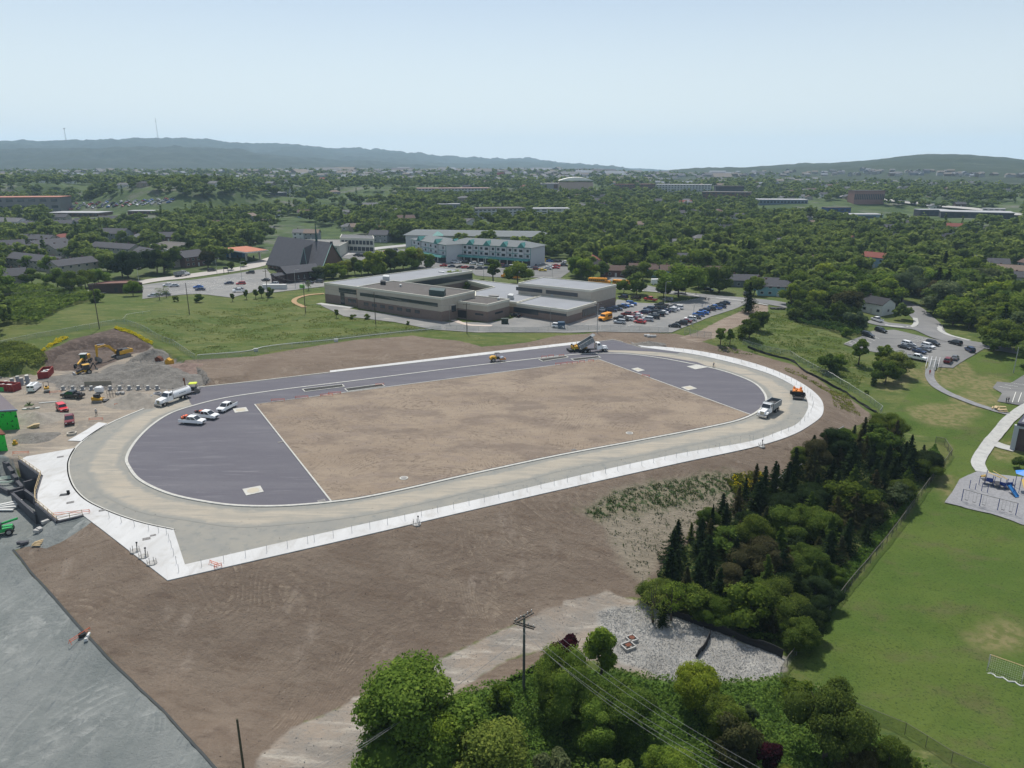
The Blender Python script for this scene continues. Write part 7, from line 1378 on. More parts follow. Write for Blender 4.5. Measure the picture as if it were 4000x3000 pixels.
pole(c7([(330,832)])[0],c7([(330,672)])[0],'thin lamp post beside the blue bin',0,.08,M['steel'],'lamp_post',lampz=1);pole(c6([(1675,822)])[0],c6([(1668,648)])[0],'thin lamp post before the school entrance',0,.08,M['steel'],'lamp_post',lampz=1)
pole(c8([(2120,1010)])[0],c8([(2155,788)])[0],'leaning grey pole by the right edge court',0,.13,M['galv'],'lamp_post');pole(c8([(590,400)])[0],c8([(592,326)])[0],'short pale lamp behind the hedge row',0,.08,M['galv'],'lamp_post');pole(c7([(1450,430)])[0],c7([(1455,255)])[0],'pole behind the pale blue house',0,.12,M['galv'],'power_pole')
pole(c1([(2092,1440)])[0],c1([(2085,1270)])[0],'lamp post at the upper edge of the church car park',0,.12,M['galv'],'lamp_post',lampz=1);pole(c1([(1200,1440)])[0],c1([(1185,1325)])[0],'street lamp by the pines at left',0,.1,M['galv'],'lamp_post',lampz=1);pole(c2([(1968,1085)])[0],c2([(1968,905)])[0],'pole in front of the hotel centre',0,.12,M['galv'],'lamp_post',lampz=1);pole(c7([(347,405)])[0],c7([(350,285)])[0],'lamp post in the right part of hotel car park',0,.1,M['galv'],'lamp_post')
pole(c1([(1876,1370)])[0],c1([(1862,1240)])[0],'street lamp near the roadside sign',0,.1,M['galv'],'lamp_post',lampz=1)
TP=[((760,880),(757,812)),((810,885),(808,825)),((980,955),(978,880)),((1150,1010),(1160,895)),((1322,1020),(1322,930)),((1640,1085),(1640,988)),((1900,1240),(1897,1150)),((2147,975),(2147,905))]
for i,(b,t)in enumerate(TP):pole(c4([b])[0],c4([t])[0],f"{['leftmost','second','third','fourth','fifth','sixth','seventh','rightmost'][i]} tall pole standing above the right hand tree canopy",1,.18,M['galv'])
def cable(a,b,sag,label,r=.03,group=None,n=14):
 a,b=Vector(a),Vector(b);P=[a.lerp(b,i/n)-Vector((0,0,sag*4*(i/n)*(1-i/n)))for i in range(n+1)];m=MB();m.path(P,r,4);o=m.build('power_cable',M['wire']);return tag(o,label,'cable',group)
pt=lambda k,dz=0,s=0:POLE[k][0]+Vector((s,0,POLE[k][1]-.1-dz))
FG='tall wooden power pole with crossed double arms in the foreground'
B0_=POLE[FG][0]+Vector((0,0,ph))
for i,(ex,s,dz)in enumerate([(2300,1.2,.1),(2230,.5,.1),(2150,-.5,1.3),(2030,-1.2,1.3),(1930,0,2.5)]):
 d=ray((1700+i*-28)*1.8083,1690*1.8083);k=62-i*1.0;e=Vector((d[0]*k,d[1]*k,CAMH+d[2]*k));cable(B0_+Vector((s*.7,s*.7,-dz)),e,1.4,f"{['uppermost','second','third','fourth','lowest'][i]} cable running from the near pole to bottom right",.014,'cables from the near pole to the right')
for i,(yb,s,dz)in enumerate([(1520,-1.2,1.3),(1555,-.6,1.4),(1580,.6,2.2),(1640,0,3.0)]):
 d=ray((640-i*20)*1.8083,(1700)*1.8083);k=66+i*1.5;e=Vector((d[0]*k,d[1]*k,CAMH+d[2]*k));cable(B0_+Vector((s*.7,-s*.4,-dz)),e,1.6,f"{['uppermost','second','third','lowest'][i]} cable running from the near pole to bottom left",.014,'cables from the near pole to the left')
K_=['wooden pole in the meadow above the excavated cut','wooden pole second from the left in the meadow','wooden pole left of the school in the meadow','wooden pole before the long windows of the school','wooden pole wrapped in plants before school entrance']
for j,(dz,s)in enumerate(((0,-.8),(.2,.8),(2.0,0))):
 w_=['upper','second','lower'][j]
 cable(pt(K_[0],dz,s),pt(K_[0],dz,s)+Vector((-120,-28,-2)),3,f"{w_} cable leaving left from the pole above the cut",.03,'cables across the meadow');cable(pt(K_[2],dz,s),pt(K_[3],dz,s),1.6,f"{w_} cable between the two poles left of the school",.03,'cables across the meadow');cable(pt(K_[3],dz,s),pt(K_[4],dz,s),2.2,f"{w_} cable in front of the long school windows",.03,'cables across the meadow');cable(pt('wooden pole with arms by the church car park',dz,s),pt(K_[2],dz,s),2,f"{w_} cable between church car park and school poles",.03,'cables across the meadow')
for i in range(7):
 if i==0:continue
 a,b=[f"{['leftmost','second','third','fourth','fifth','sixth','seventh','rightmost'][k]} tall pole standing above the right hand tree canopy" for k in(i,i+1)]
 for s in(-1,1):cable(pt(a,0,s),pt(b,0,s),2.2,f"{'left' if s < 0 else 'right'} cable from the {a.split()[0]} canopy pole to the next",.06,'cables above the right hand canopy')
# --------- fences and marker posts
def fence(pxs,h,label,step=3.0,mesh=True,mt=None,rail=True,cat='fence',name='chain_link_fence',z=None,base=False,post=.035):
 P=G(pxs)if z is None else[pz(x,y,z)for x,y in pxs];o=P[0].copy();t_=empty(name,o);tag(t_,label,cat);mt=mt or M['galv']
 pts=[]
 for a,b in zip(P[:-1],P[1:]):
  L=math.hypot(b.x-a.x,b.y-a.y);n=max(1,round(L/step));pts+=[a.lerp(b,i/n)for i in range(n)]
 pts.append(P[-1]);A=np.array([(p.x,p.y)for p in pts]);zz=H(A[:,0],A[:,1])if z is None else np.full(len(A),z);Q=[Vector((p.x-o.x,p.y-o.y,q-o.z))for p,q in zip(pts,zz)]
 idx=list(range(len(Q)))
 m=MB()
 for k,q in enumerate(Q):
  if len(Q)<=100:m=MB()
  m.tube(q-Vector((0,0,.2)),q+Vector((0,0,h)),post,n=6)
  if len(Q)<=100:m.build('post',mt,t_)
 if len(Q)>100:m.build('posts',mt,t_)
 if rail:m=MB();m.path([q+Vector((0,0,h))for q in Q],post*.9,5);m.build('top_rail',mt,t_)
 if mesh:
  m=MB();vs=[q+Vector((0,0,.05))for q in Q]+[q+Vector((0,0,h-.03))for q in Q];n=len(Q);m.add(vs,[(i,i+1,n+i+1,n+i)for i in range(n-1)]);m.build('mesh_panel',M['mesh2']if mt==M['dullpost']else M['mesh'],t_)
 if base:
  m=MB();
  for a,b in zip(Q[:-1],Q[1:]):c=(a+b)/2;m.box((c.x,c.y,min(a.z,b.z)-.3),((b-a).length+.05,.35,.9),math.atan2(b.y-a.y,b.x-a.x))
  m.build('footing_wall',M['concrete'],t_)
 return t_
fence(V([(1685,1465),(1700,1440),(1775,1345),(1905,1187),(2055,985),(2040,962),(2020,958)]),1.8,'chain link fence between dark grove and sports field',3.2,post=.05,mt=M['dullpost'])
fence(cI([(560,1000),(720,1180),(1180,1370),(1360,1480),(1580,1620),(1900,1760)]),1.7,'chain link fence along the lower side of the sports field',6,mt=M['dullpost'])
fence(cE([(985,235),(1440,345),(1700,500),(2000,665),(2212,800)])+c8([(985,1350),(960,1385)]),1.8,'curved chain link fence above the right bend',3)
fence(cD([(1830,690),(2000,530),(2100,420),(2212,345)])+V([(1820,938)]),2.0,'grey panel fence on a concrete footing beside the grove',2.6,base=True,post=.06)
fence(c5([(-300,720),(50,660),(320,600),(560,560),(880,500),(1000,480),(1080,480)]),1.7,'thin fence crossing the meadow behind the cut',4,post=.03);fence(c5([(1080,480),(1250,540),(1500,660),(1690,790)]),1.8,'chain link fence running down the right of the cut',2.5);fence(c5([(1065,460),(1100,420),(1300,390),(1530,380)]),1.2,'low bent rail fence in the meadow',3,mesh=False)
fence(c5([(1705,800),(2212,740)])+c6([(0,1070),(700,955),(1340,885),(1600,860)]),1.6,'thin mesh fence below the pale pipeline',4,rail=False)
m_=smooth_line(G(c5([(1705,752),(2212,700)])+c6([(0,1030),(700,945),(1340,872),(1600,850)])),8);m=MB();m.path([p+Vector((0,0,.25))for p in m_],.14,6);tag(m.build('pipeline',mat('pipe_grey',(.5,.5,.48),.6)),'long pale pipe lying across the edge of the meadow','pipe')
for x,y in((692,962),(0,1045)):p=g(*c6([(x,y)])[0]);m=MB();m.box((p.x,p.y,p.z+.5),(1.3,.6,1.0),.2);tag(bevel(m.build('control_box',M['trim']),.04),'white box '+('on the right stretch' if x else 'at the left end')+' of the meadow pipe','box')
fence(c6([(1640,858),(2212,880)])+c7([(230,878),(560,862),(760,865)]),1.8,'thin site fence below the school drive',4,mesh=True);fence(c7([(770,866),(1100,872),(1350,890)]),2.0,'temporary fence panels closing the car park',3.2)
fence(c7([(1490,900),(1535,890)]),2.2,'gate panel left of the track entrance',2,post=.06);fence(c7([(1540,910),(1720,935)]),2.2,'wire gate panels with a sign at the track entrance',2.4,post=.05)
# black silt cloth
def silt(pxs,label,h=.9):
 P=smooth_line(G(pxs),6);A=np.array([(p.x,p.y)for p in P]);zz=H(A[:,0],A[:,1]);m=MB();n=len(P);q=random.Random(3)
 lv=[(-.1,.35),(.25,.45),(.6,.15),(h,0)];vs=[]
 for dz,w in lv:vs+=[(p.x+w*(q.random()-.5),p.y+w*(q.random()-.5)-.1,z+dz*(.7+.5*q.random()))for p,z in zip(P,zz)]
 m.add(vs,[(k*n+i,k*n+i+1,(k+1)*n+i+1,(k+1)*n+i)for k in range(3)for i in range(n-1)]);o=m.build('silt_fence',M['rubber']);s=o.modifiers.new('t','SOLIDIFY');s.thickness=.08;return tag(o,label,'silt fence')
silt(V([(1387,1262),(1390,1298),(1450,1330),(1560,1368),(1690,1420)]),'sagging black silt fence along the foot of the grove',1.3);silt(V([(1505,1420),(1522,1400),(1535,1370)]),'short black silt fence crossing the pale riprap',1.0);silt(c8([(-180,790),(0,855),(190,905),(330,1010),(480,1085),(640,1170),(800,1280),(950,1370)]),'black silt cloth under the curved fence',.7);silt(V([(1095,1476),(1140,1455),(1190,1432)]),'low black silt fence near the power pole foot',.8)
# white marker posts on the concrete strip
MPP=Proto();m=MB();m.tube((0,0,0),(0,0,1.25),.035,n=7);MPP.add('post',m,M['galv']);mpm=MPP.parts[0][1]
mk=cA([(60,935),(165,975),(278,1010),(402,1042),(487,1060),(556,1072),(577,1130),(597,1192),(617,1256),(640,1327),(661,1400),(858,1355),(1050,1312),(1238,1270),(1422,1228),(1600,1187),(1775,1146),(1832,1133),(1996,1095),(2156,1057)])+cB([(100,1022),(252,986),(402,950),(545,917),(685,884),(823,852),(956,818),(1087,790),(1213,758),(1336,731),(1457,702),(1577,674),(1691,649),(1805,625),(1916,600),(2027,573),(2136,549)])+cD([(257,572),(365,549),(470,525),(576,504),(678,484),(780,461),(878,438),(976,415),(1071,396),(1163,375),(1257,355),(1349,335),(1439,314),(1527,294),(1612,278),(1641,272),(1728,255),(1808,233),(1882,208),(1945,185)])+cE([(1486,1032),(1535,1005),(1578,972),(1612,935),(1640,890),(1655,845),(1662,820),(1652,775),(1635,735),(1608,700),(1578,675),(1540,650),(1500,620),(1452,590),(1395,558),(1338,530),(1280,505),(1212,487),(1117,450),(1045,430),(972,410),(900,390),(822,370),(740,355),(662,340),(583,325),(500,308),(415,298),(330,285),(250,272)])
for i,px in enumerate(mk):
 p=pz(*px,.15);o=link('marker_post',mpm);o.location=p;tag(o,'thin pale marker post standing on the inner edge of concrete strip','post','marker posts along the concrete strip')
# --------- playground, goal, tables, steps
def playgear():
 z=-8.4
 def W_(x,y):p=g(*cQ([(x,y)])[0]);return p
 base=[(645,1275),(935,1360),(1225,1435),(1520,1510)];P=[W_(*b)for b in base];t_=empty('swing_set',P[0]);tag(t_,'blue framed swing set with three bays on gravel','swing set');o=P[0]
 back=[W_(x+78,y+52)for x,y in base];hh=2.7;tops=[]
 for a,b in zip(P,back):
  a,b=a-o,b-o;q=Vector((a.x,a.y,a.z+hh));tops.append(q);m=MB();m.tube(a,q,.07,n=8);m.build('leg',M['blue'],t_)
 m=MB();m.path(tops,.06,8);m.build('top_bar',M['steel'],t_)
 for k,ts in((0,(.25,.68)),(1,(.22,)),(2,(.28,.70))):
  for s in ts:
   c=tops[k].lerp(tops[k+1],s);d=(tops[k+1]-tops[k]).normalized()*.28;sb=MB();sb.box((c.x,c.y,c.z-2.15),(.5,.2,.05),math.atan2(d.y,d.x));st=sb.build('seat',M['black'],t_)
   ch=MB();[ch.tube(c+d*e,c+d*e-Vector((0,0,2.15)),.015,n=4)for e in(-1,1)];ch.build('chains',M['steel'],st)
 # climbing frame
 c0=W_(1000,1000);t2=empty('climbing_frame',c0);tag(t2,'blue and yellow climbing frame with slide and blue canopy','play structure')
 def L(x,y,z=0):p=W_(x,y)-c0;return Vector((p.x,p.y,p.z+z))
 posts=[(1022,1010),(1135,1040),(1160,1060),(1250,1080),(1345,1110),(1370,1085),(1455,1085),(925,1020),(865,1100),(965,1130),(1060,1150),(770,1080),(1010,1000),(1500,1060),(1570,1150),(1480,1180)]
 for i,(x,y)in enumerate(posts):m=MB();hh=[3.4,2.6,2.6,2.6,2.6,2.4,2.4,2.2,1.6,1.9,2.0,2.1,2.2,3.6,4.0,2.6][i];a=L(x,y);m.tube(a,a+Vector((0,0,hh)),.06,n=7);m.build('post',M['blue'],t2)
 def panel(a,b,z0,z1,mt,nm):a,b=L(*a),L(*b);c=(a+b)/2;m=MB();m.box((c.x,c.y,c.z+(z0+z1)/2),((b-a).length,.08,z1-z0),math.atan2(b.y-a.y,b.x-a.x));m.build(nm,mt,t2)
 panel((1030,1020),(1130,1045),1.0,1.9,M['blue'],'panel');panel((1255,1080),(1345,1110),.9,1.7,M['blue'],'panel');panel((1375,1090),(1455,1090),.9,1.7,M['blue'],'panel');panel((930,1020),(1010,1010),1.9,2.1,M['yellow'],'rail')
 m=MB();
 for a,b in(((1030,1000),(1130,1030)),((1135,1035),(1255,1070)),((1255,1080),(1345,1105)),((1370,1085),(1455,1090))):c=(L(*a)+L(*b))/2;m.box((c.x,c.y+.5,c.z+1.0),(2.2,1.3,.08),-.3)
 m.build('deck',M['slate'],t2);ty=mat('play_yellow',(.6,.42,.12),.5)
 for k,(a,b)in enumerate((((1060,960),(1250,1040)),((1140,940),(1345,1060)),((940,1020),(1010,1000)))):
  a,b=L(*a),L(*b);m=MB();
  for s in(-.25,.25):m.tube(a+Vector((0,s,2.2)),b+Vector((0,s,2.0)),.05,n=5)
  for i in range(7):c=a.lerp(b,i/6)+Vector((0,0,2.15));m.box(c[:],(.07,.6,.07))
  m.build('ladder_rail',ty,t2)
 sl=MB();a,b=L(1380,1120,1.5),L(1540,1230,.25);d=(b-a).normalized();n=Vector((-d.y,d.x,0)).normalized()*.35;sl.add([a-n,a+n,b+n,b-n,a-n*1.2+Vector((0,0,.35)),a+n*1.2+Vector((0,0,.35)),b+n*1.2+Vector((0,0,.35)),b-n*1.2+Vector((0,0,.35))],[(0,1,2,3),(0,3,7,4),(1,5,6,2)]);o2=sl.build('slide',mat('slide_blue',(.02,.13,.34),.4),t2)
 cn=MB();c=(L(1500,1060)+L(1570,1150))/2+Vector((1.2,0,3.9));cn.add([(c.x+2.0*math.cos(a),c.y+2.0*math.sin(a),c.z)for a in[i*math.pi/3 for i in range(6)]]+[(c.x,c.y,c.z+.9)],[(i,(i+1)%6,6)for i in range(6)]);cn.build('canopy',mat('canopy_blue',(.03,.2,.6),.5),t2)
 rp=MB();a,b=L(1600,1010,1.2),L(1660,1090,.1);rp.add([a,b,b+Vector((1.5,.5,.1)),a+Vector((1.5,.5,.3))],[(0,1,2,3)]);rp.build('ramp',ty,t2)
playgear()
def goal():
 A,B=g(*cI([(1900,785)])[0]),g(*cI([(2198,892)])[0]);t_=empty('football_goal',A);tag(t_,'football goal with orange bar and torn white net','goal');b=B-A;b.z=0;h=2.0;u=b.normalized();n=Vector((-u.y,u.x,0));n=n if n.y<0 else-n;z=Vector((0,0,h))
 for p in(Vector(),b):m=MB();m.tube(p,p+z,.06,n=8);m.build('post',M['white'],t_);
 m=MB();m.tube(z,b+z,.06,n=8);m.build('crossbar',mat('goal_orange',(.5,.36,.2),.5),t_);bk=n*1.5
 m=MB();[m.tube(p+z,p+bk,.04,n=6)for p in(Vector(),b)];m.tube(bk,b+bk,.04,n=6);m.build('back_frame',M['steel'],t_)
 m=MB();q=random.Random(2);N_=16;
 for i in range(N_+1):p=b*(i/N_);m.tube(p+z,p+bk+Vector((0,0,.02)),.006,n=3)
 for j in range(1,9):s=j/9;m.tube(z*(1-s)+bk*s,b+z*(1-s)+bk*s,.006,n=3)
 m.build('net',M['trim'],t_);m=MB();pts=[bk*1.0+u*(-1.6+i*.35)+n*(.25*math.sin(i*1.7)+.15)+Vector((0,0,.08))for i in range(24)];m.path(pts,.10,5);m.build('net_hem',M['trim'],t_)
goal()
def table(px,rz,label):
 p=g(*px);t_=empty('picnic_table',p,rz);tag(t_,label,'picnic table','picnic tables');m=MB();m.box((0,0,.74),(2.4,.75,.06));m.build('top',M['timber'],t_)
 for s in(-1,1):m=MB();m.box((0,s*.75,.45),(2.4,.28,.05));m.build('bench',M['timber'],t_);m=MB();m.tube((s*.8,-.7,0),(s*.8,.2,.72),.05,n=4);m.tube((s*.8,.7,0),(s*.8,-.2,.72),.05,n=4);m.build('leg_frame',M['timber'],t_)
table(c8([(1965,1325)])[0],.9,'picnic table at an angle, left end of the group');table(c8([(2010,1322)])[0],-.2,'picnic table at the back right of the group');table(c8([(2020,1350)])[0],-.2,'picnic table nearest the asphalt path')
def steps():
 a,b=g(*c8([(1425,930)])[0]),g(*c8([(1410,985)])[0]);t_=empty('outdoor_steps',b);tag(t_,'steel stairs with white handrails down from the small car park','steps');d=a-b;d.z=0;u=d.normalized();n=Vector((-u.y,u.x,0));rise=2.2;m=MB()
 for i in range(9):c=u*(d.length*(i+.5)/9);m.box((c.x,c.y,rise*(i+1)/9/2),(d.length/9+.05,2.4,rise*(i+1)/9),math.atan2(u.y,u.x))
 m.build('treads',M['walk'],t_)
 for s in(-1.7,-.6,.6,1.7):
  m=MB();p0,p1=n*s,n*s+d+Vector((0,0,rise));m.tube(p0+Vector((0,0,1)),p1+Vector((0,0,1)),.05,n=6);m.tube(p0+Vector((0,0,.5)),p1+Vector((0,0,.5)),.035,n=6);[m.tube(p0.lerp(p1,k/4),p0.lerp(p1,k/4)+Vector((0,0,1)),.045,n=6)for k in range(5)];m.build('handrail',M['white'],t_)
steps()
# --------- machines and vehicles of the building site
def put(p,name,px,hd,label,cat,cols={},z=None,group=None,sc=1,skip=()):
 a=g(*px)if z is None else pz(*px,z);b=g(*hd)if z is None else pz(*hd,z)
 o=p.inst(name,a if z is None else Vector((a.x,a.y,z)),math.atan2(b.y-a.y,b.x-a.x),cols,sc,skip=skip);return tag(o,label,cat,group)
def wheels_to(p,xs,r,y,w=.3):
 for x in xs:
  for s in(-1,1):wm=wheel(r,w);wm.v=[(a+x,q+s*y,z+r)for a,q,z in wm.v];p.add('wheel',wm,[M['tyre'],M['rim']])
def truck(kind,raised=False):
 p=Proto();ch=MB();ch.box((-1.2,0,.95),(8.2,1.0,.3));p.add('chassis',ch,M['black'])
 hood=MB();hood.prof([(2.0,.9),(2.0,2.0),(3.9,1.75),(4.1,1.6),(4.1,.9)],-.62 if kind=='dump' else-.95,.62 if kind=='dump' else.95);p.add('hood',hood,M['white'],bev=.06)
 for s in(-1,1):f=MB();f.prof([(2.6,1.05),(2.8,1.4),(3.6,1.4),(3.9,1.0)],s*.62,s*1.18);p.add('fender',f,M['white'])
 gr=MB();gr.box((4.13,0,1.3),(.06,1.0,.85),m=0);[gr.box((4.17,k*.16,1.3),(.03,.05,.8),m=1)for k in range(-2,3)];p.add('grille',gr,[M['chrome'],mat('grille_gold',(.22,.2,.08),.4)if 'grille_gold' not in bpy.data.materials else bpy.data.materials['grille_gold']])
 b=MB();b.box((4.3,0,.62),(.25,2.4,.5));p.add('bumper',b,M['chrome'],bev=.04)
 for s in(-1,1):h=MB();h.box((4.05,s*.95,1.15),(.15,.3,.25));p.add('headlight',h,M['lamp'])
 cab=MB();cab.prof([(.5,.9),(.5,2.95),(.7,3.05),(1.6,3.0),(2.05,2.1),(2.05,.9)],-1.1,1.1,inset=.12,zi=2.2);p.add('cab',cab,M['white'],bev=.05)
 w=MB();w.add([(1.66,-.92,2.92),(1.66,.92,2.92),(2.12,1.0,2.12),(2.12,-1.0,2.12)],[(0,1,2,3)]);w.box((1.1,0,2.5),(.8,2.1,.6));w.v=[(x+.02,y*1.02,z)for x,y,z in w.v];p.add('windows',w,M['glass'])
 for s in(-1,1):m=MB();m.tube((.35,s*.95,1.0),(.35,s*.95,3.4),.09,n=8);p.add('exhaust_stack',m,M['chrome'])
 for s in(-1,1):m=MB();m.box((2.0,s*1.45,2.2),(.08,.25,.45));m.tube((1.9,s*1.1,2.3),(2.0,s*1.4,2.3),.03,n=4);p.add('mirror',m,M['chrome'])
 wheels_to(p,(3.1,),.52,.98);wheels_to(p,(-2.2,-3.5)if kind=='dump' else(-3.4,),.52,.95,.5)
 if kind=='dump':
  a=R(28)if raised else 0;bx=MB();L0,L1,wd,z0,z1=-5.0,.15,1.22,1.25,2.75;t=.08
  bx.box(((L0+L1)/2,0,z0),(L1-L0,2*wd,.1));bx.box(((L0+L1)/2,-wd,(z0+z1)/2),(L1-L0,t,z1-z0));bx.box(((L0+L1)/2,wd,(z0+z1)/2),(L1-L0,t,z1-z0));bx.box((L1,0,(z0+z1)/2+.1),(t,2*wd,z1-z0+.2));bx.box((L1+.55,0,z1+.25),(1.2,2*wd,.08))
  if not raised:bx.box((L0,0,(z0+z1)/2),(t,2*wd,z1-z0))
  ribs=MB();[ribs.box((x,s*(wd+.06),(z0+z1)/2),(.12,.06,z1-z0))for s in(-1,1)for x in(-4.9,-3.6,-2.4,-1.1,.1)];ribs.box((-2.4,-wd-.06,z1),(5.2,.1,.12));ribs.box((-2.4,wd+.06,z1),(5.2,.1,.12))
  ld=MB();ld.add([(x,y,z1-.55+.25*math.sin(x*1.7)+.15*math.cos(y*2.3))for x in np.linspace(L0+.1,L1-.1,12)for y in(-1.15,-.5,0,.5,1.15)],[(i*5+j,(i+1)*5+j,(i+1)*5+j+1,i*5+j+1)for i in range(11)for j in range(4)])
  def rot(m):
   m.v=[(L0+(x-L0)*math.cos(a)-(z-z0)*math.sin(a),y,z0+(x-L0)*math.sin(a)+(z-z0)*math.cos(a))for x,y,z in m.v];return m
  bxm=mat('dump_steel',(.22,.24,.25),.5,.2,2)if 'dump_steel' not in bpy.data.materials else bpy.data.materials['dump_steel']
  i=p.add('dump_box',rot(bx),bxm);p.add('box_ribs',rot(ribs),M['galv'],parent=i)
  if raised:ram=MB();ram.tube((.2,0,1.1),(.05,0,3.6),.1,n=8);p.add('hoist_ram',ram,M['chrome'])
  else:p.add('load',ld,M['black'])
 else:
  tk=MB();tk.tube((-5.3,0,1.95),(.2,0,1.95),1.05,n=22);p.add('tank',tk,M['white'],smooth=False);r=MB();[r.tube((-5.0,s*.45,3.02),(-.2,s*.45,3.02),.05,n=6)for s in(-1,1)];r.box((-2.5,0,3.0),(4.6,.5,.06));p.add('walkway',r,M['steel'])
  l=MB();q=random.Random(4)
  for k in range(9):
   for s in(-1,1):l.box((-3.4+k*.22+.02*q.random(),s*1.045,2.05),(.13,.03,.2))
  p.add('lettering',l,M['slate']);m=MB();m.box((-4.9,0,.9),(.9,1.6,.5));p.add('spray_bar',m,M['black']);h=MB();h.tube((-5.3,0,1.95),(-5.4,0,1.95),.85,n=18);p.add('tank_end',h,M['galv'])
 return p
DT,DTR,TK=truck('dump'),truck('dump',True),truck('tank')
Zt=.05
put(DT,'dump_truck',cr(2900,1480,[(740,1010)],7.373)[0],cr(2900,1480,[(560,1130)],7.373)[0],'white dump truck with loaded grey box driving round the bend','dump truck',z=Zt,group='dump trucks')
tr_=put(DTR,'dump_truck',cr(2200,1280,[(900,690)],7.373)[0],cr(2200,1280,[(1230,668)],7.373)[0],'white dump truck with raised box tipping into the paver','dump truck',z=.08,group='dump trucks')
put(TK,'tanker_truck',cr(500,1250,[(640,1185)],3.686)[0],cr(500,1250,[(480,1240)],3.686)[0],'white tanker truck at the left end of the new asphalt','tanker truck',z=Zt)
put(DT,'dump_truck',c1([(1580,1392)])[0],c1([(1640,1382)])[0],'dark dump truck on the old street by the row houses','dump truck',group='dump trucks')
for px,hd,k,c_,lb in((c5([(1665,1338)])[0],c5([(1770,1345)])[0],K,'white','white pickup nearest the camera on the dark asphalt'),(c5([(1785,1290)])[0],c5([(1880,1300)])[0],K,'white','white pickup with red and orange tools in its bed'),(c5([(1965,1215)])[0],c5([(1905,1245)])[0],K,'white','white pickup with dark grille parked near the kerb'),
 (c5([(632,1112)])[0],c5([(540,1105)])[0],K,'black','black pickup in the dirt yard beside loose materials'),(c5([(605,1325)])[0],c5([(607,1400)])[0],K,'darkred','maroon and grey pickup facing the camera in the yard'),(c5([(300,1045)])[0],c5([(350,1005)])[0],'van','white','white van with ladders on its roof')):
 a,b=pz(*px,.08),pz(*hd,.08);o=CARS[k].inst('parked_van' if k=='van' else 'pickup_truck',(a.x,a.y,.08 if px[0]>690 else 0.02),math.atan2(b.y-a.y,b.x-a.x),{'paint':CC[c_]});tag(o,lb,'van' if k=='van' else 'pickup truck','vehicles on the building site')
 if 'tools' in lb or 'nearest' in lb or 'loose' in lb:
  q=random.Random(len(lb));m=MB();[m.box((-2.0+q.uniform(-.8,.7),q.uniform(-.6,.6),1.35+q.random()*.3),(q.uniform(.4,1.1),q.uniform(.2,.5),q.uniform(.15,.4)),q.random()*3,m=2 if 'loose' in lb else q.choice([0,1,2,2]))for _ in range(9)];m.build('cargo',[M['orange'],M['red'],M['charcoal']],o)
 if k=='van':m=MB();[m.tube((-2.2,s,2.12),(.9,s,2.12),.05,n=4)for s in(-.35,.1)];[m.tube((-2.2+i*.35,-.35,2.12),(-2.2+i*.35,.1,2.12),.03,n=4)for i in range(9)];m.build('ladder',M['galv'],o)
a,b=pz(*c5([(542,1228)])[0]),pz(*c5([(585,1262)])[0]);o=CARS['jeep'].inst('parked_car',(a.x,a.y,.02),math.atan2(b.y-a.y,b.x-a.x),{'paint':(.6,.02,.03)});tag(o,'bright red boxy off-road car behind the maroon pickup','car','vehicles on the building site')
# school buses
def bus(L=11.0,h=3.0):
 p=Proto();b=MB();x=L/2;b.prof([(-x,.5),(-x,h-.15),(-x+.2,h),(x-2.0,h),(x-1.75,h-.2),(x-1.45,1.75),(x-.2,1.55),(x,1.3),(x,.5)],-1.2,1.2,inset=.12,zi=h-.3);i=p.add('body',b,M['busyellow'],bev=.05)
 w=MB();n=int(L-3)
 for k in range(n):
  for s in(-1,1):w.box((-x+.7+k*1.0,s*1.2,h-.95),(.8,.06,.6))
 w.add([(x-1.72,-1.0,h-.25),(x-1.72,1.0,h-.25),(x-1.38,1.05,1.85),(x-1.38,-1.05,1.85)],[(0,1,2,3)]);p.add('windows',w,M['glass']);s_=MB();[s_.box((-.5,q*1.215,zz),(L-2.5,.03,.08))for q in(-1,1)for zz in(1.1,1.5)];p.add('black_stripes',s_,M['black'])
 b_=MB();b_.box((x+.05,0,.6),(.2,2.3,.35));p.add('bumper',b_,M['black']);g_=MB();g_.box((x+.02,0,1.05),(.06,1.2,.5));p.add('grille',g_,M['black'])
 for s in(-1,1):m=MB();m.box((x,s*.9,1.0),(.08,.25,.2));p.add('headlight',m,M['lamp'])
 hz=MB();[hz.box((-x+2+k*(L-5)/2,0,h+.04),(.6,.6,.1))for k in range(3)];p.add('roof_hatch',hz,M['busyellow']);wheels_to(p,(x-1.1,-x+2.6),.48,1.0,.35);return p
BUS=bus();BUSS=bus(6.5,2.9)
put(BUS,'school_bus',c7([(755,462)])[0],c7([(840,466)])[0],'long yellow school bus, left of the two behind the gym','school bus',group='school buses',);put(BUS,'school_bus',c7([(965,482)])[0],c7([(1050,488)])[0],'long yellow school bus, right of the two behind the gym','school bus',group='school buses');put(BUS,'school_bus',c2([(2200,1078)])[0],c2([(2130,1070)])[0],'yellow school bus parked behind the tall leafy tree','school bus',group='school buses')
put(BUSS,'school_bus',c7([(805,778)])[0],c7([(765,790)])[0],'short yellow school bus at the end of the gym','school bus',group='school buses')
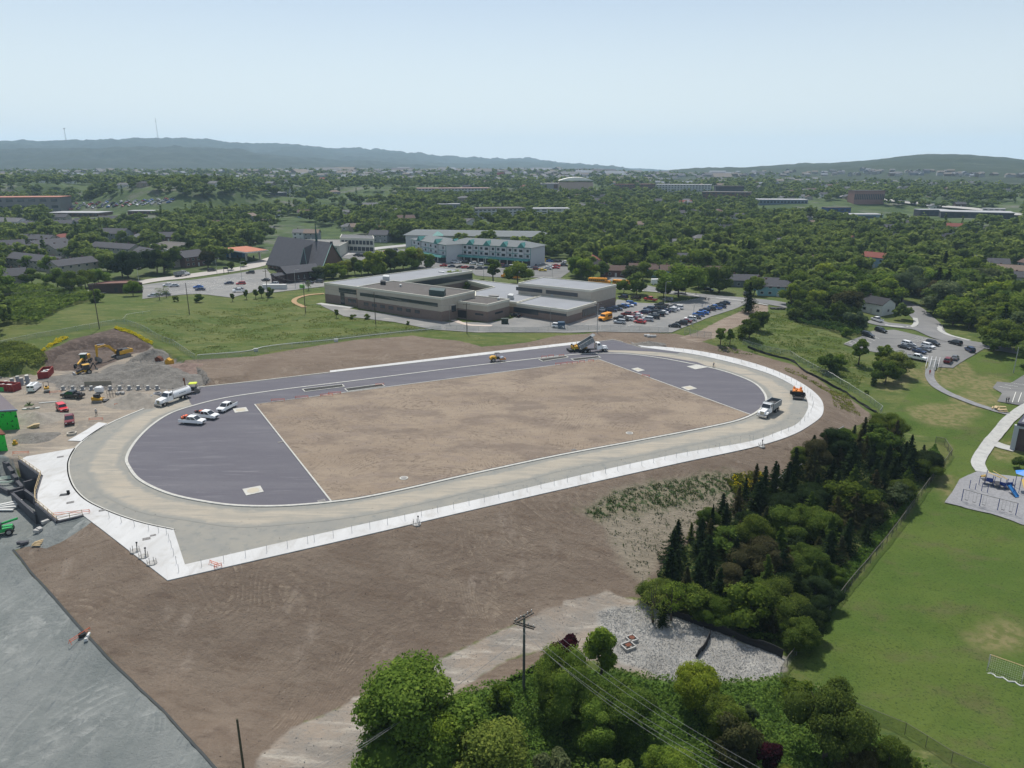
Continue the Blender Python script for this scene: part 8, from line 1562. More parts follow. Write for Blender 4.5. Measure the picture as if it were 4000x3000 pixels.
# excavator
def excavator():
 p=Proto();
 for s in(-1,1):m=MB();m.prof([(-2.4,.3),(-2.1,0),(2.1,0),(2.4,.3),(2.4,.75),(2.1,1.0),(-2.1,1.0),(-2.4,.75)],s*1.2-.3,s*1.2+.3);p.add('track',m,M['steel'])
 m=MB();m.box((-.8,0,1.8),(4.2,2.7,1.2));i=p.add('engine_house',m,M['yellow'],bev=.08);m=MB();m.box((-1.4,0,2.45),(2.4,2.4,.15));p.add('engine_cover',m,M['black'],parent=i);m=MB();m.box((-3.0,0,1.8),(.7,2.7,1.1));p.add('counterweight',m,M['yellow'],bev=.1)
 m=MB();m.prof([(.1,1.3),(.1,3.0),(1.3,3.0),(1.7,2.3),(1.7,1.3)],.35,1.3);j=p.add('cab',m,M['black'],bev=.04);m=MB();m.box((.9,.83,2.4),(1.3,1.0,.8));p.add('windows',m,M['glass'],parent=j)
 bm=MB();P_=[(1.0,2.0),(3.2,4.6),(4.3,5.0),(7.2,4.9),(7.4,4.55),(4.4,4.3),(3.6,3.9),(1.6,1.6)];bm.prof(P_,-.55,-.1);k=p.add('boom',bm,M['yellow']);
 cr_=MB();cr_.tube((1.4,-.33,1.5),(3.8,-.33,4.0),.12,n=8);p.add('boom_ram',cr_,M['chrome'],parent=k)
 st=MB();st.prof([(7.0,5.5),(7.6,5.4),(7.7,1.8),(7.35,1.6),(6.95,4.6)],-.5,-.15);p.add('stick',st,M['yellow']);sr=MB();sr.tube((4.6,-.33,5.2),(7.1,-.33,5.5),.1,n=8);p.add('stick_ram',sr,M['chrome'])
 bk=MB();bk.prof([(7.7,1.9),(7.3,1.7),(6.6,1.1),(6.4,.3),(7.0,.05),(7.9,.5),(8.0,1.2)],-1.0,.35);p.add('bucket',bk,M['steel']);return p
ex=put(excavator(),'excavator',c5([(1050,765)])[0],c5([(905,800)])[0],'large yellow excavator reaching down inside the cut','excavator',z=0.0)
def label_text(txt,size,parent,loc,rot,mt):
 cu=bpy.data.curves.new('txt','FONT');cu.body=txt;cu.size=size;cu.extrude=.02;cu.align_x='CENTER';ob=bpy.data.objects.new('t',cu);COL.objects.link(ob);bpy.context.view_layer.update()
 me=bpy.data.meshes.new_from_object(ob.evaluated_get(bpy.context.evaluated_depsgraph_get()));bpy.data.objects.remove(ob);me.materials.clear();me.materials.append(mt);o=link('lettering',me,parent);o.location=loc;o.rotation_euler=rot;return o
bo=[c for c in bpy.data.objects if c.parent==ex and c.name.startswith('boom')and 'ram' not in c.name][0]
label_text('CAT',.55,bo,(5.2,-.575,4.45),(R(90),0,0),M['black']);label_text('CAT',.55,bo,(5.2,-.08,4.45),(R(90),0,R(180)),M['black'])
def grader():
 p=Proto();m=MB();m.prof([(-4.2,1.2),(-4.2,2.5),(-1.6,2.6),(-1.2,1.4)],-.7,.7);p.add('engine_house',m,M['yellow'],bev=.08);m=MB();m.prof([(-1.2,1.3),(-1.2,2.2),(.6,2.2),(4.2,1.5),(4.2,1.1),(1.0,1.6),(.2,1.3)],-.22,.22);p.add('frame',m,M['yellow'])
 m=MB();m.prof([(-1.6,1.6),(-1.6,3.2),(-.1,3.2),(.1,1.6)],-.75,.75);i=p.add('cab',m,M['glass']);m=MB();m.box((-.8,0,3.26),(2.0,1.9,.12));p.add('cab_roof',m,M['galv'],parent=i);m=MB();m.box((1.2,0,.55),(.2,3.8,.7),.35);p.add('blade',m,M['steel']);wheels_to(p,(-3.6,-1.9,3.9),.65,.95,.4);return p
put(grader(),'road_grader',c5([(725,830)])[0],c5([(660,875)])[0],'yellow road grader with grey cab roof behind the loader','grader',z=0.0)
def backhoe():
 p=Proto();m=MB();m.prof([(.6,.7),(.6,1.7),(2.3,1.5),(2.3,.7)],-.5,.5);p.add('hood',m,M['charcoal'],bev=.05);m=MB();m.prof([(-1.2,.7),(-1.2,1.3),(.6,1.3),(.6,.7)],-.7,.7);p.add('frame',m,M['yellow']);m=MB();m.prof([(-1.1,1.2),(-1.0,2.7),(.5,2.7),(.7,1.2)],-.65,.65);i=p.add('cab',m,M['glass']);m=MB();m.box((-.25,0,2.78),(1.8,1.6,.12));p.add('cab_roof',m,M['yellow'],parent=i)
 m=MB();[m.tube((.5,s*.65,1.4),(3.0,s*.65,.6),.1,n=6)for s in(-1,1)];p.add('loader_arm',m,M['yellow']);m=MB();m.prof([(2.9,.1),(2.9,1.0),(3.1,1.0),(3.2,.25),(3.9,.1)],-1.15,1.15);p.add('bucket',m,M['galv']);m=MB();m.tube((-1.2,0,1.2),(-2.2,0,2.9),.16,n=6);m.tube((-2.2,0,2.9),(-2.8,0,1.3),.13,n=6);p.add('rear_boom',m,M['black']);m=MB();m.prof([(-2.6,1.4),(-3.2,1.1),(-3.1,.6),(-2.5,.8)],-.3,.3);p.add('rear_bucket',m,M['steel']);wheels_to(p,(-.6,),.7,.85,.45);wheels_to(p,(1.8,),.42,.8,.3);return p
put(backhoe(),'backhoe_loader',c5([(745,908)])[0],c5([(650,925)])[0],'black and yellow backhoe loader with front bucket lowered','backhoe loader',z=0.0)
def skid():
 p=Proto();m=MB();m.prof([(-1.3,.4),(-1.4,1.3),(-.4,1.4),(.9,.9),(1.0,.4)],-.6,.6);p.add('body',m,M['yellow'],bev=.05);m=MB();m.prof([(-.8,1.2),(-.8,2.1),(.5,2.1),(.6,1.2)],-.5,.5);p.add('cab',m,M['black']);m=MB();[m.tube((-1.2,s*.75,1.5),(1.3,s*.75,.9),.1,n=6)for s in(-1,1)];p.add('lift_arm',m,M['yellow'])
 for s in(-1,1):m=MB();m.prof([(-1.3,.2),(-1.1,0),(1.0,0),(1.2,.2),(1.0,.6),(-1.1,.6)],s*.75-.2,s*.75+.2);p.add('track',m,M['steel'])
 m=MB();m.box((1.9,0,.35),(.9,1.8,.4));p.add('broom_head',m,M['black']);return p
put(skid(),'skid_steer',c5([(850,1152)])[0],c5([(930,1150)])[0],'yellow tracked skid steer loader beside the black pickup','skid steer',z=0.0)
def roller(single=True,small=False):
 p=Proto();m=MB()
 m.prof([(-2.3,.8),(-2.3,1.4),(-1.6,1.85),(-.3,1.7),(-.3,.8)],-.75,.75);p.add('engine_cover',m,M['yellow'],bev=.1);m=MB();m.prof([(-.4,.8),(-.4,1.5),(.6,1.5),(.8,.8)],-.6,.6);p.add('platform',m,M['black']);m=MB();m.tube((-.2,0,1.4),(-.2,0,2.6),.05,n=6);m.box((.1,0,2.62),(1.5,1.2,.06));m.tube((-.6,.5,1.5),(-.6,.5,2.5),.05,n=5);p.add('canopy',m,M['black'])
 m=MB();m.tube((1.7,-.85,.72),(1.7,.85,.72),.72,n=24);p.add('drum',m,M['chrome']if not small else M['steel']);m=MB();[m.box((1.5,s*.95,.8),(2.0,.12,.35))for s in(-1,1)];m.box((2.55,0,.8),(.12,2.0,.35));p.add('drum_frame',m,mat('roller_orange',(.5,.2,.04),.5)if 'roller_orange' not in bpy.data.materials else bpy.data.materials['roller_orange'])
 if small:m=MB();m.tube((-1.6,-.6,.5),(-1.6,.6,.5),.5,n=20);p.add('rear_drum',m,M['steel'])
 else:wheels_to(p,(-1.3,),.65,.7,.4)
 return p
RL,RS=roller(),roller(small=True)
put(RL,'road_roller',cr(1850,1350,[(1010,680)],11.06)[0],cr(1850,1350,[(1300,660)],11.06)[0],'yellow and orange road roller on the far straight','road roller',z=.08,group='road rollers')
def vroller():
 p=Proto();m=MB();m.box((0,0,.85),(1.3,1.0,.7));p.add('body',m,M['yellow'],bev=.06)
 for x in(-.75,.75):m=MB();m.tube((x,-.55,.38),(x,.55,.38),.38,n=18);p.add('drum',m,M['steel'])
 m=MB();m.path([(-.3,-.5,1.1),(-.3,-.5,2.3),(-.3,.5,2.3),(-.3,.5,1.1)],.05,6);p.add('roll_bar',m,M['black']);m=MB();m.box((0,0,1.3),(.5,.5,.3));p.add('seat',m,M['black']);return p
put(vroller(),'tandem_roller',c5([(408,1062)])[0],c5([(412,1085)])[0],'small yellow tandem roller beside the white van','road roller',z=0.0,group='road rollers',sc=1.15)
def mini():
 p=Proto();m=MB();m.box((0,0,.75),(1.9,1.2,.6));p.add('body',m,M['black'],bev=.05);m=MB();m.box((.2,0,1.9),(1.5,1.4,.12),taper=.85);p.add('canopy',m,mat('lime',(.55,.62,.03),.5));m=MB();[m.tube((x,s*.5,1.0),(x,s*.55,1.9),.05,n=5)for x in(-.5,.8)for s in(-1,1)];p.add('canopy_post',m,M['black'])
 for x in(-.9,.9):m=MB();m.tube((x,-.65,.5),(x,.65,.5),.5,n=18);p.add('drum',m,M['steel'])
 m=MB();m.tube((-1.2,0,.6),(-1.25,0,3.0),.12,n=6);m.box((-1.3,0,2.7),(.3,.3,.5));p.add('mast',m,M['rust']);return p
put(mini(),'compactor',c5([(1665,1068)])[0],c5([(1720,1065)])[0],'dark compactor with lime canopy at the asphalt edge','compactor',z=.08,sc=1.35)
def paver(orange=False):
 p=Proto();mt=mat('paver_orange',(.62,.2,.035),.5)if orange else M['yellow'];m=MB();m.box((-.6,0,1.35),(2.6,2.3,.9));p.add('engine_house',m,mt,bev=.08)
 for s in(-1,1):m=MB();m.prof([(-2.2,.3),(-2.0,0),(1.6,0),(1.9,.3),(1.6,.8),(-2.0,.8)],s*.95-.2,s*.95+.2);p.add('track',m,M['black'])
 m=MB();m.add([(.9,-1.25,.5),(.9,1.25,.5),(2.9,1.25,.5),(2.9,-1.25,.5),(.8,-1.7,1.6),(.8,1.7,1.6),(3.0,1.7,1.5),(3.0,-1.7,1.5)],[(0,1,2,3),(0,3,7,4),(1,5,6,2),(0,4,5,1)]);p.add('hopper',m,mt if not orange else M['black']);m=MB();m.box((-2.6,0,.45),(1.0,3.2,.7));p.add('screed',m,M['black'])
 for s in(-1,1):m=MB();m.box((-1.6,s*.8,1.95),(.5,.5,.5));m.tube((-1.7,s*.8,2.0),(-1.4,s*.8,2.6),.04,n=5);p.add('operator_seat',m,mt if orange else M['black'])
 m=MB();[m.box((x,y,1.95),(.5,.35,.3),.3)for x,y in((-.2,.6),(.3,-.5),(-.8,-.2),(.5,.9))];p.add('engine_parts',m,mt);m=MB();m.tube((.0,.9,1.8),(.0,.9,2.7),.07,n=6);p.add('exhaust',m,M['steel']);return p
put(paver(),'paver',cr(2200,1280,[(400,665)],7.373)[0],cr(2200,1280,[(560,655)],7.373)[0],'yellow asphalt paver receiving the tipped load','paver',z=.08,group='pavers');put(paver(True),'paver',cr(2900,1480,[(1580,520)],7.373)[0],cr(2900,1480,[(1600,590)],7.373)[0],'orange paver with black hopper alone on the bend','paver',z=.05,group='pavers')
# telehandler at the left edge
def lift():
 p=Proto();m=MB();m.box((0,0,1.0),(3.4,1.6,.8));gm=mat('lift_green',(.02,.33,.08),.45);p.add('body',m,gm,bev=.15);m=MB();m.tube((-1.5,.2,1.6),(2.6,.2,2.4),.22,n=8);p.add('boom',m,gm);m=MB();m.box((-.3,-.4,1.8),(1.2,.8,1.0));p.add('cab',m,M['glass']);wheels_to(p,(-1.2,1.2),.6,.9,.4);return p
put(lift(),'telehandler',cK([(20,1275)])[0],cK([(90,1262)])[0],'green telehandler at the left edge beside stacked panels','telehandler')
# skips, bases, pipes, heaps
def skip_():
 p=Proto();m=MB();L,w,h=3.2,1.25,1.9
 for c,d in(((0,-w,h/2),(2*L,.08,h)),((0,w,h/2),(2*L,.08,h)),((-L,0,h/2),(.08,2*w,h)),((L,0,h/2),(.08,2*w,h)),((0,0,.12),(2*L,2*w,.1))):m.box(c,d)
 p.add('bin',m,mat('skip_red',(.26,.025,.025),.6,.25,2));m=MB();[m.box((x,s*(w+.05),h/2),(.12,.1,h))for x in np.linspace(-L,L,8)for s in(-1,1)];[m.box((0,s*w,h),(2*L+.1,.16,.12))for s in(-1,1)];[m.box((s*L,0,h),(.16,2*w,.12))for s in(-1,1)];p.add('ribs',m,mat('skip_rib',(.3,.05,.04),.6))
 m=MB();q=random.Random(5);[m.box((q.uniform(-2.4,2.4),q.uniform(-.8,.8),.9+q.random()*.5),(q.uniform(.5,1.6),q.uniform(.4,1),q.uniform(.2,.5)),q.random()*3,taper=.7)for _ in range(12)];p.add('waste',m,M['trim']);return p
SK=skip_();put(SK,'skip',c5([(400,925)])[0],c5([(440,880)])[0],'red skip with white waste beside the scrub','skip',z=0.0,group='red skips');put(SK,'skip',c5([(60,1048)])[0],c5([(140,1052)])[0],'red skip cut by the left edge of the picture','skip',z=0.0,group='red skips')
p=pz(*c5([(45,1060)])[0]);m=MB();m.box((0,0,.6),(2.6,.12,1.1),.1);o=m.build('board',mat('green_board',(.08,.4,.12),.6));o.location=p;tag(o,'bright green board leaning on the left skip','board')
def base_(px,h,lb,grp,z=0.0,w=.5):
 p=pz(*px,z);t_=empty('concrete_pier',p);tag(t_,lb,'concrete base',grp);m=MB();m.tube((0,0,0),(0,0,h),w,w*.98,14);m.build('column',mat('base_grey',(.25,.26,.28),.9)if 'base_grey' not in bpy.data.materials else bpy.data.materials['base_grey'],t_);m=MB();m.tube((0,0,h),(0,0,h+.08),w*.95,n=14);m.build('cap',M['kerb'],t_);m=MB();m.box((0,0,.15),(w*3,w*3,.3),.6);m.build('footing',M['stone'],t_)
for i,(x,y,h)in enumerate([(107,985,1.2),(160,990,2.0),(192,1005,2.0),(242,990,2.2),(236,960,1.4),(55,1000,1.0)]):base_(c5([(x,y)])[0],h,f"grey round lamp base in the cluster behind the van, {['shorter one at the left','tall one at the back left','tall one in front','tall one at the right','short one at the back','low one hidden by the skip'][i]}",'round concrete lamp bases')
for i,x in enumerate([548,632,715,792,872,955,1038,1118,1197,1280,1360]):base_(c5([(x,1050-i*.6)])[0],1.1,f"{['leftmost','second','third','fourth','fifth','sixth','seventh','eighth','ninth','tenth','rightmost'][i]} lamp base in the row behind the black pickup",'round concrete lamp bases',w=.42)
for i,(x,y,r,h,lb)in enumerate([(1290,1150,.9,1.7,'tall concrete well ring by the gravel heap'),(1262,1165,1.0,.8,'low concrete well ring by the gravel heap'),(622,1432,1.0,.5,'pale concrete ring in the dirt yard'),(1365,1110,1.0,1.2,'dark concrete ring behind the tanker')]):
 p=pz(*c5([(x,y)])[0]);m=MB();n=20
 for k in range(n):
  a0,a1=2*math.pi*k/n,2*math.pi*(k+1)/n;q=lambda R_,a,z:(R_*math.cos(a),R_*math.sin(a),z);m.add([q(r,a0,0),q(r,a1,0),q(r,a1,h),q(r,a0,h),q(r*.72,a0,0),q(r*.72,a1,0),q(r*.72,a1,h),q(r*.72,a0,h)],[(0,1,2,3),(5,4,7,6),(3,2,6,7)])
 o=m.build('well_ring',mat('ring_%d'%i,(.25,.26,.28)if i!=2 else(.4,.36,.3),.9));o.location=p;tag(o,lb,'concrete ring')
def heap(px,r,h,mt,lb,z=0.0,ex=1.0,seed=1,rot=0.0):
 p=pz(*px,z)if z is not None else g(*px);n=40;m=MB();vs=[]
 for j in range(18):
  u=j/17
  for i in range(n):
   a=2*math.pi*i/n;rr_=r*u*(1+.22*(vnoise(math.cos(a)*1.6+3,math.sin(a)*1.6+seed,seed)-.5)*2);x,y=rr_*math.cos(a)*ex,rr_*math.sin(a);zz=h*(1-u)**1.15*(1+.35*(float(vnoise(x*.9,y*.9,seed))-.5))+.16*(float(vnoise(x*2.7,y*2.7,seed+4))-.5)*(1-u*u)-.06*u
   vs.append((x*math.cos(rot)-y*math.sin(rot),x*math.sin(rot)+y*math.cos(rot),zz))
 m.add(vs,[(j*n+i,j*n+(i+1)%n,(j+1)*n+(i+1)%n,(j+1)*n+i)for j in range(17)for i in range(n)]);o=fixn(m.build('heap',mt,smooth=True));o.location=p;return tag(o,lb,'heap','heaps of earth and stone')
HD=wmat('heap_dark',[(0,0,0,0,(.115,.088,.073)),(.6,None,.4,.6,(.085,.065,.054)),(3,None,.55,.7,(.16,.125,.10))],.95,.2,2);HG=wmat('heap_gravel',[(0,0,0,0,(.25,.225,.19)),(.8,None,.4,.6,(.2,.18,.155)),(5,None,.5,.7,(.31,.28,.24))],.95,.05,3);HR=wmat('heap_rubble',[(0,0,0,0,(.155,.145,.13)),(.5,None,.4,.6,(.115,.107,.096)),(3,None,.55,.7,(.28,.265,.245)),(1.5,None,.55,.7,(.10,.095,.088))],.95,.25,2);HB=wmat('heap_brown',[(0,0,0,0,(.2,.145,.12)),(.6,None,.4,.6,(.15,.105,.088)),(3,None,.55,.7,(.25,.2,.17))],.95,.15,2)
heap(c5([(1190,1150)])[0],6.2,2.9,HG,'smooth tan gravel heap left of the tanker',ex=1.5,seed=2);heap(c5([(330,1290)])[0],4.6,1.7,HG,'dark tan heap beside the green building',ex=1.5,seed=3);heap(c5([(310,1460)])[0],4.0,.7,HR,'low rubble heap in front of the green building',ex=1.3,seed=4);heap(c5([(1330,760)])[0],5,3.2,HR,'tall grey rubble mound at the right of the cut',ex=1.3,seed=5);heap(c5([(1180,870)])[0],7,2.0,HR,'broad grey rubble mound below the excavator',ex=1.6,seed=6);heap(c5([(1010,930)])[0],7,1.4,HR,'low grey rubble mound in the middle of yard',ex=1.7,seed=7)
heap(c5([(1330,900)])[0],9,2.4,HR,'grey rubble mound behind the row of lamp bases',ex=1.6,seed=8);heap(c5([(1640,870)])[0],9,2.0,HB,'red brown earth heap at the end of the bank',ex=1.8,seed=9);heap(c5([(1520,960)])[0],8,1.5,HR,'grey stony heap behind the tanker',ex=1.6,seed=10);heap(c5([(700,950)])[0],7,.7,HR,'flat grey rubble apron in front of the loader',ex=1.8,seed=11);heap(c7([(1180,985)])[0],4,1.2,HR,'small grey heap beside the far strip corner',ex=1.5,seed=12)
heap(c5([(720,760)])[0],8,2.2,HD,'dark earth slope at the foot of the cut',ex=1.8,seed=13);heap(c5([(560,790)])[0],6,1.8,HD,'dark earth bank behind the red skip',ex=1.3,seed=14)
# attachments, boards and loose things
def thing_mesh(name,px,mk,mt,lb,cat,z=0.0,rz=0,group=None):
 p=pz(*px,z)if z is not None else g(*px);m=MB();mk(m);o=m.build(name,mt);o.location=p;o.rotation_euler=(0,0,rz);return tag(o,lb,cat,group)
thing_mesh('bucket',c5([(1468,825)])[0],lambda m:m.prof([(-1,.0),(-1.1,1.3),(-.3,2.0),(.3,1.4),(.9,1.5),(1.0,.1)],-.8,.8),M['yellow'],'spare yellow bucket lying on the rubble','bucket');thing_mesh('bucket',c5([(1380,795)])[0],lambda m:[m.prof([(-1+a,.0),(-1.1+a,1.1),(-.3+a,1.5),(.6+a,.9),(1.0+a,.1)],-.8+a*.3,.8+a*.3)for a in(0,)],M['rust'],'rusty spare bucket left of the yellow one','bucket')
thing_mesh('steel_plate',c5([(735,935)])[0],lambda m:m.box((0,0,.06),(5.5,2.4,.08),.5),M['rust'],'flat rusty steel plate below the loader','steel plate');thing_mesh('steel_plate',c5([(850,1010)])[0],lambda m:(m.box((0,0,.7),(7,.1,1.2),.12)),mat('shoring',(.3,.26,.2),.8),'long steel shoring panel lying behind the lamp bases','steel panel')
thing_mesh('planks',c5([(415,1157)])[0],lambda m:m.box((0,0,.1),(4.0,.35,.15),.35),M['trim'],'pale plank lying in front of the black pickup','plank');thing_mesh('pallet_stack',c5([(285,1372)])[0],lambda m:[m.box((q*.3,0,.15+q*.22),(2.2-q*.3,.9,.2),q*.2)for q in range(4)],M['timber'],'stack of timber and pallets by the green building','pallets');thing_mesh('pallet_stack',c5([(230,1215)])[0],lambda m:[m.box((q*.9,q*.3,.15),(1.8,.9,.2),q*.3)for q in range(3)],M['walk'],'flat grey slabs on pallets by the green building','slabs')
thing_mesh('plate_compactor',c5([(132,1520)])[0],lambda m:(m.box((0,0,.3),(.9,.6,.4)),m.box((0,0,.8),(.5,.4,.5)),m.tube((.3,0,.6),(.9,0,1.3),.04,n=4)),M['yellow'],'small green yellow compactor in the dirt at left','compactor');thing_mesh('generator',c5([(862,1070)])[0],lambda m:(m.box((0,0,.9),(1.8,1.2,1.1)),m.box((0,0,1.5),(1.6,1.0,.15)),m.box((0,0,.2),(2.0,.3,.2))),M['white'],'white site generator behind the skid steer','generator')
thing_mesh('scaffold',c5([(965,1108)])[0],lambda m:[m.tube((x,y,0),(x,y,1.7),.04,n=5)for x in(-.8,.8,0)for y in(-.5,.5)]+[m.tube((-.8,y,z),(.8,y,z),.04,n=5)for y in(-.5,.5)for z in(.8,1.7)],M['charcoal'],'dark site frame and tools right of skid steer','scaffold');thing_mesh('tool_pile',c5([(1040,1085)])[0],lambda m:[m.box((math.cos(k)*.7,math.sin(k*2)*.4,.3),(.8,.5,.6),k)for k in range(5)],M['stone'],'grey wrapped bundle before the lamp base row','bundle');thing_mesh('grass_pot',c5([(252,1180)])[0],lambda m:[m.tube((0,0,.1),(math.cos(k)*.6,math.sin(k)*.6,.9),.12,.02,4)for k in range(9)]+[m.box((0,0,.1),(1.8,1.4,.15),.3)],mat('dull_green',(.08,.1,.04),.9),'small bushy plant on a pallet in the yard','plant')
thing_mesh('waste_bin',c7([(425,848)])[0],lambda m:(m.box((0,0,1.0),(2.6,2.0,2.0)),m.prof([(-1.35,2.0),(-1.2,2.5),(1.2,2.5),(1.35,2.0)],-1.05,1.05)),mat('bin_blue',(.03,.07,.12),.5),'dark blue bin with sloping lid by the site fence','bin',z=None);thing_mesh('transformer',c6([(2150,808)])[0],lambda m:(m.box((0,0,1.0),(2.6,2.0,2.0)),m.box((0,0,2.05),(2.8,2.2,.12))),mat('dark_green_box',(.02,.035,.025),.5),'dark green transformer box before the school','transformer',z=None)
for i,(x,y)in enumerate(((1165,915),(1190,922),(1222,922))):thing_mesh('concrete_block',c7([(x,y)])[0],lambda m:m.box((0,0,.35),(1.9,.8,.7),.1),M['concrete'],f"{['left','middle','right'][i]} white concrete block of three on the rubble",'concrete block',z=None,group='three white blocks')
thing_mesh('roadside_sign',c1([(1955,1368)])[0],lambda m:([m.box((s,0,1.8),(.2,.2,3.6))for s in(-1.2,1.2)],m.box((0,0,3.0),(2.6,.15,1.2))),M['slate'],'dark roadside sign board by the petrol station','sign',z=None);thing_mesh('canopy_trailer',c2([(165,1172)])[0],lambda m:(m.box((0,0,1.2),(11,2.4,2.0)),m.box((0,0,2.3),(11.2,2.5,.1))),M['trim'],'long white and blue trailer at the meadow corner','trailer',z=None);thing_mesh('waste_bin',c2([(400,1165)])[0],lambda m:(m.box((0,0,.8),(2.2,1.3,1.5)),m.prof([(-1.1,1.5),(-1.0,1.8),(1.0,1.7),(1.1,1.5)],-.65,.65)),mat('lime_bin',(.16,.4,.05),.5),'lime green bin beside the church end','bin',z=None)
thing_mesh('camper_van',c7([(1250,468)])[0],lambda m:(m.prof([(-2.8,.6),(-2.8,2.8),(1.6,2.9),(2.2,2.2),(2.8,1.4),(2.8,.6)],-1.1,1.1),[m.tube((x,-1.05,.4),(x,1.05,.4),.4,n=12)for x in(-1.8,1.9)]),M['white'],'white camper in front of the pale blue house','camper',z=None)
for i,x in enumerate((52,112)):thing_mesh('ground_hatch',c8([(x,458)])[0],lambda m:(m.box((0,0,.5),(3.2,2.0,.12)),[m.box((q,0,.25),(.12,2.0,.5))for q in(-1.5,0,1.5)]),M['slate'],f"{['left','right'][i]} dark panel lying on the grass by the street",'panel',z=None,group='two dark panels')
# round planter bases with bolts on the plaza, and two on the slope edge
def fbase(px,lb,up,z=.15):
 p=pz(*px,z);t_=empty('column_plinth',p);tag(t_,lb,'column base','round column bases awaiting poles');m=MB();m.tube((0,0,-.1),(0,0,.12),.75,n=20);m.build('plinth',M['stone'],t_);m=MB();[m.tube((math.cos(a)*.6,math.sin(a)*.6,0),(math.cos(a)*.6,math.sin(a)*.6,.75),.04,n=5)for a in(.5,1.6,2.6,3.7,4.7,5.8)];m.build('bolts',M['steel'],t_)
 if up:m=MB();m.tube((.2,.2,0),(.25,.3,1.3),.07,n=6);m.box((.25,.3,1.3),(.25,.15,.2));m.build('stub_pipe',M['black'],t_)
fbase(cA([(283,1222)])[0],'left round column base with upright pipe on the plaza',True);fbase(cA([(356,1270)])[0],'middle round column base with upright pipe on plaza',True);fbase(cA([(428,1328)])[0],'right round column base near the plaza tip',False);fbase(cB([(503,990)])[0],'column base on the strip edge near the middle',True,z=-.05);fbase(cD([(1712,318)])[0],'column base on the strip edge at the right bend',True,z=-.05)
# orange barriers and bits
def barrier(px,L,rz,lb,z=.15):
 p=pz(*px,z)if z is not None else g(*px);t_=empty('orange_barrier',p,rz);tag(t_,lb,'barrier','orange site barriers');m=MB();[m.box((0,0,zz),(L,.04,.07))for zz in(.3,.6)];m.build('rails',M['orange'],t_)
 for s in(-1,1):m=MB();m.tube((s*L/2,-.3,0),(s*L/2,0,.7),.03,n=5);m.tube((s*L/2,.3,0),(s*L/2,0,.7),.03,n=5);m.build('trestle',M['orange'],t_)
barrier(cA([(965,1345)])[0],1.6,-.5,'fallen orange barrier bits near the lower plaza corner');barrier(cA([(1000,1365)])[0],1.0,.6,'small orange barrier bit beside the fallen ones');barrier(cH([(520,815)])[0],3.0,1.2,'orange trestle lying on the grey gravel pad',z=None);barrier(cK([(665,1090)])[0],5.5,.25,'orange barriers at the end of retaining wall',z=.15);barrier(c6([(1070,1340)])[0],2.2,.2,'orange barrier standing in the second pit',z=.1)
for i,(x,y)in enumerate([(190,1475),(395,1450),(610,1432),(680,1415)]):barrier(c6([(x,y)])[0],3.2,.15,f"{['leftmost','second','third','rightmost'][i]} orange barrier along the left infield line",z=.15)
for i,(x,y)in enumerate([(840,497),(895,492),(940,488),(985,487),(1045,478),(1125,470),(720,437),(780,428),(870,425)]):barrier(cr(1800,1200,[(x,y)])[0],1.6,.15,f"{['first','second','third','fourth','fifth','sixth','seventh','eighth','ninth'][i]} orange barrier around the far right infield corner pits",z=.15)
barrier(cr(1800,1200,[(1597,600)])[0],2.2,-.6,'orange barrier on the right infield line',z=.2);barrier(c5([(830,1310)])[0],3,.1,'orange netting by the upper plaza slab',z=.05);barrier(c5([(1030,1180)])[0],2,.8,'orange barrier leaning by the gravel heap',z=.05);barrier(c5([(480,1075)])[0],2.6,.3,'orange netting beside the black pickup',z=.05);barrier(cK([(195,532)])[0],3.0,.1,'orange netting beside the left railing',z=.1)
thing_mesh('barrel',cH([(533,806)])[0],lambda m:m.tube((0,0,0),(0,0,.5),.45,n=14),M['tyre'],'dark tyre beside the orange trestle','tyre',z=None);thing_mesh('bag',cH([(565,815)])[0],lambda m:(m.box((0,.4,.2),(.35,1.1,.3),.2,taper=.7),m.box((.2,-.6,.2),(.5,.5,.35),.4,taper=.6)),M['trim'],'white bags beside the orange trestle','bag',z=None)
thing_mesh('open_hatch',cK([(600,905)])[0],lambda m:(m.box((0,0,.02),(1.6,1.0,.03),.3),m.box((.5,.3,.35),(.5,.1,.7),.3)),M['black'],'open dark hatch in the middle of the plaza','hatch',z=.15)
# concrete chamber with covers in the riprap
def chamber():
 p=g(*cF([(110,955)])[0]);t_=empty('concrete_chamber',p,.5,.75);tag(t_,'low concrete chamber with rusty covers in the riprap','chamber')
 for k,(x,y,w,d)in enumerate(((-.8,-.6,2.2,1.9),(1.2,.9,1.7,1.7))):m=MB();[m.box((x+a*w/2,y+b*d/2,.2),(w if a==0 else.25,d if b==0 else.25,.8))for a,b in((0,-1),(0,1),(-1,0),(1,0))];m.build('wall',M['stone'],t_);m=MB();(m.box((x,y,.66),(1.1,.9,.08))if k==0 else m.tube((x,y,.6),(x,y,.7),.55,n=16));m.build('cover',M['rust'],t_)
chamber()
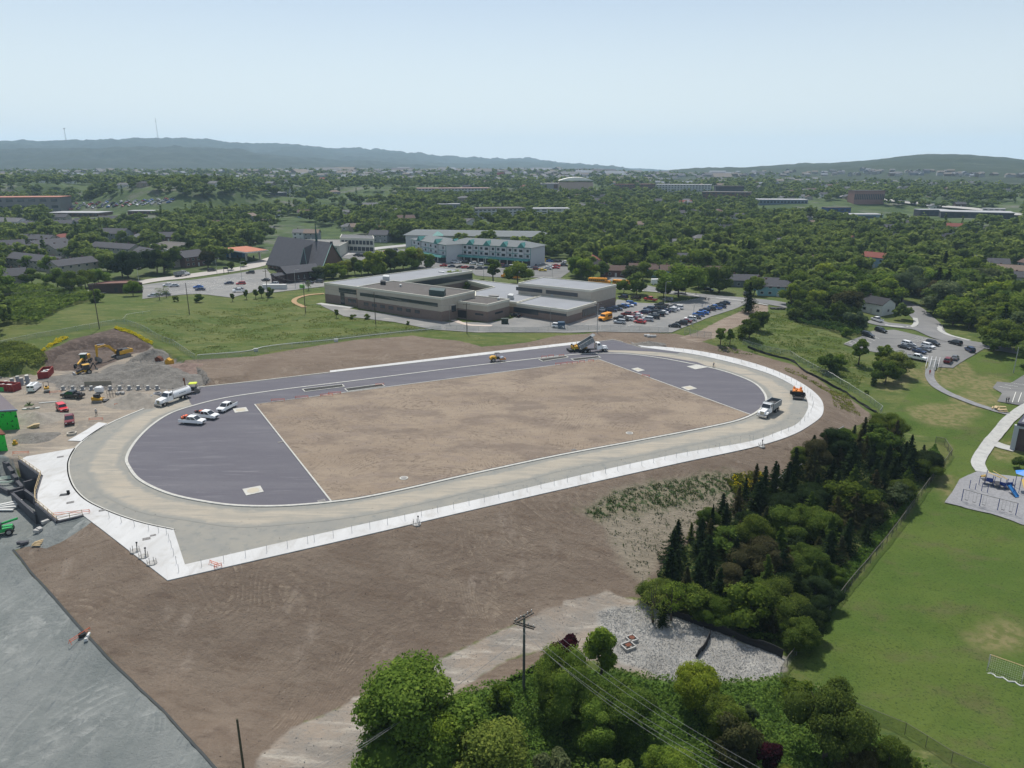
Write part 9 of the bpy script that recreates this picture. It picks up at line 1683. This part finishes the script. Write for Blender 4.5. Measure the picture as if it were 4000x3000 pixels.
# retaining walls, blocks and railings at the left
def retain():
 top=[pz(*q,.1)for q in cK([(180,590),(383,735),(330,900),(330,985),(530,1155),(765,1100)])];t_=empty('retaining_wall',top[0]);tag(t_,'dark block retaining wall below the white plaza','retaining wall');o=top[0];cols=mat('seg_block',(.085,.085,.095),.9,.3,2)
 for a,b in zip(top[:-1],top[1:]):
  last=b is top[-1];d=(b-a);L=math.hypot(d.x,d.y);m=MB();c=(a+b)/2-o;m.box((c.x,c.y,-2.35),(L+.3,.55,4.9),math.atan2(d.y,d.x));m.build('wall_section',cols,t_)
 rl=MB()
 for a,b in zip(top[:-1],top[1:]):
  d=b-a;L=math.hypot(d.x,d.y);n=max(1,round(L/2.2))
  for z in(.55,1.05):rl.tube(a-o+Vector((0,0,z)),b-o+Vector((0,0,z)),.05,n=5)
  for i in range(n+1):q=a.lerp(b,i/n)-o;rl.tube(q,q+Vector((0,0,1.1)),.05,n=5)
 rl.build('timber_railing',M['timber'],t_)
 t2=empty('stepped_wall',pz(*cK([(30,575)])[0],0));tag(t2,'stepped dark block wall descending beside the building','retaining wall');o=t2.location;pts=[pz(*q,-z)for q,z in zip(cK([(30,575),(70,610),(110,680),(150,740),(200,820)]),(.2,.6,1.2,1.8,2.4))]
 for a,b in zip(pts[:-1],pts[1:]):d=b-a;c=(a+b)/2-o;h=3.8+min(a.z,b.z);m=MB();m.box((c.x,c.y,-3.9+h/2),(math.hypot(d.x,d.y)+.1,.6,h),math.atan2(d.y,d.x));m.build('wall_section',cols,t2)
 for lb,q,z in(('outer planter wall below the plaza railing',[(110,885),(225,855),(330,930)],-1.7),('inner planter box wall beneath the railing',[(225,785),(320,760),(380,740)],-1.2),('low curb wall around the white hoses',[(0,830),(75,865),(205,830)],-2.6),('long planter wall running down to the corner',[(110,885),(330,1085)],-1.7)):
  P=[pz(*x,z)for x in cK(q)];t3=empty('planter_wall',P[0]);tag(t3,lb,'planter wall','dark planter walls');
  for a,b in zip(P[:-1],P[1:]):d=b-a;c=(a+b)/2-P[0];m=MB();m.box((c.x,c.y,(-3.9-z)/2),(math.hypot(d.x,d.y)+.3,.45,(z+3.9)),math.atan2(d.y,d.x));m.build('wall_section',cols,t3)
 for i,(x,y)in enumerate([(215,1445),(250,1452),(455,1330),(480,1310),(500,1290),(400,1375),(375,1385)]):p=pz(*cK([(x,y)])[0],-3.6);m=MB();m.box((0,0,.25),(1.1,.6,.5),i*.5);ob=m.build('wall_block',cols if i<2 else M['stone']);ob.location=(p.x,p.y,h1(p.x,p.y));tag(ob,f"{['dark block lying left at the wall end','second dark block at the wall end','grey block on the slope edge, fifth up','grey block on the slope edge, fourth up','topmost grey block on the slope edge','grey block on the slope edge, lower pair left','grey block on the slope edge, lower pair right'][i]}",'block','loose wall blocks')
 p=pz(*cK([(70,785)])[0],-3.4);t4=MB();[t4.path([(2.2*math.cos(a+k)*(.8+.1*k),1.4*math.sin(a+k)*(.8+.1*k),.2+.2*k)for a in np.linspace(0,6.28,20)],.10,6)for k in range(3)];ob=t4.build('hose_coil',mat('hose',(.5,.58,.5),.5));ob.location=p;tag(ob,'pale coiled hoses beside the stepped wall','hose')
 p=g(*cK([(40,1060)])[0]);t5=MB();[t5.box((0,k*.7,.3+k*.15),(3.5,.5,.25),.2*k)for k in range(4)];ob=t5.build('panel_stack',M['trim']);ob.location=p;tag(ob,'stack of white panels at the left edge','panels');p=g(*cK([(335,1385)])[0]);t6=MB();[t6.box((0,k*.3,.2+.1*k),(1.4,.25,.12),.3*k)for k in range(4)];ob=t6.build('timber_offcuts',M['timber']);ob.location=p;tag(ob,'timber offcuts near the loose wall blocks','timber')
 P=[pz(*q,-3.6)for q in cK([(225,1455),(330,1410),(440,1345),(520,1280)])];
retain()
# drain edge of the grey pad
P=smooth_line(G(V([(28,1188),(100,1272),(220,1407),(300,1487),(400,1588),(470,1665)])),6);struct(ribbon('pad_edge',P,.28,mat('edge_dark',(.05,.055,.055),.9),drape=.10))
# loose stones
def stones(poly,n,s0,s1,lb,mt,seed):
 q=np.random.RandomState(seed);A=np.array(poly);P=[];lo,hi=A.min(0),A.max(0)
 while sum(map(len,P))<n:c_=q.uniform(lo,hi,(n,2));P.append(c_[sdist(c_,A)<0])
 P=np.concatenate(P)[:n];z=H(P[:,0],P[:,1]);bv=np.array([(1,0,0),(-1,0,0),(0,1,0),(0,-1,0),(0,0,1),(0,0,-.5)],float);bf=np.array([(0,2,4),(2,1,4),(1,3,4),(3,0,4),(2,0,5),(1,2,5),(3,1,5),(0,3,5)])
 S_=q.uniform(s0,s1,(n,1,1))*q.uniform(.5,1.2,(n,1,3));Vv=bv[None]*S_*q.uniform(.8,1.2,(n,6,3));a=q.uniform(0,6.28,n);ca,sa=np.cos(a)[:,None],np.sin(a)[:,None];X=Vv[...,0]*ca-Vv[...,1]*sa+P[:,0:1];Y=Vv[...,0]*sa+Vv[...,1]*ca+P[:,1:2];Z_=Vv[...,2]+z[:,None]
 v_=np.stack([X,Y,Z_],-1).reshape(-1,3);f_=(bf[None]+np.arange(n)[:,None,None]*6).reshape(-1,3);me=bpy.data.meshes.new('stones');me.from_pydata(v_.tolist(),[],f_.tolist());me.materials.append(mt);o=link('loose_stones',me);tag(o,lb,'stones',kind='stuff')
stones(ZW['rock'],9000,.05,.17,'pale broken riprap stones in front of the grove',mat('riprap',(.42,.41,.39),.85,.4,.5),1);stones(ZW['rubble'],2500,.06,.28,'loose grey stones over the rubble yard',mat('rubble_stone',(.27,.26,.24),.9,.4,.5),2);stones(ZW['soil'],5000,.04,.13,'small stones and clods across the bare brown slopes',mat('clods',(.2,.16,.135),.95,.5,.5),3);stones(ZW['yard'],700,.04,.15,'small stones over the dirt yard',mat('yard_stone',(.38,.35,.31),.95,.4,.5),4);stones(ZW['road'],1500,.04,.14,'small stones on the gravel track in front',mat('road_stone',(.36,.34,.31),.95,.4,.5),5)
# --------- people
def person_mesh(pose):
 b={'pel':(0,0,.95,.13),'ch':(0,0,1.32,.145),'nk':(0,0,1.50,.055),'hd':(.01,0,1.66,.095),'tp':(.01,0,1.75,.06)}
 if pose=='walk':lk,rk,lf,rf=(.16,.1,.52),(-.08,-.1,.52),(.26,.1,.07),(-.30,-.1,.09)
 else:lk,rk,lf,rf=(.03,.12,.5),(.02,-.12,.5),(0,.14,.06),(0,-.14,.06)
 if pose=='rake':b={'pel':(0,0,.92,.13),'ch':(.22,0,1.22,.145),'nk':(.32,0,1.36,.055),'hd':(.42,0,1.48,.095),'tp':(.46,0,1.56,.06)};
 c=b['ch'];sx=c[0];sz=c[2]+.10
 el={'walk':((.08,.27,sz-.30),(-.14,-.27,sz-.28)),'stand':((.03,.28,sz-.30),(.03,-.28,sz-.30)),'rake':((sx+.2,.25,sz-.25),(sx+.2,-.25,sz-.25))}[pose];ha={'walk':((.26,.26,sz-.50),(-.12,-.28,sz-.54)),'stand':((.10,.29,sz-.56),(.2,-.2,sz-.45)),'rake':((sx+.45,.1,sz-.42),(sx+.5,-.1,sz-.36))}[pose]
 vs=[b['pel'][:3],b['ch'][:3],b['nk'][:3],b['hd'][:3],b['tp'][:3],(0,.10,.88),lk,lf,(lf[0]+.16,.12,.04),(0,-.10,.88),rk,rf,(rf[0]+.16,-.12,.04),(sx,.19,sz),el[0],ha[0],(sx,-.19,sz),el[1],ha[1]]
 es=[(0,1),(1,2),(2,3),(3,4),(0,5),(5,6),(6,7),(7,8),(0,9),(9,10),(10,11),(11,12),(1,13),(13,14),(14,15),(1,16),(16,17),(17,18)];rd=[.14,.15,.055,.095,.06,.09,.065,.05,.04,.09,.065,.05,.04,.065,.048,.035,.065,.048,.035]
 for k in(15,18): # fingers and thumb, each its own short chain
  h=Vector(vs[k]);
  for j,(dy,L)in enumerate(((-.03,.075),(-.01,.09),(.01,.085),(.03,.065),(.05,.05))):vs.append(tuple(h+Vector((.03 if j<4 else.05,dy,-.04))));es.append((k,len(vs)-1));rd.append(.010);vs.append(tuple(h+Vector((.05,dy*1.1,-.04-L))));es.append((len(vs)-2,len(vs)-1));rd.append(.008)
 me=bpy.data.meshes.new('person');me.from_pydata(vs,es,[]);o=bpy.data.objects.new('tmp',me);COL.objects.link(o);s=o.modifiers.new('s','SKIN');u=o.modifiers.new('u','SUBSURF');u.levels=1
 for i,r_ in enumerate(rd):me.skin_vertices[0].data[i].radius=(r_,r_)
 me.skin_vertices[0].data[0].use_root=True
 bpy.context.view_layer.update();dg=bpy.context.evaluated_depsgraph_get();nm=bpy.data.meshes.new_from_object(o.evaluated_get(dg));bpy.data.objects.remove(o);nm.materials.clear()
 return nm,b
PM={k:person_mesh(k)for k in('walk','stand','rake')}
def person(px,hd,pose,top,legs,label,hat=None,vest=False,z=None,tool=False):
 p=g(*px)if z is None else pz(*px,z);q=g(*hd)if z is None else pz(*hd,z);me,b=PM[pose];t_=empty('person',p,math.atan2(q.y-p.y,q.x-p.x));tag(t_,label,'person');m2=me.copy();
 for mt in(M['skin'],mat('top_'+label[:12],top,.85),mat('legs_'+label[:12],legs,.85),M['black']):m2.materials.append(mt)
 hz,cz=b['nk'][2],b['pel'][2];idx=[]
 for f in m2.polygons:z_=f.center.z;d=math.hypot(f.center.x-b['nk'][0],f.center.y);idx.append(0 if z_>hz else 3 if z_<.09 else 2 if z_<cz-.03 and abs(f.center.y)<.22 else 0 if abs(f.center.y)>.21 and z_<cz+.0 else 1)
 m2.polygons.foreach_set('material_index',idx);m2.polygons.foreach_set('use_smooth',[True]*len(idx));link('body',m2,t_)
 h=b['hd'];f=MB();[f.box((h[0]+.085,s*.035,h[2]+.01),(.02,.022,.014))for s in(-1,1)];f.build('eyes',M['black'],t_);f=MB();f.tube((h[0]+.08,0,h[2]-.01),(h[0]+.115,0,h[2]-.02),.012,n=5);f.box((h[0]+.082,0,h[2]-.05),(.02,.045,.012));[f.box((h[0],s*.095,h[2]),(.03,.015,.05))for s in(-1,1)];f.build('face',M['skin'],t_)
 c_=MB();zz=b['tp'][2]
 for k in range(5):r_,z_=[.115,.112,.095,.06,.02][k],zz-.05+[0,.04,.07,.09,.10][k];c_.v+=[(h[0]+.02+r_*math.cos(a),r_*math.sin(a),z_)for a in[i*math.pi/5 for i in range(10)]]
 c_.f=[(k*10+i,k*10+(i+1)%10,(k+1)*10+(i+1)%10,(k+1)*10+i)for k in range(4)for i in range(10)];c_.m=[0]*40;c_.build('hard_hat' if hat else 'hair',mat('hat_'+label[:12],hat or(.03,.02,.015),.5),t_)
 if vest:v_=MB();cx,cz_=(b['pel'][0]+b['ch'][0])/2,(b['pel'][2]+b['ch'][2])/2+.03;sh=(b['ch'][0]-b['pel'][0]);v_.add([(b['pel'][0]+.16*math.cos(a),.20*math.sin(a),b['pel'][2]+.02)for a in[i*math.pi/6 for i in range(12)]]+[(b['ch'][0]+.165*math.cos(a),.215*math.sin(a),b['ch'][2]+.12)for a in[i*math.pi/6 for i in range(12)]],[(i,(i+1)%12,12+(i+1)%12,12+i)for i in range(12)]);v_.build('vest',M['hiviz'],t_)
 if tool:r_=MB();a=Vector((.75,.05,1.0));r_.tube(a,(1.5,0,.05),.02,n=5);r_.box((1.5,0,.05),(.08,.8,.06));ob=r_.build('rake',M['timber']);ob.location=p;ob.rotation_euler=t_.rotation_euler;tag(ob,'long handled rake held by the worker beside the inner kerb','rake')
person(c5([(835,1268)])[0],c5([(820,1300)])[0],'stand',(.4,.38,.36),(.03,.03,.035),'person in grey shirt and black trousers standing in the dirt yard',hat=(.7,.7,.68),z=0.0)
person(cr(2200,1280,[(325,715)],7.373)[0],cr(2200,1280,[(250,720)],7.373)[0],'stand',(.05,.05,.06),(.02,.02,.025),'worker in lime vest standing beside the paver',vest=True,z=.08);person(cr(2200,1280,[(1062,650)],7.373)[0],cr(2200,1280,[(1000,690)],7.373)[0],'stand',(.1,.1,.1),(.03,.03,.03),'worker in lime vest beside the tipping truck cab',hat=(.75,.75,.75),vest=True,z=.08);person(cr(2200,1280,[(235,660)],7.373)[0],cr(2200,1280,[(290,660)],7.373)[0],'stand',(.5,.14,.04),(.03,.03,.03),'worker in orange and lime at the back of the paver',hat=(.7,.65,.05),vest=True,z=.08)
person(cE([(703,455)])[0],cE([(735,432)])[0],'rake',(.2,.2,.21),(.02,.02,.025),'stooping worker with a tool beside the inner kerb',hat=(.7,.6,.1),z=.06,tool=True)
person(c7([(1672,608)])[0],c7([(1640,606)])[0],'walk',(.015,.015,.02),(.015,.015,.02),'person in black walking on the street, left of the pair');person(c7([(1699,612)])[0],c7([(1665,610)])[0],'walk',(.02,.02,.03),(.02,.02,.02),'person in black walking on the street, right of the pair');person(c7([(1500,552)])[0],c7([(1480,550)])[0],'walk',(.02,.02,.025),(.015,.015,.02),'person in dark clothes on the pavement by the small pale tree');person(c7([(1589,562)])[0],c7([(1565,560)])[0],'walk',(.1,.1,.12),(.02,.02,.03),'person on the pavement near the shaded street tree');person(c7([(1642,668)])[0],c7([(1625,690)])[0],'walk',(.6,.6,.6),(.3,.35,.42),'person in white crossing the school car park entrance')
person(c7([(985,622)])[0],c7([(1010,625)])[0],'stand',(.03,.03,.03),(.02,.02,.02),'person in black beside the cars at the gym end');person(c7([(1008,618)])[0],c7([(985,620)])[0],'stand',(.5,.5,.5),(.03,.03,.05),'person in white shirt beside the one in black');person(c8([(1395,1026)])[0],c8([(1400,990)])[0],'walk',(.5,.03,.02),(.45,.06,.03),'person in red walking up the path to the steps');person(c8([(2055,1270)])[0],c8([(2080,1272)])[0],'stand',(.02,.02,.02),(.02,.02,.02),'dark clothed person on the play court, left of two');person(c8([(2074,1268)])[0],c8([(2050,1270)])[0],'walk',(.03,.03,.03),(.02,.02,.02),'dark clothed person on the play court, right of two')
# --------- the air
hz=MB();hz.box((0,4300,170),(18000,11600,520));ho=fixn(hz.build('haze',mat('haze_air',(1,1,1))));ho['kind']='stuff';hm=ho.data.materials[0];t=hm.node_tree;t.nodes.remove(t.nodes['Principled BSDF']);pv=t.nodes.new('ShaderNodeVolumePrincipled');pv.inputs['Color'].default_value=(.58,.79,1,1);pv.inputs['Density'].default_value=0.000095;pv.inputs['Anisotropy'].default_value=.25
t.links.new(pv.outputs[0],t.nodes['Material Output'].inputs['Volume']);tag(ho,'pale blue summer haze filling the air over the town','haze')
